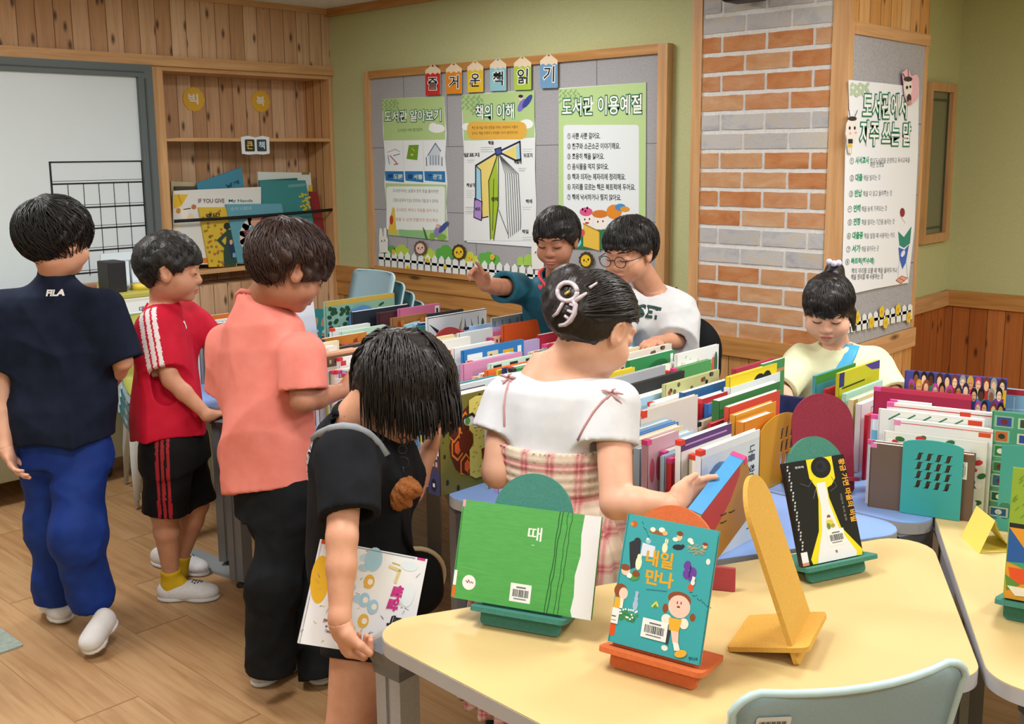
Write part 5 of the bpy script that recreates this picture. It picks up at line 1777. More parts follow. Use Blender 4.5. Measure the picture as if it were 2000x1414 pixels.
key('middle', .235, (1405, 784), (1524, 744), '3d7a44', 'green book with dark top edge right of the small blue one', 'green', None, .022)
key('middle', .225, (1424, 796), (1524, 762), 'd2503e', 'scarlet red book in front of the green one near the maroon stand', 'scarlet', None, .014)
key('middle', .215, (1436, 812), (1516, 784), 'd99a34', 'amber topped book behind the mustard bookend', 'amber', None, .016)
key('middle', .205, (1453, 826), (1512, 806), 'd8842a', 'orange edged thick book directly behind the mustard bookend', 'orange edged', None, .024)
# far right of the back rows
key('back', .26, (1436, 722), (1512, 698), 'a83248', 'crimson topped book beside the yellow one at the right of the back row', 'crimson', None, .012)
key('back', .265, (1425, 737), (1518, 703), 'e2c92e', 'yellow book with black figures at the right end of the back row', 'yellow', a_kids, .012)
key('back', .27, (1490, 712), (1533, 698), '3f8a54', 'green framed white book at the right end of the back row', 'green framed', lambda s: (s.rect(.0, .0, .8, .86, 'dfe3e4'), s.rect(.0, .86, 1, .9, 'b88a5a')), .010)
key('back', .235, (1426, 758), (1520, 724), 'e0e8ea', 'white and pale blue books pair topped book before the yellow one', 'white blue', None, .02)
# front row
key('front', .265, (1250, 806), (1363, 777), 'd8d0c8', 'plain beige book with a tiny figure, front row', 'beige', lambda s: (s.line([(.2, .6), (.22, .56)], .004, '33302e'), s.rect(.02, .93, .12, 1, 'd2402e')), .012, 'd2402e')
key('front', .25, (1265, 862), (1326, 840), 'c8a0ae', 'rose patterned book in front of the beige one', 'rose patterned', lambda s: [s.ell(.15 + .2 * k, .7, .08, .12, 'b8526a') for k in range(5)], .016, 'd84a86')
key('front', .26, (1330, 862), (1429, 829), 'dfe2e0', 'white book with a green tree and purple band, front row', 'white with tree', a_tree, .014, 'd2402e')
key('front', .265, (1370, 882), (1484, 842), 'd6dde6', 'white book with blue shapes and vertical lettering at the front row end', 'white lettered', a_whitetext, .014, 'd2402e')
key('front', .26, (888, 756), (1000, 733), 'd8e6ee', 'pale sky white book in front of the pink ones, left of the girl in plaid', 'pale sky', lambda s: s.rect(.55, .4, 1, .9, 'a9d0e0'), .012)
key('front', .22, (905, 712), (1020, 690), 'd88fb6', 'candy pink book between the blue lions and the pale sky one', 'candy pink', None, .014)
key('front', .22, (958, 712), (1062, 688), 'bcdccc', 'mint green topped book with black squares, left of the girl in plaid', 'mint', lambda s: [s.rect(.05 + .3 * k, .85, .2 + .3 * k, .97, '26282a') for k in range(3)], .014)
key('front', .25, (880, 776), (936, 764), 'dd8a72', 'salmon and yellow striped book right above the maze book', 'salmon striped', lambda s: (s.rect(0, .80, 1, .9, 'f0ece6'), s.rect(.3, .70, 1, .78, 'e0b030')), .012)
key('front', .25, (941, 748), (1000, 735), 'e6e8ea', 'white book with a red corner label behind the maze book', 'white', lambda s: s.rect(.02, .9, .2, .97, 'c8323a'), .012)
key('front', .235, (662, 700), (790, 672), 'e4e6ea', 'long white book with red labels between the salmon shirt and black hair', 'white red-labelled', lambda s: [s.rect(.02 + .3 * k, .88, .1 + .3 * k, .95, 'c8323a') for k in range(3)], .012, 'c8323a')

# packed neighbours between the ones above
def fill(row, x0, x1, y0, lean, seed, clear=()):
    rr = random.Random(seed)
    occ = [(d['X'] - d['t'] / 2 - .002, d['X'] + d['t'] / 2 + .002, d) for d in ROWS.get(row, [])]
    x = x0
    while x < x1:
        t = rr.choice((.009, .012, .014, .018, .022, .012))
        lo, hi = x, x + t
        hit = [o for o in occ if o[0] < hi and o[1] > lo]
        if hit:
            x = max(o[1] for o in hit) + .001; continue
        # keep the covers of the chosen books visible: lower books right before them
        near = [o for o in occ if 0 < lo - o[2]['X'] < .12]
        h = rr.uniform(.185, .245)
        for o in near:
            h = min(h, o[2]['h'] - .020 - .16 * max(0, .10 - (lo - o[2]['X'])))
        if any(a <= lo <= b_ for a, b_ in clear):
            h = min(h, .15)
        h = max(h, .12)
        cn = rr.choice(WEIGHT)
        w = rr.uniform(.19, .235)
        row_put(row, (lo + hi) / 2, y0 + rr.uniform(-.012, .02), w, h, t, rr.choice(CN[cn]), None, strip_art(rr) if rr.random() < .5 else None, 0.0, cn, rr.choice(TAGS) if rr.random() < .6 else None)
        x = hi + rr.choice((.001, .002, .006, .010))


fill('back', -3.72, -2.66, 2.77, 0, 21, clear=((-3.07, -2.98), (-2.72, -2.62)))
fill('back', -2.50, -1.86, 2.72, 0, 22)
fill('middle', -3.28, -2.50, 2.42, 0, 23)
fill('middle', -2.40, -1.44, 2.33, 0, 24)
fill('front', -3.22, -2.06, 2.03, 0, 25)
fill('front', -1.95, -1.26, 1.935, 0, 26)
fill('left', -3.98, -3.32, 2.12, 0, 27)

SPN = {1: 'st', 2: 'nd', 3: 'rd'}
def ordinal(n): return '%d%s' % (n, 'th' if 10 <= n % 100 <= 20 else SPN.get(n % 10, 'th'))
used = set()
for row, L in ROWS.items():
    L.sort(key=lambda d: -d['X'])
    for i, d in enumerate(L):
        lab = d['label']
        if not lab:
            lab = '%s %s picture book upright in the %s book row, %s from its right end' % ({True: 'thin', False: 'thick'}[d['t'] < .013], d['cname'], row, ordinal(i + 1))
        rr = random.Random(int(d['X'] * 10000))
        # the book's width runs along +y, the front cover faces +x
        b = make_book(lab, d['w'], d['h'], d['t'], d['col'], d['col'] if rr.random() < .7 else rr.choice(CN['white']), d['spine'] or d['col'], front=d['art'], group=GRPB[row], spine_tag=(d['tag'], None) if d['tag'] else None)
        b.location = (d['X'], d['y0'], TZ + .0005)
        b.rotation_euler = (0, 0, math.pi / 2)

# the open-standing maze book at the corner of the left table
mz = make_book('olive picture book with an orange maze cover standing at the table corner', .215, .265, .048, '77702a', '55324a', '553a40', front=a_maze, draw_spine=lambda s: (
    s.rect(0, 0, 1, .26, '3a3f6a'), s.ell(.5, .10, .22, .07, '1c2038'), s.rect(.42, .08, .6, .12, 'd9dce6'),
    [s.rect(.14 + .26 * i, .30 + .08 * j, .30 + .26 * i, .35 + .08 * j, 'b9b0c0') for i in range(3) for j in range(3)],
    s.rect(.42, .42, .96, .62, 'e4e8ea'), [s.rect(.54, .44 + .015 * k, .78, .448 + .015 * k, '3a4a4c') for k in range(11)]))
mz.location = (-2.015, 1.812, TZ + .0005); mz.rotation_euler = (0, 0, math.pi / 2 - .02)

# ------------------------------------------------------------------ bookends
from mathutils.geometry import tessellate_polygon


def plate(mb, outer, holes, th, m):
    """flat plate with holes in the xz plane, y from -th/2 to th/2"""
    loops = [[Vector((p[0], p[1], 0)) for p in outer]] + [[Vector((p[0], p[1], 0)) for p in h] for h in holes]
    tris = tessellate_polygon(loops)
    P = [p for l in loops for p in l]
    n = len(P)
    vs = [(p.x, -th / 2, p.y) for p in P] + [(p.x, th / 2, p.y) for p in P]
    fs = [tuple(t) for t in tris] + [tuple(i + n for i in reversed(t)) for t in tris]
    o = 0
    for l in loops:
        k = len(l)
        fs += [(o + i, o + (i + 1) % k, o + (i + 1) % k + n, o + i + n) for i in range(k)]
        o += k
    mb.add(vs, fs, m)


def bookend(label, loc, rz, w, h, col, holes, foot=.10, arch=.03, group='metal bookends', foot_dir=1):
    r = empty('bookend', loc, rz)
    tag(r, label, 'bookend', group)
    m = flat(col, .45, .4)
    top = [(w * (1 - k / 12), h - arch + arch * math.sin(math.pi * k / 12) ** .6 * (1 if 0 < k < 12 else 0)) for k in range(13)]
    b = MB(); plate(b, [(0, .001), (w, .001)] + top, holes, .0022, m); b.build('plate', r)
    b = MB(); b.box((.004, 0.0012, .0), (w - .004, foot_dir * foot, .0018), m) if foot_dir > 0 else b.box((.004, -foot, .0), (w - .004, -.0012, .0018), m); b.build('foot', r)
    return r


def slots(x0, x1, z0, z1, nx, nz, kind='s'):
    H = []
    dx, dz = (x1 - x0) / nx, (z1 - z0) / nz
    for i in range(nx):
        for j in range(nz):
            cx, cz = x0 + (i + .5) * dx, z0 + (j + .5) * dz
            if kind == 's':
                a, b_ = dx * .25, dz * .42
                H.append([(cx - a * 1.9, cz - b_), (cx + a * .3, cz - b_), (cx + a * .9, cz - b_ * .2), (cx + a * 1.1, cz + b_ * .65), (cx + a * 2.1, cz + b_), (cx - a * .2, cz + b_), (cx - a * .7, cz + b_ * .2), (cx - a * .9, cz - b_ * .65)])
            else:
                a, b_ = dx * .30, dz * .42
                H.append([(cx + a * math.cos(2 * math.pi * k / 14) + b_ * .25 * math.sin(2 * math.pi * k / 14), cz + b_ * math.sin(2 * math.pi * k / 14)) for k in range(14)])
    return H


GA = np.array((-1.102, 2.498)); GD = np.array((.969, .246)); GN = np.array((.246, -.969)); GRZ = math.atan2(GD[1], GD[0])
def gpos(s, k): return (*(GA + GD * s - GN * k), TZ + .0005)
bookend('turquoise metal bookend with S-shaped slots before the brown book', gpos(.073, -.0095), GRZ, .141, .197, '3aa3a0', slots(.028, .118, .070, .165, 4, 4), arch=.012, foot=.0)
bookend('mustard metal bookend with slots beside the maroon stand', (-1.372, 2.405, TZ), math.pi / 2, .205, .20, 'c8912a', slots(.10, .18, .05, .16, 3, 3, 's'), foot=.0)
P = at_z(590, 662, TZ + .06)
bookend('dark teal bookend with oval holes and a pink sticker', (float(P[0]) + .02, float(P[1]) - .03, TZ), math.pi / 2 - .25, .17, .20, '2a7a74', slots(.03, .14, .05, .165, 3, 2, 'o'), foot=.0)
for_st = lambda lab, px, py, hz, col, rz: None
# arched stands standing among the books
def arch_stand(label, px, py, hgt, col, rz, w=.165, lean=.12):
    P = at_z(px, py, TZ + hgt)
    d = (math.cos(rz), math.sin(rz))
    a = (float(P[0]) - d[0] * w / 2, float(P[1]) - d[1] * w / 2)
    return stand(label, a, d, col, w=w, lean=lean, hgt=hgt, ledge_w=w + .01)
arch_stand('dark red arched stand in the middle of the books, back row', 884, 640, .27, '8a2a2c', math.pi / 2 - .12, .155, .10)
arch_stand('blue arched stand behind the small white booklet', 712, 597, .27, '4a80b4', math.pi / 2 - .3, .13, .10)
r_, rz_, _ = stand('maroon arched stand at the right end of the books', (-1.189 - .72 * .165, 2.586 - .69 * .165), (.72, .69), '8c2a3c', w=.165, lean=.20, hgt=.265, ledge_w=.18)

# small white booklet and big white sheet near the boy in salmon
P = at_z(668, 660, TZ + .10)
bk = make_book('small white booklet with red print leaning on the blue arch', .115, .155, .012, 'e6f0f2', 'bfe6ee', '8fd0e0', front=lambda s: (s.rect(0, .93, 1, 1, 'a9e4ee'), s.line([(.25, .72), (.75, .74)], .002, 'c88a9a'), s.text('그림책', (.25, .5), (.6, .5), .018, 'a8505a', .02), s.line([(.62, .53), (.8, .54)], .002, '8a8a8c')), group='loose books')
bk.location = (-3.15, 2.72, TZ + .075); bk.rotation_euler = (-.15, 0, math.pi / 2 + .35)
bk = make_book('large blank white book leaning beside the boy in salmon', .25, .29, .01, 'e2e6ee', 'e2e6ee', 'dfe3ea', group='loose books')
bk.location = (-3.83, 2.53, TZ + .0005); bk.rotation_euler = (-.12, 0, math.pi / 2 + .1)
bk = make_book('white book with a red band tilted before the salmon shirt', .21, .20, .012, 'e8e6e6', 'e8e6e6', 'e0dede', front=lambda s: (s.rect(.1, .76, .92, .9, 'b83a40'), s.rect(.2, .64, .7, .68, '3a3c44')), group='loose books')
bk.location = (-2.66, 1.965, TZ + .0005); bk.rotation_euler = (-.1, 0, .55)

# blue-spined book pulled out by the girl in plaid
Pa, Pb, Pc = at(1357, 1000, 2.17), at(1451, 879, 2.26), at(1441, 1038, 2.35)
u_ = (Pb - Pa) / np.linalg.norm(Pb - Pa)
v_ = Pc - Pb; v_ = v_ - u_ * (v_ @ u_); v_ /= np.linalg.norm(v_)
n_ = np.cross(v_, u_)
bk = make_book('brown book with a red hill and blue spine tipped out by the girl in plaid', .17, .178, .034, 'b07c2e', '3f8fd0', '4a9ad8', front=a_brownred, group='loose books', spine_tag=('d84a86', None))
Mq = Matrix(((v_[0], -n_[0], u_[0], Pa[0]), (v_[1], -n_[1], u_[1], Pa[1]), (v_[2], -n_[2], u_[2], Pa[2]), (0, 0, 0, 1)))
if n_ @ (C_P - Pa) < 0: Mq = Matrix(((v_[0], n_[0], u_[0], Pa[0]), (v_[1], n_[1], u_[1], Pa[1]), (v_[2], n_[2], u_[2], Pa[2]), (0, 0, 0, 1)))
bk.matrix_world = Mq

# ------------------------------------------------------------------ books before the girl in pale yellow
def facing(label, k, s0, w, h, t, col, art=None, spine_tag=None, group='books facing front on the right blue table', back=None):
    b = make_book(label, w, h, t, col, back or col, col, front=art, group=group, spine_tag=spine_tag)
    x, y, z = gpos(s0, k + t / 2)
    b.location = (x, y, z); b.rotation_euler = (0, 0, GRZ)
    return b
def a_brown(s):
    barcode(s, .845, .62, .09, .26, rot=True); s.rect(.86, .985, .97, 1.0, 'd2531f'); s.rect(-.004, .93, .06, 1, 'dd7aa8')
def a_xmas(s):
    rr = random.Random(6)
    for k in range(60): s.ell(rr.uniform(.03, .97), rr.uniform(.03, .97), .035, .05, rr.choice(('2f6a3c', 'c8323a', 'e8e8e4', '2f6a3c')), rr.uniform(0, 3), 8)
def a_crowd(s):
    rr = random.Random(12)
    sk = ['f0c4a0', 'e8b48a', 'c98a5e', '8a5a3a', '5a3424', 'f4d2b4', 'd8a078']
    cl = ['2f4fa8', 'd83a7a', 'e8b82e', '3a8a6a', 'd8502e', '7a3a9a', 'e87ab0', '2a8ac0', 'b8342e', '4a5a9a', 'f0ece2']
    hr = ['1f1a18', '4a2a1a', '7a3a1c', 'd8a83a', 'c83a6a', '1f1a18', '9a9a9a', '2a2a4a', 'b84aa0', '8a4a2a']
    for r in range(8):
        for c in range(13):
            x = .03 + c * .078 + (.039 if r % 2 else 0) + rr.uniform(-.012, .012); y = .985 - r * .115 + rr.uniform(-.02, .02)
            if not (0.035 < x < .965): continue
            y = min(y, .945)
            s.poly([(max(0, x - .05), max(.003, y - .17)), (min(1, x + .05), max(.003, y - .17)), (min(1, x + .043), max(.004, y - .03)), (max(0, x - .043), max(.004, y - .03))], rr.choice(cl))
            s.ell(x, y + .008, .033, .056, rr.choice(hr), 0, 12)
            s.ell(x, y - .010, .023, .042, rr.choice(sk), 0, 12)
            if rr.random() < .15: s.ell(x, y + .05, .045, .018, rr.choice(cl), 0, 10)
            if rr.random() < .6: s.line([(x - .014, y), (x - .006, y)], .0014, '2a1a18'); s.line([(x + .006, y), (x + .014, y)], .0014, '2a1a18'); s.line([(x - .008, y - .03), (x + .008, y - .03)], .0014, 'a8323a')
def a_frames(s):
    rr = random.Random(15)
    for i in range(5):
        for j in range(7):
            x, y = .02 + i * .2, .02 + j * .14
            w, h = rr.uniform(.12, .17), rr.uniform(.09, .12)
            s.rect(x, y, x + w, y + h, rr.choice(('b9d8b0', '8fc0a0', 'd8dcc0'))); s.rect(x + .018, y + .012, x + w - .018, y + h - .012, rr.choice(('2f6a8a', 'c86a2e', '2f7a4a', 'd8a03a', '3a4f9a', '1f5a4a')))
            s.ell(x + w / 2, y + h / 2, .03, .025, rr.choice(('8a4a2a', 'e8e4d0', '7a2a2a', '24403a')))
facing('wide brown book with a barcode held by the turquoise bookend', 0, -.006, .245, .170, .022, '6a5648', a_brown)
facing('thin white-edged book with pink tag left of the brown one', .024, -.016, .24, .170, .008, 'e6e8e6', None, ('dd5a9a', None))
facing('red and green holly patterned book behind the brown one', .034, .02, .242, .196, .010, 'dde0da', a_xmas)
facing('large plain white book with a red line along its top', .046, .04, .232, .228, .012, 'e8e8e8', lambda s: (s.rect(0, .955, 1, .965, 'd85a6a'), s.rect(.0, .93, .07, .985, 'e08ab8'), s.rect(.86, .9, .98, .95, 'd2531f')))
facing('white book with green sprigs and red corner behind the plain white one', .062, .0, .25, .246, .010, 'e4e8e6', lambda s: ([s.line([(.1 + .15 * k, .9), (.2 + .15 * k, .97)], .004, '3f7a5a') for k in range(5)], s.rect(.85, .93, .98, .98, 'd2402e')))
facing('white and pale blue striped book with pink tag in the right group', .075, -.02, .25, .225, .010, 'd9e6ec', lambda s: [s.rect(.0, .3 + .2 * k, .12, .42 + .2 * k, '6ab0cc') for k in range(3)], ('dd5a9a', None))
facing('white book with red spine labels behind the sprigs', .092, .015, .25, .258, .012, 'e9e6e4', lambda s: (s.rect(0, .96, 1, .97, 'c8323a'), s.rect(.7, .93, .8, .98, 'd2402e')), ('dd5a9a', None))
facing('small white booklet behind the striped book', .11, .02, .10, .262, .008, 'e8eaec', None, ('dd5a9a', None))
facing('crimson book with a black block left of the crowd book', .165, -.032, .24, .280, .014, 'a8284a', lambda s: (s.rect(.28, .70, .62, .9, '26262a'), s.rect(0, .96, 1, 1, 'c83a5a')), ('dd5a9a', None))
facing('tall picture book covered with a crowd of colourful people', .195, .040, .247, .326, .012, '4a4a9a', a_crowd)
facing('light blue book with white grid and red top edge at the right', .24, .20, .26, .292, .012, '8ab4d4', lambda s: (s.rect(0, .95, 1, 1, 'b82a3a'), [s.line([(.02, .2 + .1 * k), (1, .25 + .1 * k)], .002, 'd9e6ee') for k in range(7)], [s.line([(.1 + .1 * k, .1), (.1 + .1 * k, .93)], .002, 'd9e6ee') for k in range(9)]))
facing('green book printed with many small picture frames at the right edge', .055, .268, .26, .272, .014, '4f9a7c', a_frames)
bookend('teal bookend with a round notch before the picture frames book', gpos(.298, -.03), GRZ, .13, .215, '3f9a92', [[(.016 + .016 * math.cos(2 * math.pi * k / 16), .05 + .022 * math.sin(2 * math.pi * k / 16)) for k in range(16)]], foot=.0, arch=.004)
# colourful book on a stand at the right edge
def a_geo(s):
    rr = random.Random(19)
    s.rect(0, .58, 1, 1, '8aa83a')
    for k in range(70): s.line([(rr.uniform(0, 1), rr.uniform(.6, .98)) for _ in (0,)] * 1 + [(rr.uniform(0, .9) * 0 + .5, .8)] if False else [(x := rr.uniform(0, .96), y := rr.uniform(.6, .97)), (x + .03, y + .03)], .002, '6a8a2c')
    for k in range(9): s.ell(.20, .62 + .04 * k, .012, .008, '33381a')
    s.ell(.30, .68, .05, .03, 'a8342e')
    s.rect(0, .545, 1, .58, '24262a')
    s.rect(0, 0, 1, .545, 'd8962e'); s.poly([(0, .545), (0, .28), (.30, .27), (.15, .40)], '2a5aa0'); s.poly([(0, .28), (.4, .3), (.3, .2), (.1, .26)], '3f9a72')
    s.poly([(.02, .24), (.18, .24), (.30, .14), (.06, .12)], 'd8542a'); s.poly([(0, .18), (.14, .12), (.02, .06)], '5a8a3a'); s.poly([(.02, .10), (.3, .10), (.5, .06), (.1, .03)], 'e6e0cc'); s.ell(.5, .48, .12, .03, '4a4a3a')
    s.poly([(.5, .5), (.9, .4), (.8, .2)], '2a5aa0'); s.poly([(.6, .2), (.95, .15), (.8, .02)], 'd8542a')
AX_ = (-.627, 2.052); DX_ = (.97, .243)
stand('green arched stand at the right edge holding the geometric book', AX_, DX_, '3f7f70', lean=.14)
held_book('green and orange geometric book at the right edge of the yellow table', AX_, DX_, 0.0, .045, .19, .255, .012, .14, cover='8aa83a', front=a_geo)

# books standing on the blue table beside the maroon stand
for lab, X, y0, w, h, t, c, art in (
    ('lime yellow lettered book in front of the girl in pale yellow', -1.352, 2.80, .27, .268, .010, 'c2c02e', a_ygreen),
    ('green bordered teal book left of the lime yellow one', -1.425, 2.80, .26, .25, .010, '4aa0a8', lambda s: (s.rect(0, .9, 1, 1, '3f8a3a'), s.rect(.4, .6, .7, .75, 'b8323a'))),
    ('scarlet and turquoise book behind the lime yellow one', -1.39, 2.80, .24, .215, .010, 'b8323a', lambda s: s.rect(.5, .2, 1, .95, '3aa0b0')),
    ('pale mint book right of the lime yellow one', -1.322, 2.78, .25, .215, .010, 'b0d8c8', None),
    ('cream book with a tan spine edge behind the maroon stand', -1.292, 2.765, .22, .205, .016, 'dcd4a8', lambda s: s.rect(0, 0, .12, 1, 'a8924a')),
    ('white book with a grey printed border right of the cream one', -1.262, 2.75, .22, .20, .016, 'e6e8ec', lambda s: (s.line([(.3, .05), (.3, .9), (.95, .92)], .003, '8a8ea0'), s.rect(.55, .4, .95, .8, 'e6d4da'))),
    ('slim red book at the right end beside the striped book', -1.215, 2.70, .16, .185, .010, 'c8283e', None)):
    b = make_book(lab, w, h, t, c, c, c, front=art, group='books before the girl in pale yellow')
    b.location = (X, y0, TZ + .0005); b.rotation_euler = (0, 0, math.pi / 2)

A_, B_ = at_z(1520, 771, TZ + .175), at_z(1652, 789, TZ + .175)
b = make_book('navy book with white page edges standing behind the maroon stand', float(np.linalg.norm((B_ - A_)[:2])), .175, .014, '2a3163', '2a3163', '2a3163', group='books before the girl in pale yellow')
b.location = (float(A_[0]), float(A_[1]), TZ + .0005); b.rotation_euler = (0, 0, math.atan2(B_[1] - A_[1], B_[0] - A_[0]))

# yellow paper tent
m_ptent = flat('e6d76a', .6, .2, name='yellow_card')
T0, T1_, T2_ = np.array((-.85, 2.438)), np.array((-.781, 2.362)), np.array((-.725, 2.425))
T3_ = T0 + (T2_ - T1_)
rid_n = (T1_ + T2_) / 2 + (np.array((-.010, .004))); rid_f = rid_n + (T0 - T1_)
b = MB()
hh = TZ + .073
def q3(p, z): return Vector((p[0], p[1], z))
th = .0012
b.add([q3(T0, TZ), q3(T1_, TZ), q3(rid_n, hh), q3(rid_f, hh)], [(0, 1, 2, 3)], m_ptent)
b.add([q3(T1_, TZ + .001), q3(T2_, TZ + .001), q3(T3_, TZ + .001), q3(T0, TZ + .001)], [(0, 1, 2, 3)], m_ptent)
n = 6
vs = []
for k in range(n + 1):
    f = k / n
    bow = -.008 * math.sin(math.pi * f)
    for a_, b_ in ((T2_, rid_n), (T3_, rid_f)):
        p = a_ + (b_ - a_) * f + (T2_ - T1_) / np.linalg.norm(T2_ - T1_) * bow
        vs.append(q3(p, TZ + .001 + (hh - TZ - .001) * f))
b.add(vs, [(2 * k, 2 * k + 1, 2 * k + 3, 2 * k + 2) for k in range(n)], m_ptent)
o = b.build('paper_tent', loc=(float(T1_[0]), float(T1_[1]), TZ))
tag(o, 'folded yellow paper tent card on the right yellow table', 'paper tent')

# ------------------------------------------------------------------ big books on the bookcase
def big(label, X, tl, tr, br, bl, col, art=None, th=.012, fr=(320, 320, 5.263)):
    """big book standing on the bottom shelf, seen as a quad in the photo"""
    P = [at_plane(fr[0] + p[0] / fr[2], fr[1] + p[1] / fr[2], (X, 0, 0), NX) for p in (tl, tr, br, bl)]
    zmin = min(p[2] for p in P)
    c = np.array((X, float(P[3][1]), .8965))
    sh = np.array((0, 0, .8965 - zmin)) if zmin < .8965 else np.zeros(3)
    P = [p + sh for p in P]
    b = MB(); m = covermat(col)
    vs = [Vector(p) for p in P] + [Vector(p) - Vector((th, 0, 0)) for p in P]
    b.add(vs, [(3, 2, 1, 0), (4, 5, 6, 7), (0, 1, 5, 4), (1, 2, 6, 5), (2, 3, 7, 6), (3, 0, 4, 7)], m)
    if art:
        s = Sheet(b, c, Y_, Z_, .0005)
        # frame mapping: photo -> plane, relative to the book corner
        s.uv = lambda p: (lambda q: (float(q[1] - c[1]), float(q[2] - c[2] + sh[2])))(at_plane(fr[0] + p[0] / fr[2], fr[1] + p[1] / fr[2], (X, 0, 0), NX))
        s.fr = None
        art(s)
    o = b.build('big_book', loc=c)
    return tag(o, label, 'book', 'big books on the bookcase shelf')
HB = 1.0 / 5.263 * 6.0 / F_PX
def b_give(s):
    s.poly([(105, 352), (250, 352), (185, 470), (105, 500)], 'e2b82e'); s.line([(150, 360), (180, 440)], .01, 'c8962a'); s.ell(215, 560, 38, 72, 'efe6d6'); s.ell(310, 480, 26, 26, 'b8764a'); s.ell(150, 520, 24, 30, 'c88a3a')
    s.ell(280, 590, 36, 42, 'e4d2bc'); s.line([(205, 505), (275, 495)], .006, '5a4636'); s.poly([(110, 590), (180, 640), (180, 760), (110, 760)], 'e8e2d2'); s.ell(430, 1030, 40, 28, 'd8822a')
    s.text('IF YOU GIVE', (356, 440), (625, 438), 46 * HB, '5a3038', .02); s.text('My Hands', (668, 440), (915, 438), 42 * HB, '2a6a7a', .02)
def b_flower(s):
    rr = random.Random(2)
    for k in range(46):
        y = rr.uniform(470, 1050); x = rr.uniform(380 + (y - 440) * .12, 640 + (y - 440) * .08)
        s.ell(x, y, 13, 13, rr.choice(('a8442e', '7a5a1e', '5a4a1e', '8a3a2a')), 0, 8); s.ell(x, y, 5, 5, 'e6cc6a', 0, 6)
    s.text('왜요?', (430, 560), (580, 545), 50 * HB, '2a2620', .03)
    s.ell(648, 640, 34, 36, '24302c'); s.poly([(640, 670), (690, 680), (745, 1000), (740, 1050), (620, 1052), (610, 900), (640, 800)], '2f4a40'); s.poly([(540, 785), (640, 690), (650, 730), (590, 790), (640, 850), (625, 870)], '2f4a40')
    s.poly([(660, 800), (710, 790), (735, 950), (690, 980)], '233a5a'); s.ell(688, 805, 16, 26, 'd8a88a'); s.rect(705, 915, 740, 960, '7fa8c8')
def b_caterp(s):
    s.ell(965, 745, 45, 60, 'e2e6ea'); 
    pts = [(960, 930), (900, 920), (850, 880), (820, 820), (815, 740), (840, 670), (890, 610), (950, 590)]
    s.line(pts, .05, 'd9cfc8')
    for k in range(9):
        x, y = 850 + 6 * math.sin(k), 720 + k * 24
        s.line([(x - 26 + k * 5, y), (x + 50 + k * 6, y - 14)], .012, '8a4a4a')
    s.ell(960, 612, 70, 46, 'd9a08a', -.3); s.ell(1040, 612, 52, 42, '8a3a34'); s.text('손이 나왔네', (690, 505), (900, 495), 40 * HB, 'a9c8cf', .01)
    s.line([(800, 950), (850, 935), (900, 955)], .006, '7fa0b0'); s.line([(810, 960), (880, 965)], .006, '7fa0b0')
def b_tealbig(s):
    rr = random.Random(3)
    for k in range(26): s.ell(1440 + rr.uniform(-40, 60), 380 + k * 7 + rr.uniform(-8, 8), 14, 12, 'b9b23a', 0, 8)
    s.line([(1290, 300), (1450, 285)], .018, '6a9aa0')
big('thin cream-edged big book at the back of the bookcase shelf', WX - .12, (75, 215), (600, 240), (640, 1080), (110, 1080), 'b9ae8a')
big('dark framed big book behind the cover reading IF YOU GIVE', WX - .10, (118, 268), (650, 268), (690, 1080), (160, 1080), '4a4640')
big('blue big book tipped up behind the others in the bookcase', WX - .085, (340, 235), (800, 70), (930, 1060), (500, 1075), '3f86a2', lambda s: s.text('날개', (650, 290), (780, 240), 46 * HB, '1f3a4a', .03))
big('white big book with a yellow edge at the right rear of the shelf', WX - .10, (970, 168), (1510, 175), (1590, 1040), (1020, 1050), 'd4dcd8', lambda s: (s.rect(1490, 300, 1530, 380, 'd8b82e'), s.rect(1420, 170, 1500, 195, '7a7a4a')))
big('deep green big book behind the large teal one', WX - .07, (985, 235), (1375, 208), (1450, 1040), (1050, 1050), '2f6a66')
big('red big book peeking out at the right of the shelf', WX - .085, (1500, 375), (1585, 380), (1700, 1040), (1600, 1045), '8a2a30')
big('large teal big book with yellow blossoms at the right', WX - .05, (985, 245), (1460, 240), (1610, 1035), (1080, 1040), '3a8488', b_tealbig)
big('white big book titled IF YOU GIVE with My Hands beside it', WX - .045, (98, 315), (1000, 272), (1010, 1060), (100, 1075), 'dedfdc', b_give)
big('yellow flowered big book with a dark figure at the shelf front', WX - .03, (358, 448), (655, 445), (752, 1050), (468, 1062), 'd4b43a', b_flower)
big('light blue big book with a curled caterpillar-like arm', WX - .022, (640, 438), (1210, 430), (1330, 1020), (760, 1042), '5f9db0', b_caterp)
Pl = at_plane(320 + 105 / 5.263, 320 + 590 / 5.263, (WX + .004, 0, 0), NX); Pr = at_plane(320 + 1745 / 5.263, 320 + 470 / 5.263, (WX + .004, 0, 0), NX)
b = MB()
pp = [Pl + (Pr - Pl) * f + np.array((.0, 0, -.006 * math.sin(math.pi * f))) for f in np.linspace(0, 1, 9)]
b.tube(pp, .0095, flat('17171a', .6), 6, flat=(1.0, .3))
o = b.build('strap', loc=Pl)
tag(o, 'black elastic strap stretched across the big books', 'strap')

# dark red board on the table behind the orange stand
P = at_z(1402, 1168, TZ)
small('wooden_board', 'small dark red wooden board tilted behind the orange stand', 'board', lambda b: b.box((-.045, -.004, 0), (.045, .004, .052), speckled('dark_red_mdf', 'a04048', 'aa4850', 220, .6, .06, .3), bev=.002), (float(P[0]) - .03, float(P[1]) + .03, TZ + .0005), math.radians(28))

# ================================================================== PEOPLE: smooth bodies from blended volumes
CF_ = np.array((-math.sin(YAW), math.cos(YAW), 0.0))     # horizontal direction into the picture
CRT = np.array((math.cos(YAW), math.sin(YAW), 0.0))      # horizontal direction to the right


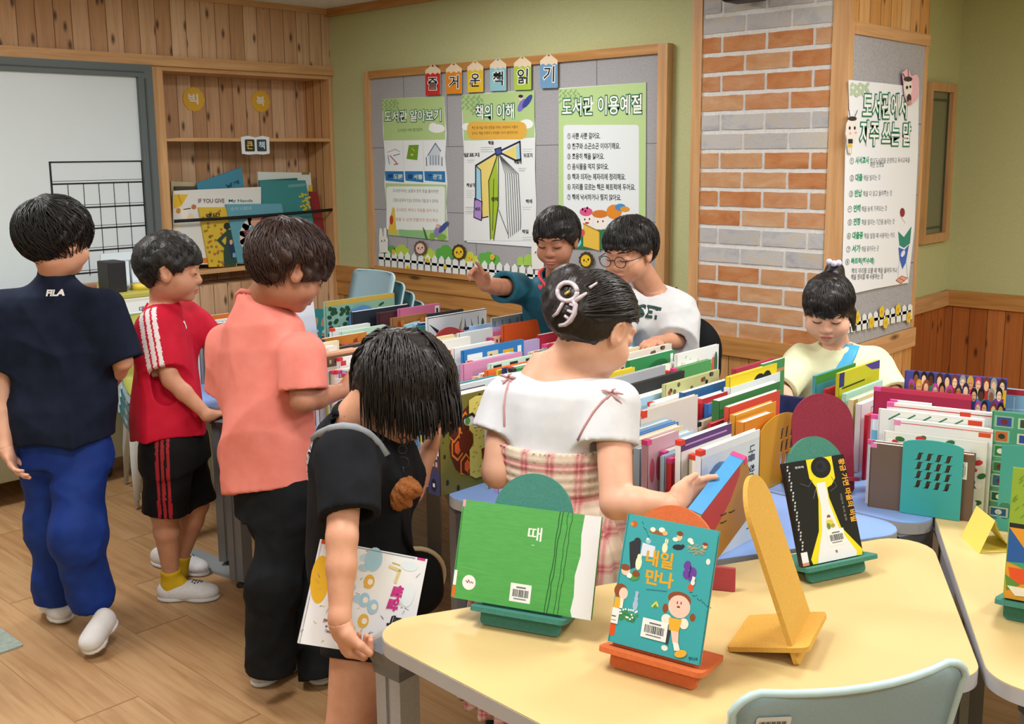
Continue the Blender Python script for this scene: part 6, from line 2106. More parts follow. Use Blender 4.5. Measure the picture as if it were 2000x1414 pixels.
def hdir(a):
    a = math.radians(a)
    return CF_ * math.cos(a) + CRT * math.sin(a)


def nrm(v):
    v = np.asarray(v, float)
    return v / np.linalg.norm(v)


def cone(a, b, r1, r2):
    a = np.asarray(a, float); b = np.asarray(b, float)
    ba = b - a; L2 = max(1e-9, float(ba @ ba))
    def f(P):
        pa = P - a
        h = np.clip((pa @ ba) / L2, 0, 1)
        return np.linalg.norm(pa - h[:, None] * ba, axis=1) - (r1 + (r2 - r1) * h)
    return f


def ell(c, R, axes=None):
    c = np.asarray(c, float); R = np.asarray(R, float)
    A = np.eye(3) if axes is None else np.array(axes)      # rows are axes
    def f(P):
        q = (P - c) @ A.T
        k0 = np.linalg.norm(q / R, axis=1)
        k1 = np.linalg.norm(q / (R * R), axis=1) + 1e-9
        return np.where(k0 < 1e-4, -R.min(), k0 * (k0 - 1) / k1)
    return f


def tube_sdf(o, ax, side, prof, p=2.0, cap0=True, cap1=True):
    """tube along ax from o; prof rows = (t metres, half width along side, half depth, shift along front)"""
    ax = nrm(ax); side = nrm(side - ax * (side @ ax)); fr = np.cross(side, ax)
    T = np.array([q[0] for q in prof]); A = np.array([q[1] for q in prof]); B = np.array([q[2] for q in prof])
    S = np.array([q[3] if len(q) > 3 else 0.0 for q in prof])
    def f(P):
        q = P - o
        t = q @ ax; x = q @ side; y = q @ fr
        a = np.interp(t, T, A); b = np.interp(t, T, B); y = y - np.interp(t, T, S)
        if p == 2.0: k = np.sqrt((x / a) ** 2 + (y / b) ** 2)
        else: k = (np.abs(x / a) ** p + np.abs(y / b) ** p) ** (1 / p)
        d = (k - 1) * np.minimum(a, b) * (.7 + .3 * np.minimum(k, 1.0))
        if cap0: d = np.maximum(d, T[0] - t)
        if cap1: d = np.maximum(d, t - T[-1])
        return d
    return f


def smin(a, b, k):
    if k <= 0: return np.minimum(a, b)
    h = np.maximum(k - np.abs(a - b), 0) / k
    return np.minimum(a, b) - h * h * k * .25


def union(items):
    """items: (fn, k)"""
    def f(P):
        d = None
        for fn, k in items:
            e = fn(P)
            d = e if d is None else smin(d, e, k)
        return d
    return f


def cut(f, *subs, k=0.0):
    """subtract volumes"""
    def g(P):
        d = f(P)
        for s in subs:
            e = -s(P)
            d = -smin(-d, -e, k) if k > 0 else np.maximum(d, e)
        return d
    return g


def clip(f, o, n):
    """keep the side opposite to n"""
    o = np.asarray(o, float); n = nrm(n)
    return lambda P: np.maximum(f(P), (P - o) @ n)


def folds(f, amp, seed, scale=1.0, axis=(0, 0, 1)):
    rr = np.random.default_rng(seed)
    W = []
    ax = nrm(axis)
    for i in range(6):
        v = rr.normal(size=3); v -= ax * (v @ ax) * .65
        W.append((nrm(v) * rr.uniform(14, 44) * scale, rr.uniform(0, 6.28), rr.normal(size=3) * 6 * scale, rr.uniform(.5, 1.6)))
    def g(P):
        s = 0
        for v, ph, w2, am in W:
            s = s + 1.6 * (1 - np.abs(np.sin(.5 * (P @ v + ph + am * np.sin(P @ w2 + ph))))) ** 1.6 - .55
        return f(P) - amp * s / 2.2
    return g


def surf(fn, lo, hi, h, B=8):
    lo = np.asarray(lo, float); hi = np.asarray(hi, float)
    nb = np.maximum(1, np.ceil((hi - lo) / (h * B)).astype(int))
    n = nb * B + 1
    bi = np.stack(np.meshgrid(*[np.arange(k) for k in nb], indexing='ij'), -1).reshape(-1, 3)
    cen = lo + (bi + .5) * B * h
    dc = fn(cen)
    act = np.abs(dc) < B * h * .8660 * 1.35 + h
    V = np.repeat(np.repeat(np.repeat(dc.reshape(nb), B, 0), B, 1), B, 2)
    V = np.pad(V, ((0, 1), (0, 1), (0, 1)), mode='edge').astype(np.float64)
    off = np.stack(np.meshgrid(*[np.arange(B + 1)] * 3, indexing='ij'), -1).reshape(-1, 3)
    ab = bi[act]
    CH = 400
    for i in range(0, len(ab), CH):
        idx = (ab[i:i + CH, None, :] * B + off[None]).reshape(-1, 3)
        V[idx[:, 0], idx[:, 1], idx[:, 2]] = fn(lo + idx * h)
    S = V < 0
    c = np.zeros([k - 1 for k in n], np.int8)
    for dx in (0, 1):
        for dy in (0, 1):
            for dz in (0, 1):
                c += S[dx:n[0] - 1 + dx, dy:n[1] - 1 + dy, dz:n[2] - 1 + dz]
    cells = np.argwhere((c > 0) & (c < 8))
    if len(cells) == 0: return np.zeros((0, 3)), []
    ids = -np.ones(c.shape, np.int64); ids[tuple(cells.T)] = np.arange(len(cells))
    acc = np.zeros((len(cells), 3)); cnt = np.zeros(len(cells))
    cor = [(0, 0, 0), (1, 0, 0), (0, 1, 0), (1, 1, 0), (0, 0, 1), (1, 0, 1), (0, 1, 1), (1, 1, 1)]
    vals = [V[cells[:, 0] + a, cells[:, 1] + b, cells[:, 2] + d] for a, b, d in cor]
    for i in range(8):
        for j in range(i + 1, 8):
            if sum(abs(cor[i][k] - cor[j][k]) for k in range(3)) != 1: continue
            a, b = vals[i], vals[j]
            m = (a < 0) != (b < 0)
            t = np.where(m, a / np.where(m, a - b, 1), 0)
            p = np.array(cor[i])[None] + t[:, None] * (np.array(cor[j]) - np.array(cor[i]))[None]
            acc[m] += p[m]; cnt[m] += 1
    verts = lo + (cells + acc / cnt[:, None]) * h
    faces = []
    for ax in range(3):
        sl0 = [slice(1, n[k] - 1) for k in range(3)]; sl0[ax] = slice(0, n[ax] - 1)
        sl1 = list(sl0); sl1[ax] = slice(1, n[ax])
        A, Bv = S[tuple(sl0)], S[tuple(sl1)]
        e = np.argwhere(A != Bv)
        base = e.copy()
        for k in range(3):
            if k != ax: base[:, k] += 1
        flip = A[tuple(e.T)]
        u, v = [(1, 2), (2, 0), (0, 1)][ax]
        q = []
        for du, dv in ((1, 1), (0, 1), (0, 0), (1, 0)):
            cc = base.copy(); cc[:, u] -= du; cc[:, v] -= dv
            q.append(ids[tuple(cc.T)])
        q = np.stack(q, 1)
        q = np.where(flip[:, None], q, q[:, ::-1])
        q = q[(q >= 0).all(1)]
        faces.append(q)
    return verts, np.concatenate(faces)


def sdf_obj(name, pieces, mats, origin, parent=None, matfn=None):
    """pieces: (fn, lo, hi, h) -> one mesh object"""
    VV, FF_, o = [], [], 0
    for fn, lo, hi, h in pieces:
        v, f = surf(fn, lo, hi, h)
        if len(v) == 0: continue
        VV.append(v); FF_.append(np.asarray(f) + o); o += len(v)
    V = np.concatenate(VV); Fq = np.concatenate(FF_)
    return np_obj(name, V, Fq, mats, origin, parent, matfn)


def np_obj(name, V, Fq, mats, origin, parent=None, matfn=None):
    me = bpy.data.meshes.new(name)
    me.vertices.add(len(V)); me.vertices.foreach_set('co', (V - np.asarray(origin)).astype(np.float32).ravel())
    k = Fq.shape[1]
    me.loops.add(len(Fq) * k); me.loops.foreach_set('vertex_index', Fq.astype(np.int32).ravel())
    me.polygons.add(len(Fq)); me.polygons.foreach_set('loop_start', np.arange(0, len(Fq) * k, k, dtype=np.int32))
    try: me.polygons.foreach_set('loop_total', np.full(len(Fq), k, np.int32))
    except Exception: pass
    me.polygons.foreach_set('use_smooth', np.ones(len(Fq), bool))
    for m in mats: me.materials.append(m)
    if matfn is not None:
        cen = V[Fq].mean(1)
        me.polygons.foreach_set('material_index', matfn(cen).astype(np.int32))
    me.update(calc_edges=True)
    me.validate()
    ob = bpy.data.objects.new(name, me)
    COL.objects.link(ob)
    if parent is None: ob.location = Vector(tuple(origin))
    else: ob.parent = parent
    return ob


def skin_mat(name, c1, c2):
    t = NT(name)
    f = t.noise(t.coord(), 28, 4)
    g = t.noise(t.coord(), 320, 2)
    c = t.ramp(f, [(0.3, rgb(c1)), (0.72, rgb(c2))])
    t.bump(g, .08, .0015)
    t.b.inputs['Subsurface Weight'].default_value = 0.06
    t.b.inputs['Subsurface Radius'].default_value = (.012, .005, .003)
    return t.done(c, .48, .35)


def cloth_mat(name, c1, c2, rough=.85, weave=900):
    t = NT(name)
    f = t.noise(t.coord(), 16, 4)
    g = t.noise(t.coord(), weave, 2)
    c = t.ramp(f, [(0.3, rgb(c1)), (0.7, rgb(c2))])
    t.bump(g, .18, .0012)
    return t.done(c, rough, .15)


def hair_mat(name, c1, c2, rough=.36):
    t = NT(name)
    f = t.noise(t.mapping(t.coord(), (1, 1, 1)), 130, 3)
    c = t.ramp(f, [(0.3, rgb(c1)), (0.75, rgb(c2))])
    t.bump(f, .3, .003)
    return t.done(c, rough, .45)


class Head:
    """head frame: origin between the ears at eye level; r right, f forward, u up"""
    def __init__(self, c, face, pitch=0.0, roll=0.0, s=1.0):
        f = nrm(face); u = np.array((0, 0, 1.0)); r = np.cross(f, u)
        p = math.radians(pitch)
        f2 = f * math.cos(p) - u * math.sin(p); u2 = u * math.cos(p) + f * math.sin(p)
        q = math.radians(roll)
        r3 = r * math.cos(q) + u2 * math.sin(q); u3 = u2 * math.cos(q) - r * math.sin(q)
        self.c = np.asarray(c, float); self.r, self.f, self.u = r3, f2, u3; self.s = s
        self.A = np.stack([self.r, self.f, self.u])

    def W(self, x, y, z):
        return self.c + self.s * (self.r * x + self.f * y + self.u * z)

    def L(self, P):
        return (P - self.c) @ self.A.T / self.s

    def E(self, c, R, rot=0.0):
        A = self.A
        if rot:
            ca, sa = math.cos(rot), math.sin(rot)      # rotate in the f-u plane
            A = np.stack([self.r, self.f * ca + self.u * sa, self.u * ca - self.f * sa])
        return ell(self.W(*c), np.array(R) * self.s, A)

    def C(self, a, b, r1, r2):
        return cone(self.W(*a), self.W(*b), r1 * self.s, r2 * self.s)

    def sdf(self, neck, detail=True, neck_r=.042, chub=1.0):
        E, C = self.E, self.C
        it = [(E((0, -.012, .028), (.073, .090, .080)), 0), (E((0, .022, -.042), (.060 * chub, .062, .060)), .03)]
        it += [(E((sx * .033 * chub, .048, -.040), (.030 * chub, .028, .028 * chub)), .022) for sx in (-1, 1)]
        it += [(E((0, .058, -.086), (.020, .018, .016)), .022)]
        f0 = union(it)
        add = []
        if detail:
            f0 = cut(f0, *[E((sx * .031, .094, .000), (.020, .014, .011)) for sx in (-1, 1)], k=.012)
            add += [(E((sx * .030, .070, -.003), (.0175, .0155, .0125)), .006) for sx in (-1, 1)]
            add += [(E((0, .080, .022), (.045, .010, .012)), .02)]
            add += [(C((0, .080, -.004), (0, .089, -.031), .007, .0105), .014), (E((0, .088, -.034), (.0125, .0095, .009)), .009)]
            add += [(E((sx * .0125, .083, -.036), (.0072, .008, .006)), .006) for sx in (-1, 1)]
            add += [(E((0, .081, -.0595), (.0215, .0085, .0052)), .006), (E((0, .079, -.0690), (.0175, .0095, .0062)), .005)]
        for sx in (-1, 1):
            add += [(E((sx * .0755, -.006, -.006), (.0085, .019, .029), .12), .006), (E((sx * .078, -.010, .010), (.008, .017, .016), .12), .006)]
        add += [(C((0, -.022, -.045), tuple(self.L(np.asarray(neck)[None])[0]), .046, neck_r / self.s), .03)]
        f1 = union([(f0, 0)] + add)
        if detail:
            f1 = cut(f1, *[E((sx * .0845, -.004, -.001), (.0065, .0115, .018), .12) for sx in (-1, 1)], k=.004)
            f1 = cut(f1, E((0, .092, -.0642), (.018, .006, .0014)), k=.003)
        return f1

    def project(self, fn, x, z, y0=.14):
        """point of the surface seen from the front at local (x, z)"""
        p = self.W(x, y0, z); d = -self.f
        for _ in range(60):
            e = float(fn(p[None])[0])
            if e < .0004: break
            p = p + d * max(e * .8, .0004)
        return p


def face_marks(H, fn, origin, parent, open_=0.25, brow='1d1512', look=-.4, mouth=None):
    """lashes, brows, a sliver of eye"""
    mk = flat('17110f', .5); mb = flat(brow, .6)
    lash = MB(); br = MB(); ey = MB()
    O = Vector(tuple(origin))
    for sx in (-1, 1):
        P = []
        for k in range(9):
            t = -1 + k / 4
            P.append(H.project(fn, sx * .030 + t * .0155, -.0085 + .0035 * t * t - .001 * t * sx * -1) + H.f * .0004)
        lash.tube([p - origin for p in P], [.0008, .0014, .0017, .0019, .0019, .0019, .0017, .0014, .0008], mk, 6)
        if open_ > .3:
            P2 = [H.project(fn, sx * .030 + t * .0125, -.0120 + .002 * t * t) + H.f * .0003 for t in np.linspace(-1, 1, 7)]
            ey.tube([p - origin for p in P2], [.0006, .0018, .0024, .0026, .0024, .0018, .0006], flat('d9d2cc', .3), 6)
            P3 = [H.project(fn, sx * .030 + t * .0045, -.0123) + H.f * .0009 for t in np.linspace(-1, 1, 4)]
            ey.tube([p - origin for p in P3], [.0016, .0024, .0024, .0016], flat('1a120e', .25), 6)
        P = []
        for k in range(9):
            t = -1 + k / 4
            P.append(H.project(fn, sx * .031 + t * .019, .0245 - .004 * t * t + .0015 * t * sx) + H.f * .0003)
        br.tube([p - origin for p in P], [.0010, .0018, .0022, .0025, .0026, .0025, .0022, .0016, .0008], mb, 6)
    if mouth is not False:
        P = [H.project(fn, t * .019, -.0640 + .0016 * t * t) - H.f * .0002 for t in np.linspace(-1, 1, 9)]
        lash.tube([p - origin for p in P], [.0005, .0008, .0010, .0011, .0011, .0011, .0010, .0008, .0005], flat('5a2a26', .6), 6)
    lash.build('eyelashes', parent)
    br.build('eyebrows', parent)
    if ey.v: ey.build('eyes', parent)


def lip_region(H):
    def f(c):
        q = H.L(c)
        e = (q[:, 0] / .0205) ** 2 + ((q[:, 2] + .0642) / .0100) ** 2
        return ((e < 1) & (q[:, 1] > .062)).astype(int)
    return f


def hand_sdf(W, d, n, side, s=.86, curl=(.5, .5, .5, .5), thumb=(.6, .3), spread=.10):
    """W wrist, d towards fingers, n palm normal (palm faces n), side towards the thumb"""
    d = nrm(d); n = nrm(n - d * (n @ d)); side = nrm(side - d * (side @ d) - n * (side @ n))
    it = [(cone(W - d * .01, W + d * .018 * s, .021 * s, .022 * s), 0)]
    it += [(ell(W + d * .042 * s, np.array((.034, .034, .0135)) * s, np.stack([side, d, n])), .018)]
    it += [(ell(W + d * .026 * s + side * .02 * s + n * .006 * s, np.array((.017, .026, .013)) * s, np.stack([side, d, n])), .012)]
    for i, (off, L, c) in enumerate(zip((.0255, .0085, -.0085, -.0245), (.066, .074, .069, .055), curl)):
        p = W + (d * (.068 if i in (1, 2) else .063) + side * off) * s
        dd = nrm(d + side * spread * off / .02)
        r = (.0088, .0090, .0086, .0076)[i] * s
        ang = 0
        for seg, fr in enumerate((.45, .31, .26)):
            ang += c * (1.0, 1.15, .8)[seg]
            v = dd * math.cos(ang) + n * math.sin(ang)
            q = p + v * L * fr * s
            it.append((cone(p, q, r, r * .92), .004 if seg else .010))
            p = q; r *= .92
    p = W + (d * .018 + side * .030) * s
    v = nrm(d * math.cos(thumb[0]) * .8 + side * math.sin(thumb[0]) + n * thumb[1])
    q = p + v * .034 * s
    it.append((cone(p, q, .0115 * s, .0098 * s), .012))
    v2 = nrm(v + d * .5 + n * thumb[1] * .6)
    q2 = q + v2 * .026 * s
    it.append((cone(q, q2, .0098 * s, .0078 * s), .004))
    return union(it)


def strands(H, hfun, n, length_fn, r=.0022, seed=0, lift=.004, jitter=.05, center=(0, -.012, .028), R=(.073, .090, .080), crown=(0, -.35, .94), infl=1.10, segs=7):
    """locks running over the skull from the crown: returns verts, quads in world space"""
    rr = np.random.default_rng(seed)
    V, Q = [], []
    cz = nrm(crown)
    ax = nrm(np.cross(cz, (1, 0, 0))); ay = np.cross(cz, ax)
    for i in range(n):
        th = rr.uniform(0, 2 * math.pi); p0 = abs(rr.normal(0, .5)) + rr.uniform(.02, .6)
        tw = rr.normal(0, jitter)
        pl = length_fn(th, rr)
        pts = []
        lf = lift * rr.uniform(.2, 1.5)
        for k in range(segs):
            f = k / (segs - 1)
            ph = p0 + pl * f
            t2 = th + tw * f * 2 + .25 * f
            v = cz * math.cos(ph) + (ax * math.cos(t2) + ay * math.sin(t2)) * math.sin(ph)
            q = np.array(center) + v * np.array(R) * (infl + lf * 8 * math.sin(math.pi * min(1, f * .9 + .1)))
            if not hfun(q): break
            pts.append(H.W(*q))
        if len(pts) < 3: continue
        b = len(V)
        rad = r * H.s * rr.uniform(.6, 1.4)
        m = len(pts)
        for k, p in enumerate(pts):
            tdir = nrm(pts[min(k + 1, m - 1)] - pts[max(k - 1, 0)])
            out = nrm(p - H.W(*center)); out = nrm(out - tdir * (out @ tdir)); sd = np.cross(tdir, out)
            w = rad * (math.sin(math.pi * (.12 + .86 * k / (m - 1))) ** .7)
            V += [p + sd * w * 1.5, p + out * w, p - sd * w * 1.5]
        for k in range(m - 1):
            for j in range(3):
                Q.append((b + k * 3 + j, b + k * 3 + (j + 1) % 3, b + k * 3 + 3 + (j + 1) % 3, b + k * 3 + 3 + j))
    return np.array(V).reshape(-1, 3), np.array(Q, int).reshape(-1, 4)


def hair_cap(H, hline, puff=(.014, .012, .014), noise=.0035, seed=0, extra=(), bowl=None, res=.0036):
    """hair volume: inflated skull kept above a hairline. hline(az) -> local z, az=0 front, pi back"""
    rr = np.random.default_rng(seed)
    W = [(rr.uniform(-1, 1, 3) * 160, rr.uniform(0, 6.28)) for _ in range(5)]
    base = union([(H.E((0, -.012, .028), (.073 + puff[0], .090 + puff[1], .080 + puff[2])), 0)] + list(extra))
    ph = rr.uniform(0, 6.28, 3)
    def f(P):
        q = H.L(P)
        d = base(P)
        az = np.arctan2(np.abs(q[:, 0]), q[:, 1])
        az_s = np.arctan2(q[:, 0], q[:, 1])
        hz = hline(az)
        jag = .0035 * np.sin(az_s * 23 + ph[0]) + .0028 * np.sin(az_s * 41 + ph[1]) + .002 * np.sin(az_s * 67 + ph[2])
        s = 0
        for w, p in W: s = s + np.sin(q @ w + p)
        d = d + noise * s / 3 + .0012 * np.sin(az_s * 90 + 4 * np.sin(q[:, 2] * 40))
        return np.maximum(d, (hz + jag - q[:, 2]) * .8 * H.s)
    return f


def hl(points):
    A = np.array([math.radians(p[0]) for p in points]); Z = np.array([p[1] for p in points])
    return lambda az: np.interp(az, A, Z)


def arm_items(S, E, Wr, r=(.037, .031, .024, .020)):
    return [(cone(S, E, r[0], r[1]), .02), (cone(E, E + (Wr - E) * .35, r[1] * .98, r[1] * .95), .01), (cone(E + (Wr - E) * .35, Wr, r[1] * .95, r[3]), .01)]


def leg_items(Hp, K, An, r=(.072, .048, .046, .030)):
    back = nrm(np.cross(np.cross(An - Hp, K - (Hp + An) / 2 + 1e-6), An - Hp)) * -1
    calf = K + (An - K) * .28
    return [(cone(Hp, K, r[0], r[1]), .03), (cone(K, calf, r[1] * .95, r[2]), .015), (cone(calf, An, r[2], r[3]), .012)]


def bounds(*pts, pad=.1):
    P = np.array(pts)
    return P.min(0) - pad, P.max(0) + pad


def drop(f, p, n, off=.001, far=.35):
    """follow -n from p until the surface is met; None when it is missed"""
    p = np.array(p, float); n = nrm(n); tr = 0.0
    while tr < far:
        e = float(f(p[None])[0])
        if e < off: return p
        st = min(max(.0006, e * .7), .02)
        p = p - n * st; tr += st
    return None


def cast(f, px, py, d0, off=.002, far=.9):
    """first surface point seen through a photo pixel, starting at depth d0"""
    d = ray(px, py); d = d / np.linalg.norm(d)
    return drop(f, at(px, py, d0), -d, off, far)


def sleeve(S, Eend, r1, r2, arm_r):
    """short sleeve from shoulder to end point, open at the end"""
    d = nrm(Eend - S)
    out = clip(folds(cone(S, Eend + d * .05, r1, r2 + (r2 - r1) * .2), .006, int(abs(S[0]) * 977) % 91, 1.0, d), Eend, d)
    hole = cone(Eend - d * .035, Eend + d * .08, arm_r, arm_r)
    return out, hole


def shoe_mesh(parent, heel, toe, origin, mat, sole, w=.038, h=.055, name='shoe', holes=False, lab=None):
    heel = np.asarray(heel, float); toe = np.asarray(toe, float)
    d = nrm(toe - heel); up = np.array((0, 0, 1.0)); side = nrm(np.cross(d, up)); up = np.cross(side, d)
    L = np.linalg.norm(toe - heel)
    A = np.stack([side, d, up])
    it = [(ell(heel + d * L * .22 + up * .028, (w * .86, L * .24, h * .72), A), 0), (ell(heel + d * L * .50 + up * .026, (w * .95, L * .30, h * .62), A), .02), (ell(heel + d * L * .76 + up * .022, (w * 1.02, L * .25, h * .50), A), .02)]
    f = union(it)
    f = clip(f, heel, -up)
    lo, hi = bounds(heel, toe, pad=.09)
    o = sdf_obj(name, [(f, lo, hi, .0045)], [mat], origin, parent)
    it = [(ell(heel + d * L * .25, (w * .92, L * .27, .03), A), 0), (ell(heel + d * L * .72, (w * 1.08, L * .30, .03), A), .02)]
    g = union(it)
    g = clip(clip(g, heel + up * .012, up), heel - up * .002, -up)
    sdf_obj('sole', [(g, lo, hi, .0045)], [sole], origin, o)
    if holes:
        b = MB()
        rr = random.Random(3)
        for k in range(11):
            a = heel + d * L * (.58 + .035 * (k % 4) * 1.3) + side * w * (-.5 + .33 * (k // 4 + (k % 2) * .4)) + up * .1
            for _ in range(50):
                e = float(f(a[None])[0])
                if e < .0005: break
                a = a - up * e * .8
            b.ball(a - origin, .0036, flat('4a4e52', .6), seg=8)
        b.build('vent_holes', o)
    return o

# ================================================================== THE EIGHT CHILDREN
SK_LIGHT = skin_mat('skin_light', 'd9a488', 'e2b198')
SK_MID = skin_mat('skin_mid', 'c58e72', 'd19c80')
SK_TAN = skin_mat('skin_tan', 'a8735a', 'b58067')
M_LIP = flat('c2786c', .45, .35, name='lips')
H_BLACK = hair_mat('hair_black', '0b0a0b', '171516', .5)
H_BROWN = hair_mat('hair_dark_brown', '22120e', '3a2018', .48)
H_SOFT = hair_mat('hair_soft_black', '0d0a0a', '1d1615', .42)
M_WSOLE = flat('c9ccd0', .5)
SC_ = hdir


def leg_folds(items):
    return folds(union(items), .007, len(items) * 7 + 3, 1.0, (0.3, .2, .1))




def decal(mb, fn, cpt, u, v, n, body, h, col, w=None, bold=.03, off=.0012):
    vs, fs = text_geo(body, bold)
    x0, x1 = vs[:, 0].min(), vs[:, 0].max(); y0, y1 = vs[:, 1].min(), vs[:, 1].max()
    sy = h / (y1 - y0); sx = (w / (x1 - x0)) if w else sy
    pts = cpt + np.outer((vs[:, 0] - (x0 + x1) / 2) * sx, u) + np.outer((vs[:, 1] - (y0 + y1) / 2) * sy, v) + n * .06
    for _ in range(40):
        e = fn(pts)
        pts = pts - np.outer(np.clip(e - off, -.01, 1) * .8, n)
    mb.add(pts, fs, col if isinstance(col, bpy.types.Material) else flat(col, .7))


def patch(mb, fn, P, n, col, off=.0012):
    """outline polygon dropped on a surface along -n, fanned around its middle"""
    P = np.asarray(P, float)
    c = P.mean(0)
    rings = [c[None]] + [c + (P - c) * f for f in (.5, 1.0)]
    pts = np.concatenate(rings) + n * .06
    for _ in range(40):
        e = fn(pts); pts = pts - np.outer(np.clip(e - off, -.01, 1) * .8, n)
    k = len(P)
    fs = [(0, 1 + i, 1 + (i + 1) % k) for i in range(k)] + [(1 + i, 1 + k + i, 1 + k + (i + 1) % k, 1 + (i + 1) % k) for i in range(k)]
    mb.add(pts, fs, flat(col, .7) if isinstance(col, str) else col)


def person(label, origin, skin, H, neck, body_items, body_pts, detail=True, hands=(), neck_r=.042, chub=1.0):
    """body with head, limbs and hands as one mesh object"""
    hs = H.sdf(neck, detail, neck_r, chub)
    allf = union([(hs, 0)] + [(f, k) for f, k in body_items] + [(f, .012) for _, _, f in hands])
    pieces = []
    up = nrm(H.c - neck)
    cutp = neck + up * .02
    lo, hi = bounds(H.W(.1, .12, .14), H.W(-.1, -.12, -.13), H.W(.1, -.12, .14), H.W(-.1, .12, -.13), neck, pad=.02)
    pieces.append((clip(allf, cutp - up * .006, -up), lo, hi, .0027 if detail else .004))
    lo, hi = bounds(*body_pts, pad=.10)
    def low(P, o=cutp + up * .006):
        q = P - o; t = q @ up
        rad = np.linalg.norm(q - np.outer(t, up), axis=1)
        return np.maximum(allf(P), -np.maximum(-t, rad - .15))
    cutters = []
    for W, d, f in hands:
        d = nrm(d)
        cutters.append((W, d))
    def lowf(P, low=low, cutters=cutters):
        d = low(P)
        for W, dd in cutters:
            q = P - W
            t = q @ dd
            rad = np.linalg.norm(q - np.outer(t, dd), axis=1)
            e = np.maximum(-t, np.linalg.norm(P - (W + dd * .06), axis=1) - .1)
            d = np.maximum(d, -e)
        return d
    pieces.append((lowf, lo, hi, .0058))
    for W, d, f in hands:
        d = nrm(d)
        lo, hi = W - .13 , W + .13
        lo, hi = bounds(W, W + d * .13, pad=.085)
        g = clip(allf, W - d * .006, -d)
        g2 = (lambda P, g=g, W=W, d=d: np.maximum(g(P), np.linalg.norm(P - (W + d * .06), axis=1) - .105))
        pieces.append((g2, lo, hi, .0023))
    ob = sdf_obj('person', pieces, [skin, M_LIP], origin, None, lip_region(H) if detail else None)
    tag(ob, label, 'person')
    return ob, allf, hs


def hair_obj(H, parent, origin, cap, mat, n, lenf, seed, hfun=lambda q: True, r=.0022, res=.0042, more=(), lift=.004, crown=(0, -.35, .94), infl=1.16, jitter=.06):
    lo, hi = bounds(H.W(.12, .13, .15), H.W(-.12, -.14, -.14), H.W(.12, -.14, .15), H.W(-.12, .13, -.14), *more, pad=.03)
    V, Q = surf(cap, lo, hi, res)
    Q = np.asarray(Q)
    sv, sq = strands(H, hfun, int(n * 2.6), lenf, r * .5, seed, lift, jitter, infl=infl, crown=crown)
    if len(sv): V2, Q2 = np.concatenate([V, sv]), np.concatenate([Q, sq + len(V)])
    else: V2, Q2 = V, Q
    return np_obj('hair', V2, Q2, [mat], origin, parent)


def garment(name, f, pts, mats, origin, parent, matfn=None, res=.0058, pad=.12):
    lo, hi = bounds(*pts, pad=pad)
    return sdf_obj(name, [(f, lo, hi, res)], mats, origin, parent, matfn)


def tee_prof(L, hem_a=.178, hem_b=.122, ch_a=.160, ch_b=.104, sh=.135, s=1.0, mid=None):
    return [(0, hem_a * s, hem_b * s), (L * .35, (hem_a * .55 + ch_a * .45) * s, (hem_b * .55 + ch_b * .45) * s), (L * .75, ch_a * s, ch_b * s), (L * .88, sh * s, ch_b * .86 * s), (L * .96, .090 * s, .070 * s), (L * 1.01, .060 * s, .058 * s), (L * 1.06, .052 * s, .052 * s)]


def rows(*a):
    return a


# ---------------------------------------------------------------- 1: boy walking off, navy shirt
D = 3.40
org = at_z(130, 1225, 0)
H = Head(at(111, 468, 3.37), SC_(32), 4, 0, 1.10)
N = at(106, 540, 3.42); fwd = SC_(4); rt = SC_(94)
SR, ER, WR = at(204, 602, 3.42), at(240, 705, 3.42), at(212, 760, 3.58)
SL, EL, WL = at(12, 605, 3.40), at(4, 762, 3.40), at(12, 880, 3.34)
PV = at(122, 868, 3.46); HR, HL = PV + rt * .072, PV - rt * .072
KR, AR = at(150, 1035, 3.38), at(182, 1184, 3.46)
KL, AL = at(106, 1030, 3.54), at(106, 1168, 3.58)
hd = hand_sdf(WL, nrm(at(34, 935, 3.33) - WL), SC_(80), SC_(20), .84, (.25, .3, .35, .4))
items = [(tube_sdf(PV, N - PV, rt, [(0, .12, .09), (.3, .11, .08), (.42, .11, .075), (.50, .05, .04)]), .02)] + arm_items(SR, ER, WR) + arm_items(SL, EL, WL) + leg_items(HR, KR, AR) + leg_items(HL, KL, AL)
P1, f1, _ = person('boy seen from behind walking away in navy shirt and blue trousers', org, SK_LIGHT, H, N, items + [(hand_sdf(WR, WR - ER, -rt, fwd, .84), .01)], [SR, ER, WR, SL, EL, WL, N, AR, AL, PV], False, [(WL, at(34, 935, 3.33) - WL, hd)])
cap = hair_cap(H, hl([(0, .05), (40, .04), (75, .0), (95, .0), (120, -.045), (150, -.066), (180, -.072)]), (.020, .020, .022), .006, 1)
hair_obj(H, P1, org, cap, H_BLACK, 420, lambda th, rr: rr.uniform(.9, 1.7), 2, lambda q: q[2] > -.062 - .03 * (q[1] < -.02) or q[1] < -.05, .0026, lift=.010, infl=1.24, jitter=.2)
m_navy = cloth_mat('navy_cotton', '131a2b', '1b2438')
o = at(122, 856, 3.46); L = np.linalg.norm(N - o)
t = tube_sdf(o, N - o, rt, tee_prof(L, .184, .140, .168, .110, .14))
s1, h1 = sleeve(SR, at(243, 705, 3.42), .072, .066, .047); s2, h2 = sleeve(SL, at(8, 722, 3.40), .072, .066, .048)
t = folds(t, .010, 4, .8)
f = cut(union([(t, 0), (s1, .06), (s2, .06)]), cone(N - (0, 0, .002) + fwd * .012, N + (0, 0, .12) + fwd * .012, .050, .056), h1, h2)
sh_ = garment('shirt', f, [o, N, SR, SL, ER, at(8, 730, 3.4), o + rt * .18, o - rt * .18], [m_navy], org, P1)
b = MB()
decal(b, f, at(107, 572, 3.34), rt, np.array((0, 0, 1.)), -fwd, 'FILA', .020, 'e6e6e8', .055, .05)
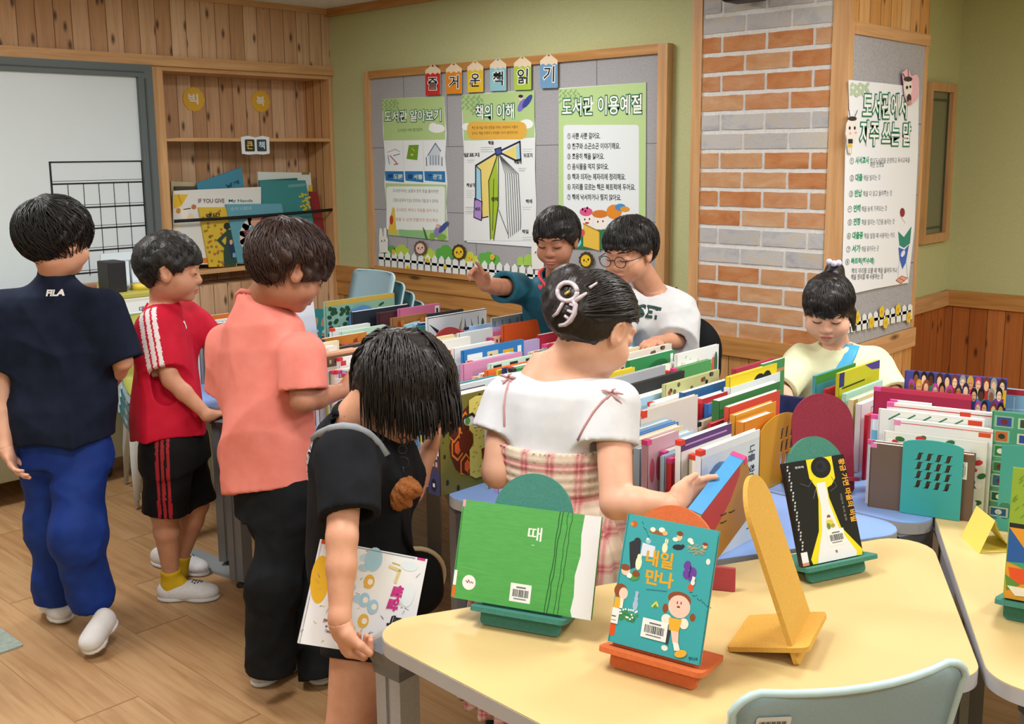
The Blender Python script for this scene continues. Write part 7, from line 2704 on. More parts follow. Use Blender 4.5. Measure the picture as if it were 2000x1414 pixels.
b.v = [v - Vector(org) for v in b.v]; b.build('logo', sh_)
m_btr = cloth_mat('blue_track', '18317a', '1f3d8c', .65)
w = tube_sdf(PV - (0, 0, .06), (0, 0, 1), rt, [(0, .152, .115), (.10, .150, .112), (.16, .14, .10)])
l1 = clip(leg_folds([(cone(HR, KR, .084, .084), 0), (cone(KR, AR + (AR - KR) * .2, .082, .070), .06)]), AR + (0, 0, .005), AR - KR)
l2 = clip(leg_folds([(cone(HL, KL, .084, .084), 0), (cone(KL, AL + (AL - KL) * .2, .082, .066), .06)]), AL + (0, 0, -.01), AL - KL)
f = cut(union([(folds(w, .006, 6), 0), (l1, .04), (l2, .04)]), cone(AR - (AR - KR) * .06, AR + (AR - KR) * .3, .055, .055))
def trim(c):
    q = c - HL
    e = q @ rt
    return ((e < -.075) & (c[:, 2] < .42) & (np.sin(c[:, 2] * 60) > -.3)).astype(int)
garment('trousers', f, [PV, AR, AL, KR, KL, PV + (0, 0, .05)], [m_btr, flat('b9a04a', .7)], org, P1, trim)
m_sock = cloth_mat('white_sock', 'd6d8dc', 'e4e6ea', .8)
shoe_mesh(P1, at(222, 1208, 3.40), at_z(170, 1278, .02), org, m_sock, m_sock, .040, .062, 'sock')
shoe_mesh(P1, at_z(88, 1178, .03), at_z(130, 1214, .01), org, m_sock, m_sock, .040, .060, 'sock')

# ---------------------------------------------------------------- 2: boy in red
org = at_z(350, 1150, 0)
H = Head(at(334, 527, 3.64), SC_(80), 4, 0, 1.06)
N = at(316, 592, 3.68); fwd = SC_(82); rt = SC_(172)
SR, ER, WR = at(304, 640, 3.58), at(334, 742, 3.54), at_z(406, 812, .695)
SL, EL, WL = at(360, 615, 3.78), at(412, 672, 3.80), at(455, 665, 3.90)
PV = at(340, 872, 3.68); HR, HL = PV + rt * .068, PV - rt * .068
KR, AR = at(322, 1003, 3.64), at(334, 1120, 3.72)
KL, AL = at(382, 985, 3.78), at(352, 1092, 3.82)
hdd = nrm(at_z(450, 800, .685) - WR)
hd = hand_sdf(WR, hdd, (0, 0, -1), SC_(-10), .86, (.12, .10, .12, .16))
items = [(tube_sdf(PV, N - PV, rt, [(0, .11, .09), (.25, .10, .085), (.42, .115, .085), (.5, .06, .05)]), .02)] + arm_items(SR, ER, WR, (.036, .030, .024, .019)) + arm_items(SL, EL, WL) + leg_items(HR, KR, AR, (.07, .047, .044, .028)) + leg_items(HL, KL, AL, (.07, .047, .044, .028))
P2, f2, _ = person('boy in red three-striped shirt and black shorts resting a hand on the blue table', org, SK_TAN if False else SK_MID, H, N, items + [(hand_sdf(WL, WL - EL, (0, 0, -1), fwd, .84), .01)], [SR, ER, WR, SL, EL, WL, N, AR, AL, PV], True, [(WR, hdd, hd)])
face_marks(H, H.sdf(N), org, P2)
cap = hair_cap(H, hl([(0, .030), (45, .022), (62, .0), (80, -.006), (92, .020), (112, .015), (128, -.04), (150, -.062), (180, -.066)]), (.018, .022, .022), .0035, 11)
hair_obj(H, P2, org, cap, H_BLACK, 360, lambda th, rr: rr.uniform(.9, 1.6), 12, lambda q: (q[2] > .030) or (q[1] < -.02 and q[2] > -.055), .0024, lift=.005, infl=1.2)
m_red = cloth_mat('red_jersey', 'b8152f', 'c61c38', .7)
m_wst = flat('e6dfe2', .75)
o = at(336, 850, 3.68); L = np.linalg.norm(N - o)
t = tube_sdf(o, N - o, rt, tee_prof(L, .160, .132, .150, .100, .125))
e1 = at(318, 722, 3.55); e2 = at(408, 660, 3.80)
s1, h1 = sleeve(SR, e1, .066, .068, .045); s2, h2 = sleeve(SL, e2, .060, .062, .045)
t = folds(t, .010, 21, .85)
f = cut(union([(t, 0), (s1, .05), (s2, .05)]), cone(N - (0, 0, .004), N + (0, 0, .1), .054, .058), h1, h2)
def stripes(c):
    q = c - SR
    ax = nrm(e1 - SR)
    side_ = nrm(fwd - ax * (fwd @ ax))
    e = q @ side_; out = q @ rt
    m = ((np.abs(e + .034) < .0075) | (np.abs(e + .012) < .0075) | (np.abs(e - .010) < .0075)) & (out > -.035) & (q @ ax > -.07) & (np.linalg.norm(q - np.outer(q @ ax, ax), axis=1) < .092) & (q @ ax < np.linalg.norm(e1 - SR) + .012)
    q2 = c - SL
    ax2 = nrm(e2 - SL); sd2 = nrm(np.cross(ax2, rt)); e_ = q2 @ sd2
    m2 = ((np.abs(e_) < .006) | (np.abs(e_ - .02) < .006) | (np.abs(e_ + .02) < .006)) & (q2 @ np.array((0, 0, 1.)) > .01) & ((q2 @ -rt) > -.02)
    return (m | m2).astype(int)
sh_ = garment('shirt', f, [o, N, SR, SL, e1, e2, o + fwd * .14, o - fwd * .14], [m_red, m_wst], org, P2, stripes, .005)
b = MB()
patch(b, f, [at(368, 637, 3.6) + fwd * x * .018 + np.array((0, 0, z)) * .018 for x, z in ((-.6, .8), (.2, .7), (.6, -.6), (.2, -.9), (0, 0))], nrm(fwd * .5 + rt), 'e8e0e2')
b.v = [v - Vector(org) for v in b.v]; b.build('logo', sh_)
m_bsh = cloth_mat('black_shorts', '0e0e10', '17171a', .7)
w = tube_sdf(PV - (0, 0, .05), (0, 0, 1), rt, [(0, .138, .120), (.07, .135, .118), (.14, .12, .10)])
kr = KR + (AR - KR) * -.02; kl = KL + (AL - KL) * -.02
l1 = clip(leg_folds([(cone(HR, KR + (KR - HR) * .2, .088, .080), 0)]), kr, KR - HR); l2 = clip(leg_folds([(cone(HL, KL + (KL - HL) * .2, .088, .080), 0)]), kl, KL - HL)
f = cut(union([(folds(w, .006, 23), 0), (l1, .05), (l2, .05)]), cone(kr - (KR - HR) * .15, kr + (KR - HR) * .3, .056, .056), cone(kl - (KL - HL) * .15, kl + (KL - HL) * .3, .056, .056))
def rst(c):
    e = (c - HR) @ fwd
    e = e + (HR[2] - c[:, 2]) * .02
    return (((np.abs(e + .030) < .0055) | (np.abs(e + .012) < .0055) | (np.abs(e - .006) < .0055)) & ((c - HR) @ rt > .02)).astype(int)
garment('shorts', f, [PV, KR, KL, PV + (0, 0, .05)], [m_bsh, flat('9a1c26', .7)], org, P2, rst, .0046)
m_ys = cloth_mat('yellow_sock', 'c9a41e', 'd6b42c', .85)
m_clog = speckled('white_clog', 'd3d5da', 'dfe1e6', 90, .55, .03)
for A_, K_, hl_, to_ in ((AR, KR, at_z(310, 1168, .004), at_z(428, 1166, .004)), (AL, KL, at_z(300, 1096, .004), at_z(404, 1122, .004))):
    d_ = nrm(A_ - K_)
    f = clip(clip(union([(cone(A_ - d_ * .02, A_ + d_ * .05, .035, .037), 0), (cone(A_ + d_ * .05, np.array(hl_) * .62 + np.array(to_) * .38 + (0, 0, .052), .036, .026), .02)]), A_ - d_ * .018, -d_), np.array((0, 0, .026)), (0, 0, -1))
    garment('sock', f, [A_, hl_, to_], [m_ys], org, P2)
    shoe_mesh(P2, hl_, to_, org, m_clog, M_WSOLE, .042, .060, 'shoe', True)

# ---------------------------------------------------------------- 3: boy in salmon
org = at_z(560, 1335, 0)
H = Head(at(566, 524, 3.00), SC_(58), 24, 0, 1.10)
N = at(506, 592, 3.08); fwd = SC_(38); rt = SC_(128)
SR, ER, WR = at(588, 690, 2.93), at(592, 782, 2.91), at(668, 764, 3.02)
SL, EL, WL = at(446, 672, 3.16), at(446, 764, 3.20), at(482, 790, 3.36)
PV = at(535, 965, 3.08); HR, HL = PV + rt * .07, PV - rt * .07
KR, AR = at(532, 1140, 3.00), at(528, 1296, 3.02)
KL, AL = at(598, 1130, 3.16), at(622, 1304, 3.12)
items = [(tube_sdf(PV, N - PV, rt, [(0, .12, .09), (.3, .115, .09), (.5, .12, .085), (.58, .06, .05)]), .02)] + arm_items(SR, ER, WR, (.042, .036, .028, .021)) + arm_items(SL, EL, WL, (.042, .036, .028, .021)) + leg_items(HR, KR, AR) + leg_items(HL, KL, AL)
P3, f3, _ = person('boy with brown hair in salmon pink shirt and black trousers seen from behind', org, SK_TAN, H, N, items + [(hand_sdf(WR, WR - ER, -rt, (0, 0, 1), .86), .01), (hand_sdf(WL, WL - EL, rt, (0, 0, 1), .86), .01)], [SR, ER, WR, SL, EL, WL, N, AR, AL, PV], True, neck_r=.050)
face_marks(H, H.sdf(N), org, P3)
cap = hair_cap(H, hl([(0, .006), (40, .0), (60, -.016), (78, -.024), (94, .016), (112, .01), (125, -.045), (150, -.078), (180, -.084)]), (.022, .026, .022), .006, 31)
hair_obj(H, P3, org, cap, H_BROWN, 460, lambda th, rr: rr.uniform(.9, 1.75), 32, lambda q: (q[2] > .01) or (q[1] < -.02 and q[2] > -.072), .0027, lift=.009, infl=1.26, jitter=.16)
m_sal = cloth_mat('salmon_cotton', 'e08074', 'ea8e82', .85)
o = at(532, 956, 3.08); L = np.linalg.norm(N - o)
t = tube_sdf(o, N - o, rt, tee_prof(L, .164, .128, .160, .110, .14))
e1 = at(592, 762, 2.92); e2 = at(444, 764, 3.20)
s1, h1 = sleeve(SR, e1, .068, .070, .050); s2, h2 = sleeve(SL, e2, .064, .066, .048)
t = folds(t, .012, 35, .8)
f = cut(union([(t, 0), (s1, .05), (s2, .05)]), cone(N - (0, 0, .004), N + (0, 0, .1), .062, .068), h1, h2)
sh_ = garment('shirt', f, [o, N, SR, SL, e1, e2, o + rt * .18, o - rt * .18], [m_sal], org, P3)
lp = []
for k in range(30):
    a = 2 * math.pi * k / 29
    p = drop(f, N + rt * math.cos(a) * .066 + fwd * math.sin(a) * .066 + np.array((0, 0, .10)), (0, 0, 1))
    if p is not None: lp.append(p - org)
b = MB(); b.tube(lp, .0065, cloth_mat('salmon_rib', 'd87a70', 'e08579', .85), 8, flat=(1, .7)); b.build('collar', sh_)
m_blk = cloth_mat('black_trouser_cloth', '111316', '1a1d21', .8)
w = tube_sdf(PV - (0, 0, .06), (0, 0, 1), rt, [(0, .138, .108), (.06, .128, .098), (.14, .118, .088)])
ar = AR + (AR - KR) * .10; al = AL + (AL - KL) * .10
l1 = clip(leg_folds([(cone(HR, KR, .078, .076), 0), (cone(KR, ar + (AR - KR) * .2, .076, .072), .03)]), ar, AR - KR)
l2 = clip(leg_folds([(cone(HL, KL, .078, .074), 0), (cone(KL, al + (AL - KL) * .2, .074, .07), .03)]), al, AL - KL)
f = cut(union([(folds(w, .006, 37), 0), (l1, .04), (l2, .04)]), cone(ar - (AR - KR) * .1, ar + (AR - KR) * .3, .055, .055), cone(al - (AL - KL) * .1, al + (AL - KL) * .3, .055, .055))
garment('trousers', f, [PV, AR, AL, PV + (0, 0, .05)], [m_blk], org, P3)
m_shoe = speckled('grey_shoe', 'a9a9ab', 'bcbcbe', 90, .6, .05)
shoe_mesh(P3, at_z(497, 1340, .004), at_z(578, 1292, .004), org, m_shoe, M_WSOLE, .042, .062)
shoe_mesh(P3, at_z(612, 1336, .004), at_z(668, 1296, .004), org, m_shoe, M_WSOLE, .042, .062)

# ---------------------------------------------------------------- 4: girl in black bending over
org = at(700, 1600, 2.22) * np.array((1, 1, 0))
H = Head(at(776, 768, 2.26), SC_(66), 52, 0, 1.08)
N = at(700, 812, 2.26); fwd = SC_(70); rt = SC_(160)
SR, ER, WR = at(676, 892, 2.14), at(668, 1050, 2.04), at(664, 1216, 1.99)
SL, EL, WL = at(752, 880, 2.32), at(800, 960, 2.40), at(836, 884, 2.44)
PV = at(706, 1128, 2.38); HR, HL = PV + rt * .072, PV - rt * .072
KR, AR = at(684, 1420, 2.26), at(676, 1610, 2.34)
KL, AL = at(738, 1400, 2.42), at(732, 1590, 2.46)
hdd = nrm(at(682, 1290, 2.01) - WR)
hd = hand_sdf(WR, hdd, SC_(60), SC_(100), .92, (.95, .95, .95, .95), (.5, .5))
items = [(tube_sdf(PV, N - PV, rt, [(0, .12, .09), (.2, .11, .085), (.32, .115, .085), (.38, .06, .05)]), .02)] + arm_items(SR, ER, WR, (.037, .031, .027, .020)) + arm_items(SL, EL, WL) + leg_items(HR, KR, AR, (.078, .052, .048, .032)) + leg_items(HL, KL, AL, (.078, .052, .048, .032))
P4, f4, _ = person('girl in black shirt bending forward with a white book in her hand', org, SK_MID, H, N, items + [(hand_sdf(WL, WL - EL, -fwd, (0, 0, 1), .86), .01)], [SR, ER, WR, SL, EL, WL, N, PV, at(690, 1600, 2.3), at(740, 1600, 2.42)], True, [(WR, hdd, hd)], neck_r=.048)
# hanging bob: cap plus locks that fall straight down
base = hair_cap(H, hl([(0, .045), (40, .035), (60, -.03), (80, -.10), (120, -.11), (180, -.10)]), (.020, .018, .020), .005, 41)
rr = np.random.default_rng(44)
V, Q = [], []
def lock(pts, rad):
    b0 = len(V); m = len(pts)
    for k, p in enumerate(pts):
        tdir = nrm(pts[min(k + 1, m - 1)] - pts[max(k - 1, 0)])
        s_ = nrm(np.cross(tdir, (.3, .5, .8))); t_ = np.cross(tdir, s_)
        w_ = rad * (1.0 if k < m * .6 else (m - k) / (m * .4 + 1e-6)) + .0005
        for j in range(3):
            a = 2 * math.pi * j / 3
            V.append(p + (s_ * math.cos(a) + t_ * math.sin(a)) * w_)
    for k in range(m - 1):
        for j in range(3): Q.append((b0 + k * 3 + j, b0 + k * 3 + (j + 1) % 3, b0 + k * 3 + 3 + (j + 1) % 3, b0 + k * 3 + 3 + j))
g = np.array((0, 0, -1.0))
ZH = float(at(800, 850, 2.26)[2])
for i in range(1700):
    side = 1 if i % 2 else -1
    az = rr.uniform(.75, 3.05)
    # root along the parting, flow down the side of the skull and then hang
    part = rr.uniform(-.9, 1.35)
    root = np.array((side * rr.uniform(.0, .012), .095 * math.cos(part + .9) - .012, .028 + .100 * math.sin(part + .9))) if rr.uniform() < .55 else np.array((side * .092 * math.sin(az) * 1.0, .106 * math.cos(az) - .012, rr.uniform(.0, .10)))
    e = np.array((root[0] / .094, (root[1] + .012) / .109, (root[2] - .028) / .099)); e = e / np.linalg.norm(e) * 1.0
    root = np.array((e[0] * .094, e[1] * .109 - .012, e[2] * .099 + .028))
    p = H.W(*root); pts = [p]
    v = nrm(p - H.W(0, -.012, .028)) * .3 + H.r * side * .8
    Lr = rr.uniform(.16, .26); zstop = ZH + abs(rr.normal()) * .022
    st = .022
    n_ = int(Lr / st)
    for k in range(n_):
        v = nrm(v * .55 + g * .75 + rr.normal(size=3) * .05)
        p = p + v * st
        q = H.L(p[None])[0]
        e = np.array((q[0] / .094, (q[1] + .012) / .109, (q[2] - .028) / .099))
        l_ = np.linalg.norm(e)
        if l_ < 1.02 or (l_ > 1.1 and p[2] > H.c[2]):
            e = e / l_ * rr.uniform(1.02, 1.08)
            p = H.W(e[0] * .094, e[1] * .109 - .012, e[2] * .099 + .028)
        if p[2] < zstop: break
        # keep clear of the face
        q = H.L(p[None])[0]
        if q[1] > .07 and abs(q[0]) < .05 and q[2] < .03: break
        pts.append(p)
    if len(pts) > 3: lock(pts, rr.uniform(.0011, .0024))
lo, hi = bounds(H.W(.12, .13, .15), H.W(-.12, -.14, -.14), H.W(.12, -.14, .15), H.W(-.12, .13, -.14), pad=.03)
V0, Q0 = surf(base, lo, hi, .004)
np_obj('hair', np.concatenate([V0, np.array(V)]), np.concatenate([np.asarray(Q0), np.array(Q) + len(V0)]), [H_SOFT], org, P4)
m_bt = cloth_mat('black_cotton', '101216', '191c21', .85)
o = at(706, 1110, 2.38); L = np.linalg.norm(N - o)
t = tube_sdf(o, N - o, rt, tee_prof(L, .135, .118, .142, .108, .130))
e1 = at(686, 1010, 2.075)
s1, h1 = sleeve(SR, e1, .072, .066, .044); s2, h2 = sleeve(SL, at(786, 940, 2.39), .066, .066, .045)
t = folds(t, .010, 45, .8)
f = cut(union([(t, 0), (s1, .05), (s2, .05)]), cone(N - (N - o) / L * .03, N + nrm(H.c - N) * .1, .063, .074), h1, h2)
sh_ = garment('shirt', f, [o, N, SR, SL, e1, at(790, 945, 2.39), o + fwd * .15, o - fwd * .15], [m_bt], org, P4)
b = MB()
for tx, px_, py_, h_, wd in (('원', 612, 862, .014, .016), ('ALWAYS', 604, 905, .014, .075), ('지금', 622, 880, .013, .05)):
    cc = at(px_, py_, 2.28)
    decal(b, f, cc, np.array((0, 0, -1.)), nrm(SC_(100)), nrm(-SC_(70) + SC_(160) * .6), tx, h_, 'd4d6d8', wd, .02)
b.v = [v - Vector(org) for v in b.v]; b.build('lettering', sh_)
# grey piping of the collar: two bands running round the shoulders
m_gp = flat('868b92', .7)
for PX_ in ([(762, 752), (700, 772), (640, 800), (604, 828), (612, 838), (660, 812), (700, 806), (745, 840), (780, 870)],):
    pass
b = MB()
def band(pix, w, dn):
    n = dn
    P = []
    for (x, y, dd) in pix:
        p = cast(f, x, y, 1.9, .002)
        if p is not None: P.append(p - org)
    if len(P) > 2: b.tube(P, w, m_gp, 6, flat=(1.0, .6))
nn = nrm(rt * .8 + np.array((0, 0, .55)) - fwd * .25)
band([(610, 858, 2), (622, 848, 2), (645, 838, 2), (670, 833, 2), (695, 836, 2), (720, 848, 2), (740, 866, 2), (756, 890, 2)], .009, nn)
n2 = nrm(np.array((0, 0, .8)) - fwd * .6)
b.build('collar_piping', sh_)
w = tube_sdf(PV - (0, 0, .08), (0, 0, 1), rt, [(0, .128, .108), (.10, .122, .104), (.17, .11, .09)])
kr = HR + (KR - HR) * .5; kl = HL + (KL - HL) * .5
l1 = clip(cone(HR, KR, .086, .080), kr, KR - HR); l2 = clip(cone(HL, KL, .086, .080), kl, KL - HL)
f = folds(union([(w, 0), (l1, .04), (l2, .04)]), .004, 47)
garment('shorts', f, [PV, kr, kl, PV + (0, 0, .08)], [m_blk], org, P4)
m_wshoe = speckled('white_shoe', 'd3d5da', 'dfe1e6', 90, .55, .03)
for A_, dd in ((AR, 0), (AL, 0)):
    hlp = np.array((A_[0], A_[1], .004)) - fwd * .05
    f = clip(clip(cone(A_ + (0, 0, .06), np.array((A_[0], A_[1], .04)), .036, .036), A_ + (0, 0, .06), (0, 0, 1)), np.array((0, 0, .02)), (0, 0, -1))
    garment('sock', f, [A_, hlp], [m_sock], org, P4)
    shoe_mesh(P4, hlp, hlp + fwd * .2, org, m_wshoe, M_WSOLE, .04, .06)

# her book
def f_white(s):
    rr = random.Random(31)
    s.ell(.06, .62, .085, .23, 'e0b02e', .1)
    for k in range(40):
        x, y = rr.uniform(.0, .98), rr.uniform(.02, .97)
        s.line([(x, y), (x + rr.uniform(-.03, .03), y + rr.uniform(-.03, .03)), (x + rr.uniform(-.03, .03), y + rr.uniform(-.03, .03))], .0012, rr.choice(('8aa0b8', '9a9aa0', 'c8b070', '6a7a8a')))
    for k in range(9): s.ell(.36 + rr.uniform(-.03, .08), .1 + .1 * k, .04, .05, rr.choice(('b8d4e6', 'a9c8dc', 'd8cfa8')), rr.uniform(0, 3), 10)
    for x, y, c in ((.50, .68, 'd8aa4a'), (.52, .30, 'd8b04a'), (.49, .5, '9fc4dc'), (.58, .45, '9fc4dc')): s.ell(x, y, .05, .07, c); s.ell(x + .01, y, .025, .03, 'e8e0d0')
    s.ell(.50, .9, .08, .12, '9fc8e0'); s.ell(.84, .9, .08, .05, 'd5e2ec'); s.ell(.88, .62, .06, .12, 'dbe5ee')
    s.line([(.66, .86), (.76, .84), (.74, .72)], .006, 'd3c48a'); s.line([(.68, .90), (.75, .89)], .003, 'b8a86a')
    for k in range(16): s.ell(.16 + rr.uniform(0, .1), .1 + rr.uniform(0, .3), .012, .012, rr.choice(('c8a0a8', 'a8b8c8', '8a6a6a')), 0, 8)
    s.text('쌀알', (.735, .70), (.70, .44), .024, 'c02e86', .06, dv=(1, .0)); s.text('톡', (.745, .40), (.735, .28), .028, '232326', .06, dv=(1, 0)); s.text('톡', (.72, .26), (.705, .14), .024, 'c02e86', .06, dv=(1, 0))
    s.ell(.76, .06, .035, .04, 'e0b02e'); s.line([(.74, .1), (.76, .2)], .004, 'e0b02e'); s.ell(.735, .05, .012, .02, '3a3a3a')
    barcode(s, .17, .38, .045, .18, rot=True)
    s.rect(.0, .96, .16, 1, 'd2502a'); s.rect(.90, .975, .98, 1, 'c83a86'); s.line([(.2, .985), (.88, .985)], .0015, '6a7f9a')
Pa, Pb, Pd = at(583, 1256, 2.03), at(795, 1288, 2.11), at(622, 1052, 2.075)
u_ = nrm(Pb - Pa); v_ = Pd - Pa; v_ = nrm(v_ - u_ * (v_ @ u_)); n_ = np.cross(u_, v_)
bk = make_book('white doodled book with pink lettering held low by the girl in black', float(np.linalg.norm(Pb - Pa)), float(np.linalg.norm(Pd - Pa)), .010, 'e2e5ea', 'e2e5ea', 'dfe2e6', front=f_white)
bk.matrix_world = Matrix(((u_[0], -n_[0], v_[0], Pa[0]), (u_[1], -n_[1], v_[1], Pa[1]), (u_[2], -n_[2], v_[2], Pa[2]), (0, 0, 0, 1)))

# her black shoulder bag and the plush key ring
bo = at(806, 1128, 2.36)
bag = empty('shoulder_bag', bo - np.array((0, 0, .12)))
tag(bag, 'black shoulder bag with beige piping at the hip of the girl in black', 'bag')
BO = bo - np.array((0, 0, .12))
A3_ = np.stack([fwd, rt, np.array((0, 0, 1.))])
f = union([(ell(bo, (.072, .045, .066), A3_), 0), (ell(bo - (0, 0, .045), (.07, .05, .05), A3_), .03)])
lo, hi = bounds(bo, pad=.16)
sdf_obj('body', [(folds(f, .003, 5), lo, hi, .005)], [m_blk], BO, bag)
b = MB()
P = [bo + fwd * .074 * math.cos(a) + np.array((0, 0, 1)) * .068 * math.sin(a) - rt * 0 for a in np.linspace(-1.2, 2.2, 16)]
b.tube([p - BO for p in P], .006, flat('c9bb98', .6), 6); b.build('piping', bag)
b = MB()
P = [at(760, 872, 2.25), at(764, 940, 2.23), at(775, 1000, 2.24), at(790, 1050, 2.27), at(804, 1078, 2.32)]
b.tube([p - BO for p in P], .013, m_blk, 6, flat=(1, .3)); b.build('strap', bag)
kc = at(790, 955, 2.20)
ko = kc - np.array((0, 0, .035))
plush = np.stack([CRT, CF_, np.array((0, 0, 1.))])
f = union([(ell(kc + CRT * .004, (.030, .022, .024), plush), 0), (ell(kc - CRT * .014 - np.array((0, 0, .022)), (.018, .018, .026), plush), .015), (ell(kc + CRT * .024 - np.array((0, 0, .004)), (.013, .014, .012), plush), .01), (ell(kc - np.array((0, 0, .03)) + CRT * .004, (.012, .012, .012), plush), .01),
           (ell(kc + CRT * .010 + np.array((0, 0, .022)), (.007, .007, .007), plush), .006), (ell(kc - CRT * .016 + np.array((0, 0, .016)), (.008, .008, .008), plush), .006)])
fz = np.random.default_rng(3).normal(size=(5, 3)) * 260
f_ = (lambda P, f=f: f(P) + .0016 * sum(np.sin(P @ w_ + i) for i, w_ in enumerate(fz)) / 2.2)
lo, hi = bounds(kc, pad=.075)
kr_ = sdf_obj('plush_keyring', [(f_, lo, hi, .0026)], [speckled('brown_plush', '7d4a26', '9a6034', 240, .95, .5)], ko)
tag(kr_, 'small brown plush animal key ring hanging from the bag strap', 'key ring')
b = MB()
for cx, cy, rad in ((783, 903, .012), (782, 878, .009), (786, 862, .008)):
    c0 = at(cx + 4, cy, 2.20)
    b.tube([c0 + CRT * rad * math.cos(a) + np.array((0, 0, 1)) * rad * math.sin(a) - ko for a in np.linspace(0, 2 * math.pi, 20)], .0013, flat('3a3c42', .35, .5, .7), 6)
b.tube([at(788, 928, 2.20) - ko, at(787, 912, 2.20) - ko], .0012, flat('3a3c42', .35, .5, .7), 6)
b.tube([at(789, 870, 2.20) - ko, at(776, 850, 2.21) - ko], .0012, flat('3a3c42', .35, .5, .7), 6)
b.build('ring_chain', kr_)

# ---------------------------------------------------------------- 5: girl with the hair claw, white tee and plaid dress
org = at(1095, 1500, 2.40) * np.array((1, 1, 0))
H = Head(at(1162, 640, 2.38), SC_(50), 24, 0, 1.06)
N = at(1092, 720, 2.42); fwd = SC_(22); rt = SC_(112)
SR, ER, WR = at(1196, 796, 2.34), at(1204, 982, 2.25), at(1316, 984, 2.19)
SL, EL = at(992, 788, 2.47), at(972, 922, 2.42)
WL = EL + SC_(15) * .17 + np.array((0, 0, .03))
PV = at(1095, 1040, 2.42); HR, HL = PV + rt * .072, PV - rt * .072
KR, AR = HR - (0, 0, .34), HR - (0, 0, .66)
KL, AL = HL - (0, 0, .34), HL - (0, 0, .66)
hdd = nrm(at(1372, 955, 2.24) - WR)
hd = hand_sdf(WR, hdd, -SC_(0), np.array((0, 0, 1.)), .88, (.35, .35, .4, .45), (.3, .2))
items = [(tube_sdf(PV, N - PV, rt, [(0, .12, .085), (.15, .105, .08), (.34, .115, .08), (.42, .06, .05)]), .02)] + arm_items(SR, ER, WR, (.041, .036, .030, .020)) + arm_items(SL, EL, WL, (.041, .037, .03, .02)) + leg_items(HR, KR, AR) + leg_items(HL, KL, AL)
P5, f5, _ = person('girl with pinned-up hair in white tee and pink plaid dress seen from behind', org, SK_LIGHT, H, N, items + [(hand_sdf(WL, WL - EL, fwd, (0, 0, 1), .86), .01)], [SR, ER, WR, SL, EL, WL, N, AR, AL, PV], True, [(WR, hdd, hd)], neck_r=.047)
bun = [(H.E((-.030, -.095, .050), (.050, .030, .062)), .03), (H.E((-.005, -.098, .010), (.045, .022, .05)), .03)]
cap = hair_cap(H, hl([(0, .060), (40, .055), (62, .036), (80, .030), (94, .022), (110, -.022), (135, -.060), (180, -.074)]), (.012, .012, .014), .0026, 51, bun)
hair_obj(H, P5, org, cap, H_SOFT, 300, lambda th, rr: rr.uniform(1.2, 2.2), 52, lambda q: q[2] > .03 or q[1] < -.03 and q[2] > -.055, .0030, lift=.004, infl=1.155, crown=(0, .95, .3), jitter=.05)
m_claw = flat('b9aeb6', .25, .5, name='claw_lilac')
b = MB()
def onhair(x, y, up_=.004):
    p = cast(cap, x, y, 2.05, up_)
    return (at(x, y, 2.42) if p is None else p) - org
ring = [onhair(1108 + 19 * math.cos(a), 570 + 18 * math.sin(a), .006) for a in np.linspace(0, 2 * math.pi, 22)]
b.tube(ring, .0056, m_claw, 8)
b.tube([onhair(x, y, .006) for x, y in ((1118, 585), (1124, 596), (1122, 612), (1114, 626), (1104, 634), (1092, 636))], [.006, .006, .0058, .0055, .005, .004], m_claw, 8)
b.tube([onhair(x, y, .006) for x, y in ((1122, 588), (1134, 580), (1146, 572))], [.006, .005, .003], m_claw, 8)
for (x, y), (x2, y2) in (((1124, 598), (1112, 594)), ((1121, 612), (1108, 606)), ((1113, 625), (1102, 616))): b.tube([onhair(x, y, .006), onhair(x2, y2, .003)], [.0045, .003], m_claw, 6)
b.tube([onhair(x, y, .006) for x, y in ((1102, 586), (1096, 598), (1088, 612), (1080, 618))], [.005, .0045, .004, .003], m_claw, 8)
b.tube([onhair(x, y, .006) for x, y in ((1152, 562), (1166, 552))], [.004, .0025], m_claw, 6)
b.tube([onhair(1103, 575, .011), onhair(1113, 568, .011)], .0028, flat('d8c05a', .3, .5, .6), 6)
b.build('hair_claw', P5)
m_wt = cloth_mat('white_cotton', 'cfd2d8', 'dcdfe4', .88)
o = at(1080, 900, 2.42); L = np.linalg.norm(N - o)
t = tube_sdf(o, N - o, rt, [(0, .128, .098), (L * .4, .135, .098), (L * .72, .142, .094), (L * .88, .130, .080), (L * .97, .092, .066), (L * 1.03, .058, .056), (L * 1.1, .05, .05)])
e1 = at(1194, 868, 2.32); e2 = at(972, 846, 2.46)
s1, h1 = sleeve(SR, e1, .066, .070, .047); s2, h2 = sleeve(SL, e2, .066, .070, .047)
t = folds(t, .009, 55, 1.0)
f = cut(union([(t, 0), (s1, .035), (s2, .035)]), cone(N - (0, 0, .006), N + nrm(H.c - N) * .1, .056, .062), h1, h2)
tee_f = f
sh_ = garment('shirt', f, [o, N, SR, SL, e1, e2, o + rt * .15, o - rt * .15], [m_wt], org, P5, None, .005)
lp = []
for k in range(30):
    a = 2 * math.pi * k / 29
    p = drop(f, N + rt * math.cos(a) * .061 + fwd * math.sin(a) * .061 + np.array((0, 0, .10)), (0, 0, 1))
    if p is not None: lp.append(p - org)
b = MB(); b.tube(lp, .0055, cloth_mat('white_rib', 'd2d6da', 'dde1e6', .85), 8, flat=(1, .7)); b.build('collar', sh_)
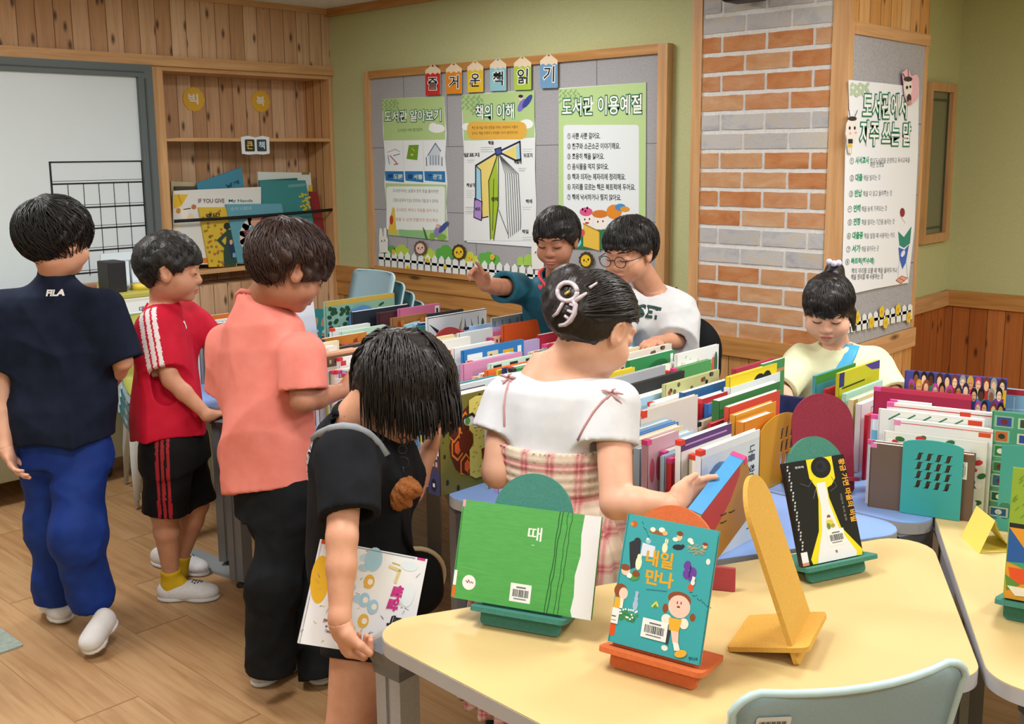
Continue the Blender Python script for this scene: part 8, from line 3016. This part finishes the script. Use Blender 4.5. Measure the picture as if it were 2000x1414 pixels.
# plaid dress: smocked bodice and gathered skirt
tt = NT('pink_plaid')
sep = tt.n('ShaderNodeSeparateXYZ')
rotv = tt.mapping(tt.coord(), (1, 1, 1), (0, 0, 0), (0, 0, -math.atan2(rt[1], rt[0])))
tt.set(sep.inputs[0], rotv)
def bandsn(sock, per, stops):
    fr = tt.math('FRACT', tt.math('ADD', tt.math('DIVIDE', sock, per), 20.0))
    return tt.ramp(fr, stops, 'CONSTANT')
K0, K1, K2 = (0, 0, 0, 1), (1, 1, 1, 1), (.45, .45, .45, 1)
sx_ = bandsn(sep.outputs[0], .062, [(0, K0), (.30, K2), (.36, K1), (.44, K2), (.50, K1), (.60, K2), (.66, K0)])
sz_ = bandsn(sep.outputs[2], .070, [(0, K0), (.34, K2), (.40, K1), (.46, K2), (.52, K1), (.60, K2), (.66, K0)])
mixv = tt.math('MULTIPLY', tt.math('ADD', sx_, sz_), .5)
nz = tt.noise(tt.coord(), 420, 2)
cc_ = tt.ramp(tt.math('ADD', mixv, tt.math('MULTIPLY', tt.math('SUBTRACT', nz, .5), .3)), [(0.0, rgb('d6c6b2')), (.3, rgb('d2a69c')), (.65, rgb('c47f80')), (1.0, rgb('ae5960'))])
tt.bump(nz, .3, .002)
m_plaid = tt.done(cc_, .88, .15)
bt = at(1082, 862, 2.42); bw = at(1088, 950, 2.42)
hemz = .30
oD = np.array((PV[0], PV[1], hemz))
axd = np.array((0, 0, 1.0))
cz_ = lambda p: p[2] - hemz
prof = [(0, .250, .205), (.20, .222, .180), (cz_(PV), .172, .142), (cz_(bw) - .012, .130, .104), (cz_(bw), .124, .099), (cz_(bw) + .02, .130, .104), (cz_(bt), .139, .106)]
lean_ = (bt - PV) * np.array((1, 1, 0))
td = tube_sdf(oD, axd, rt, prof, 2.0)
def dress(P):
    z = np.clip((P[:, 2] - PV[2]) / (bt[2] - PV[2]), 0, 1)
    Q = P - np.outer(z, lean_)
    d = td(Q)
    q = Q - oD
    az = np.arctan2(q @ rt, q @ fwd)
    sk = np.clip((bw[2] - P[:, 2]) / .06, 0, 1)
    gather = np.sin(az * 26 + 1.5 * np.sin(P[:, 2] * 9)) * .005 * sk * (1 + .8 * np.clip((PV[2] - P[:, 2]) / .3, 0, 1))
    smock = np.sin(P[:, 2] * 330) * .0016 * (1 - sk) + np.sin(az * 60) * .0008 * (1 - sk)
    top = np.sin(az * 55) * .003
    return np.maximum(d + gather + smock, P[:, 2] - bt[2] - top)
dr_ = garment('dress', dress, [oD + rt * .25, oD - rt * .25, oD + fwd * .22, oD - fwd * .22, bt], [m_plaid], org, P5, None, .0048, .06)
m_str = flat('c79a9c', .8)
b = MB()
def onsurf(p, n, off=.001):
    q = drop(tee_f, p + nrm(n) * .08, n, off, .2)
    return p if q is None else q
bn = nrm(-fwd + np.array((0, 0, .25)))
for pix, (cx, cy) in (([(988, 868), (985, 830), (984, 795), (990, 760), (998, 735)], (992, 738)), ([(1128, 860), (1142, 832), (1158, 806), (1176, 784), (1192, 770)], (1194, 768))):
    b = MB()
    pp = [cast(tee_f, x, y, 2.0, .001) for x, y in pix]
    b.tube([p - org for p in pp if p is not None], .0032, m_str, 6)
    c0 = cast(tee_f, cx, cy, 2.05, .004)
    c0 = onsurf(at(cx, cy + 12, 2.38), nrm(np.array((0, 0, 1.)) - fwd * .3), .004) if c0 is None else c0
    for dx, dz, L_ in ((-.028, .012, 1), (.034, .006, 1), (-.02, -.03, 1), (.03, -.022, 1), (.012, .02, 1)):
        q = c0 + rt * dx * .4 + np.array((0, 0, dz)) * .4 + bn * .006; e_ = c0 + rt * dx * .8 + np.array((0, 0, dz * .8 - .005))
        b.tube([c0 - org, q - org, e_ - org], [.0026, .0034, .0014], m_str, 6)
    b.build('shoulder_tie', dr_)
for A_ in (AR, AL):
    hlp = np.array((A_[0], A_[1], .004)) - fwd * .05
    f = clip(clip(cone(A_ + (0, 0, .06), np.array((A_[0], A_[1], .04)), .034, .034), A_ + (0, 0, .06), (0, 0, 1)), np.array((0, 0, .02)), (0, 0, -1))
    garment('sock', f, [A_, hlp], [m_sock], org, P5)
    shoe_mesh(P5, hlp, hlp + fwd * .2, org, m_wshoe, M_WSOLE, .04, .06)


def lower_simple(PV, N, rt, fwd, org, par, mat, zf=0.0):
    """trousers and shoes of the children standing behind the tables"""
    HR, HL = PV + rt * .07, PV - rt * .07
    fr_ = np.array((1, 1, 0)) 
    AR, AL = np.array((HR[0], HR[1], .06)), np.array((HL[0], HL[1], .06))
    w = tube_sdf(PV - (0, 0, .05), (0, 0, 1), rt, [(0, .138, .112), (.08, .135, .11), (.14, .12, .1)])
    f = folds(union([(w, 0), (cone(HR, AR, .085, .06), .04), (cone(HL, AL, .085, .06), .04)]), .004, 3)
    f = clip(f, (0, 0, .05), (0, 0, -1))
    garment('trousers', f, [PV, AR, AL, PV + (0, 0, .05)], [mat], org, par, None, .008)
    for A_ in (AR, AL):
        hlp = np.array((A_[0], A_[1], .004)) - fwd * .06
        shoe_mesh(par, hlp, hlp + fwd * .2, org, m_wshoe, M_WSOLE, .04, .06)
    return leg_items(HR, (HR + AR) / 2, AR), leg_items(HL, (HL + AL) / 2, AL)


# ---------------------------------------------------------------- 6: boy in teal, pointing
H = Head(at(1087, 468, 4.0), SC_(203), 12, 0, 1.0)
N = at(1086, 540, 4.09); fwd = SC_(192); rt = SC_(282)
SR, ER, WR = at(1012, 562, 4.10), at(972, 560, 3.96), at(945, 556, 3.86)
SL, EL, WL = at(1146, 566, 4.16), at(1158, 650, 4.16), at(1150, 690, 4.02)
PV = N * np.array((1, 1, 0)) - fwd * .17 * np.array((1, 1, 0)) + np.array((0, 0, .66))
org = PV * np.array((1, 1, 0))
hdd = nrm(at(926, 520, 3.82) - WR)
hd = hand_sdf(WR, hdd, np.array((0, 0, -1.)) + SC_(180) * .4, SC_(180), .86, (.15, .6, .8, .9), (.5, .3))
items = [(tube_sdf(PV, N - PV, rt, [(0, .12, .09), (.2, .11, .085), (.36, .12, .085), (.43, .06, .05)]), .02)] + arm_items(SR, ER, WR, (.036, .032, .027, .02)) + arm_items(SL, EL, WL)
P6, f6, hs6 = person('boy in teal shirt with coral collar pointing across the books', org, SK_TAN, H, N, items + [(hand_sdf(WL, WL - EL, -fwd, (0, 0, 1), .84), .01)] + [x for l in [leg_items(PV + rt * .07, PV + rt * .07 - (0, 0, .3), PV + rt * .07 - (0, 0, .6)), leg_items(PV - rt * .07, PV - rt * .07 - (0, 0, .3), PV - rt * .07 - (0, 0, .6))] for x in l], [SR, ER, WR, SL, EL, WL, N, PV, PV - (0, 0, .6)], True, [(WR, hdd, hd)])
face_marks(H, hs6, org, P6)
cap = hair_cap(H, hl([(0, .034), (35, .030), (52, .012), (72, -.010), (84, -.016), (94, .012), (112, .0), (130, -.05), (180, -.068)]), (.016, .020, .020), .0035, 61)
hair_obj(H, P6, org, cap, H_BLACK, 320, lambda th, rr: rr.uniform(.9, 1.5), 62, lambda q: (q[2] > .032) or (q[1] < -.02 and q[2] > -.05), .0024, lift=.005, infl=1.2)
m_tealc = cloth_mat('teal_jersey', '1f5566', '29657a', .6)
o = N + (PV - N) * .92; L = np.linalg.norm(N - o)
t = tube_sdf(o, N - o, rt, tee_prof(L, .150, .115, .152, .100, .13))
e1 = ER + (SR - ER) * .28; e2 = at(1156, 640, 4.16)
s1, h1 = sleeve(SR, e1, .062, .062, .043); s2, h2 = sleeve(SL, e2, .062, .062, .043)
t = folds(t, .010, 65, .9)
f = cut(union([(t, 0), (s1, .05), (s2, .05)]), cone(N - (0, 0, .004), N + nrm(H.c - N) * .1, .054, .058), h1, h2)
sh_ = garment('shirt', f, [o, N, SR, SL, e1, e2, o + rt * .16, o - rt * .16], [m_tealc], org, P6, None, .0052)
b = MB(); m_cor = cloth_mat('coral_collar', 'd8424c', 'e2505a', .7)
for sg in (1, -1):
    P = []
    for a in np.linspace(-.15, 2.7, 14):
        p = drop(f, N + (rt * math.sin(a) * sg + fwd * math.cos(a)) * .064 + np.array((0, 0, .09)), (0, 0, 1), .002)
        if p is not None: P.append(p + np.array((0, 0, .004)) - org)
    b.tube(P, [.007] + [.012] * (len(P) - 2) + [.010], m_cor, 8, flat=(.45, 1))
b.build('collar', sh_)
b = MB()
patch(b, f, [at(1050, 564, 4.0) + SC_(90) * x * .011 + np.array((0, 0, z)) * .012 for x, z in ((-.9, .8), (0, .5), (.9, .8), (.9, -.1), (.1, -1), (-.8, -.2))], fwd, 'd8424c')
b.v = [v - Vector(org) for v in b.v]; b.build('badge', sh_)
lower_simple(PV, N, rt, fwd, org, P6, m_blk)

# ---------------------------------------------------------------- 7: boy with glasses in white
H = Head(at(1230, 492, 3.76), SC_(222), 12, 0, 1.03)
N = at(1272, 566, 3.88); fwd = SC_(212); rt = SC_(302)
SL, EL, WL = at(1316, 608, 3.93), at(1322, 664, 3.84), at(1282, 668, 3.70)
SR, ER, WR = at(1218, 596, 3.84), at(1196, 660, 3.76), at(1200, 690, 3.66)
PV = N * np.array((1, 1, 0)) - fwd * .10 * np.array((1, 1, 0)) + np.array((0, 0, .64))
org = PV * np.array((1, 1, 0))
items = [(tube_sdf(PV, N - PV, rt, [(0, .12, .09), (.2, .115, .09), (.36, .12, .085), (.43, .06, .05)]), .02)] + arm_items(SR, ER, WR) + arm_items(SL, EL, WL)
hw = hand_sdf(WL, WL - EL, (0, 0, -1), SC_(200), .84, (.5, .5, .5, .5))
P7, f7, hs7 = person('boy with round glasses in a baggy white shirt leaning over the books', org, SK_MID, H, N, items + [(hand_sdf(WR, WR - ER, (0, 0, -1), fwd, .84), .01)] + [x for l in [leg_items(PV + rt * .07, PV + rt * .07 - (0, 0, .3), PV + rt * .07 - (0, 0, .58)), leg_items(PV - rt * .07, PV - rt * .07 - (0, 0, .3), PV - rt * .07 - (0, 0, .58))] for x in l], [SR, ER, WR, SL, EL, WL, N, PV, PV - (0, 0, .6)], True, [(WL, WL - EL, hw)], neck_r=.05, chub=1.08)
face_marks(H, hs7, org, P7)
cap = hair_cap(H, hl([(0, .036), (35, .032), (55, .022), (72, .0), (84, -.004), (95, .014), (115, -.004), (132, -.05), (180, -.066)]), (.018, .022, .022), .004, 71)
hair_obj(H, P7, org, cap, H_BLACK, 360, lambda th, rr: rr.uniform(.9, 1.5), 72, lambda q: (q[2] > .034) or (q[1] < -.02 and q[2] > -.05), .0024, lift=.007, infl=1.22, jitter=.12)
# glasses
b = MB(); m_gl = flat('2a1c1a', .3, .5)
for sx in (-1, 1):
    P = []
    for a in np.linspace(0, 2 * math.pi, 25):
        P.append(H.W(sx * .0315 + .0235 * math.cos(a), .104, -.006 + .0195 * math.sin(a)) - org)
    b.tube(P, .0017, m_gl, 6)
    b.tube([H.W(sx * .055, .104, -.002) - org, H.W(sx * .074, .085, .0) - org, H.W(sx * .082, .04, .0) - org, H.W(sx * .083, .0, .004) - org, H.W(sx * .082, -.012, -.004) - org], .0016, m_gl, 6)
b.tube([H.W(-.008, .105, -.002) - org, H.W(0, .108, .001) - org, H.W(.008, .105, -.002) - org], .0016, m_gl, 6)
gl = b.build('glasses', P7)
tg = bpy.data.materials.new('lens_glass'); tg.use_nodes = True
n_ = tg.node_tree; n_.nodes.clear()
o_ = n_.nodes.new('ShaderNodeOutputMaterial'); mx = n_.nodes.new('ShaderNodeMixShader'); tr = n_.nodes.new('ShaderNodeBsdfTransparent'); gs = n_.nodes.new('ShaderNodeBsdfGlossy'); gs.inputs['Roughness'].default_value = .05
mx.inputs[0].default_value = .06
n_.links.new(tr.outputs[0], mx.inputs[1]); n_.links.new(gs.outputs[0], mx.inputs[2]); n_.links.new(mx.outputs[0], o_.inputs[0])
b = MB()
for sx in (-1, 1):
    b.add([H.W(sx * .0315 + .023 * math.cos(a), .104, -.006 + .019 * math.sin(a)) - org for a in np.linspace(0, 2 * math.pi, 25)[:-1]], [list(range(24))], tg)
b.build('lenses', gl)
o = N + (PV - N) * .96; L = np.linalg.norm(N - o)
t = tube_sdf(o, N - o, rt, tee_prof(L, .185, .14, .175, .118, .15))
e1 = at(1330, 662, 3.86); e1 = EL + (WL - EL) * .12
s1, h1 = sleeve(SL, e1, .078, .074, .044); s2, h2 = sleeve(SR, ER, .076, .072, .044)
t = folds(t, .011, 75, .9)
f = cut(union([(t, 0), (s1, .06), (s2, .06)]), cone(N - (0, 0, .004), N + nrm(H.c - N) * .1, .056, .060), h1, h2)
m_wt2 = cloth_mat('light_grey_cotton', 'c9ccd0', 'd6d9dc', .88)
sh_ = garment('shirt', f, [o, N, SR, SL, e1, ER, o + rt * .2, o - rt * .2], [m_wt2], org, P7, None, .0055)
b = MB()
decal(b, f, at(1264, 611, 3.78), nrm(CRT + np.array((0, 0, -.18))), np.array((0, 0, 1.)), nrm(fwd), 'SET', .046, '24423c', .085, .05)
b.v = [v - Vector(org) for v in b.v]; b.build('lettering', sh_)
lower_simple(PV, N, rt, fwd, org, P7, m_blk)
bo = at(1352, 668, 3.98)
bg = empty('backpack', bo - np.array((0, 0, .2)))
tag(bg, 'black backpack behind the boy with glasses', 'bag')
BO = bo - np.array((0, 0, .2))
A3_ = np.stack([rt, fwd, np.array((0, 0, 1.))])
f = union([(ell(bo - (0, 0, .03), (.12, .075, .13), A3_), 0), (ell(bo - (0, 0, .11), (.115, .085, .09), A3_), .03)])
lo, hi = bounds(bo, pad=.26)
sdf_obj('body', [(folds(f, .003, 5), lo, hi, .008)], [m_blk], BO, bg)
b = MB(); b.tube([bo + (0, 0, .08) - BO, at(1325, 610, 3.99) - BO, SL + (0, 0, .085) - BO + fwd * .0, at(1300, 620, 3.82) - BO], .014, m_blk, 6, flat=(1, .3)); b.build('strap', bg)

# ---------------------------------------------------------------- 8: girl in pale yellow with the blue strap
H = Head(at(1618, 604, 3.60), SC_(201), 20, 0, 1.02)
N = at(1634, 668, 3.66); fwd = SC_(188); rt = SC_(278)
SR, ER, WR = at(1562, 712, 3.66), at(1522, 760, 3.56), at(1545, 790, 3.42)
SL, EL, WL = at(1704, 712, 3.68), at(1742, 768, 3.58), at(1710, 800, 3.46)
PV = N * np.array((1, 1, 0)) - fwd * .04 * np.array((1, 1, 0)) + np.array((0, 0, .52))
org = PV * np.array((1, 1, 0))
items = [(tube_sdf(PV, N - PV, rt, [(0, .115, .09), (.15, .11, .085), (.30, .115, .082), (.37, .06, .05)]), .02)] + arm_items(SR, ER, WR, (.034, .03, .025, .019)) + arm_items(SL, EL, WL, (.034, .03, .025, .019))
P8, f8, hs8 = person('girl with ponytail and fringe in pale yellow shirt with a bright blue strap', org, SK_LIGHT, H, N, items + [(hand_sdf(WR, WR - ER, (0, 0, -1), fwd, .8), .01), (hand_sdf(WL, WL - EL, (0, 0, -1), fwd, .8), .01)] + [x for l in [leg_items(PV + rt * .066, PV + rt * .066 - (0, 0, .24), PV + rt * .066 - (0, 0, .47), (.066, .044, .04, .028)), leg_items(PV - rt * .066, PV - rt * .066 - (0, 0, .24), PV - rt * .066 - (0, 0, .47), (.066, .044, .04, .028))] for x in l], [SR, ER, WR, SL, EL, WL, N, PV, PV - (0, 0, .5)], True, chub=1.1)
face_marks(H, hs8, org, P8)
pony = [(H.E((-.012, -.075, .105), (.028, .034, .036)), .02), (H.C((-.012, -.09, .10), (-.045, -.115, -.02), .030, .022), .02), (H.C((-.045, -.115, -.02), (-.07, -.10, -.09), .022, .010), .02), (H.C((-.078, .012, .0), (-.084, .004, -.075), .014, .005), .01)]
cap = hair_cap(H, hl([(0, .012), (30, .010), (48, .004), (60, -.004), (72, -.012), (84, -.010), (95, .014), (112, .0), (135, -.05), (180, -.07)]), (.013, .017, .015), .003, 81, ())
pf = union(pony)
capf = lambda P: smin(cap(P), pf(P), .012)
hair_obj(H, P8, org, capf, H_SOFT, 260, lambda th, rr: rr.uniform(.9, 1.5), 82, lambda q: q[2] > .016 or (q[1] < -.03 and q[2] > -.04), .0019, more=(H.W(-.09, -.14, -.1),), lift=.003, infl=1.17)
b = MB()
for x, y, z in ((-.012, -.050, .148), (.004, -.058, .150), (-.026, -.060, .146)): b.ball(H.W(x, y, z) - org, .0115, flat('c9c4de', .3, .5), seg=14)
b.build('hair_tie', P8)
m_yel8 = cloth_mat('pale_yellow_cotton', 'd6d9b2', 'e0e2be', .88)
o = N + (PV - N) * .98; L = np.linalg.norm(N - o)
t = tube_sdf(o, N - o, rt, tee_prof(L, .165, .125, .155, .102, .132))
e1 = ER + (WR - ER) * .06; e2 = EL + (WL - EL) * .02
s1, h1 = sleeve(SR, e1, .068, .066, .042); s2, h2 = sleeve(SL, e2, .068, .066, .042)
t = folds(t, .010, 85, .9)
f = cut(union([(t, 0), (s1, .05), (s2, .05)]), cone(N - (0, 0, .004), N + nrm(H.c - N) * .1, .056, .060), h1, h2)
sh_ = garment('shirt', f, [o, N, SR, SL, e1, e2, o + rt * .18, o - rt * .18], [m_yel8], org, P8, None, .005)
b = MB()
m_bs = flat('4aa9d8', .5)
P = []
a0 = N + rt * -.055 + np.array((0, 0, .02)); a1 = N + rt * .10 + np.array((0, 0, -.26))
for q in np.linspace(-.12, 1, 12):
    p = a0 + (a1 - a0) * q + fwd * .22
    p = drop(f, p, fwd, .003)
    if p is not None: P.append(p - org)
b.tube(P, .031, m_bs, 8, flat=(.14, 1.0))
b.build('bag_strap', P8)
lower_simple(PV, N, rt, fwd, org, P8, m_blk)
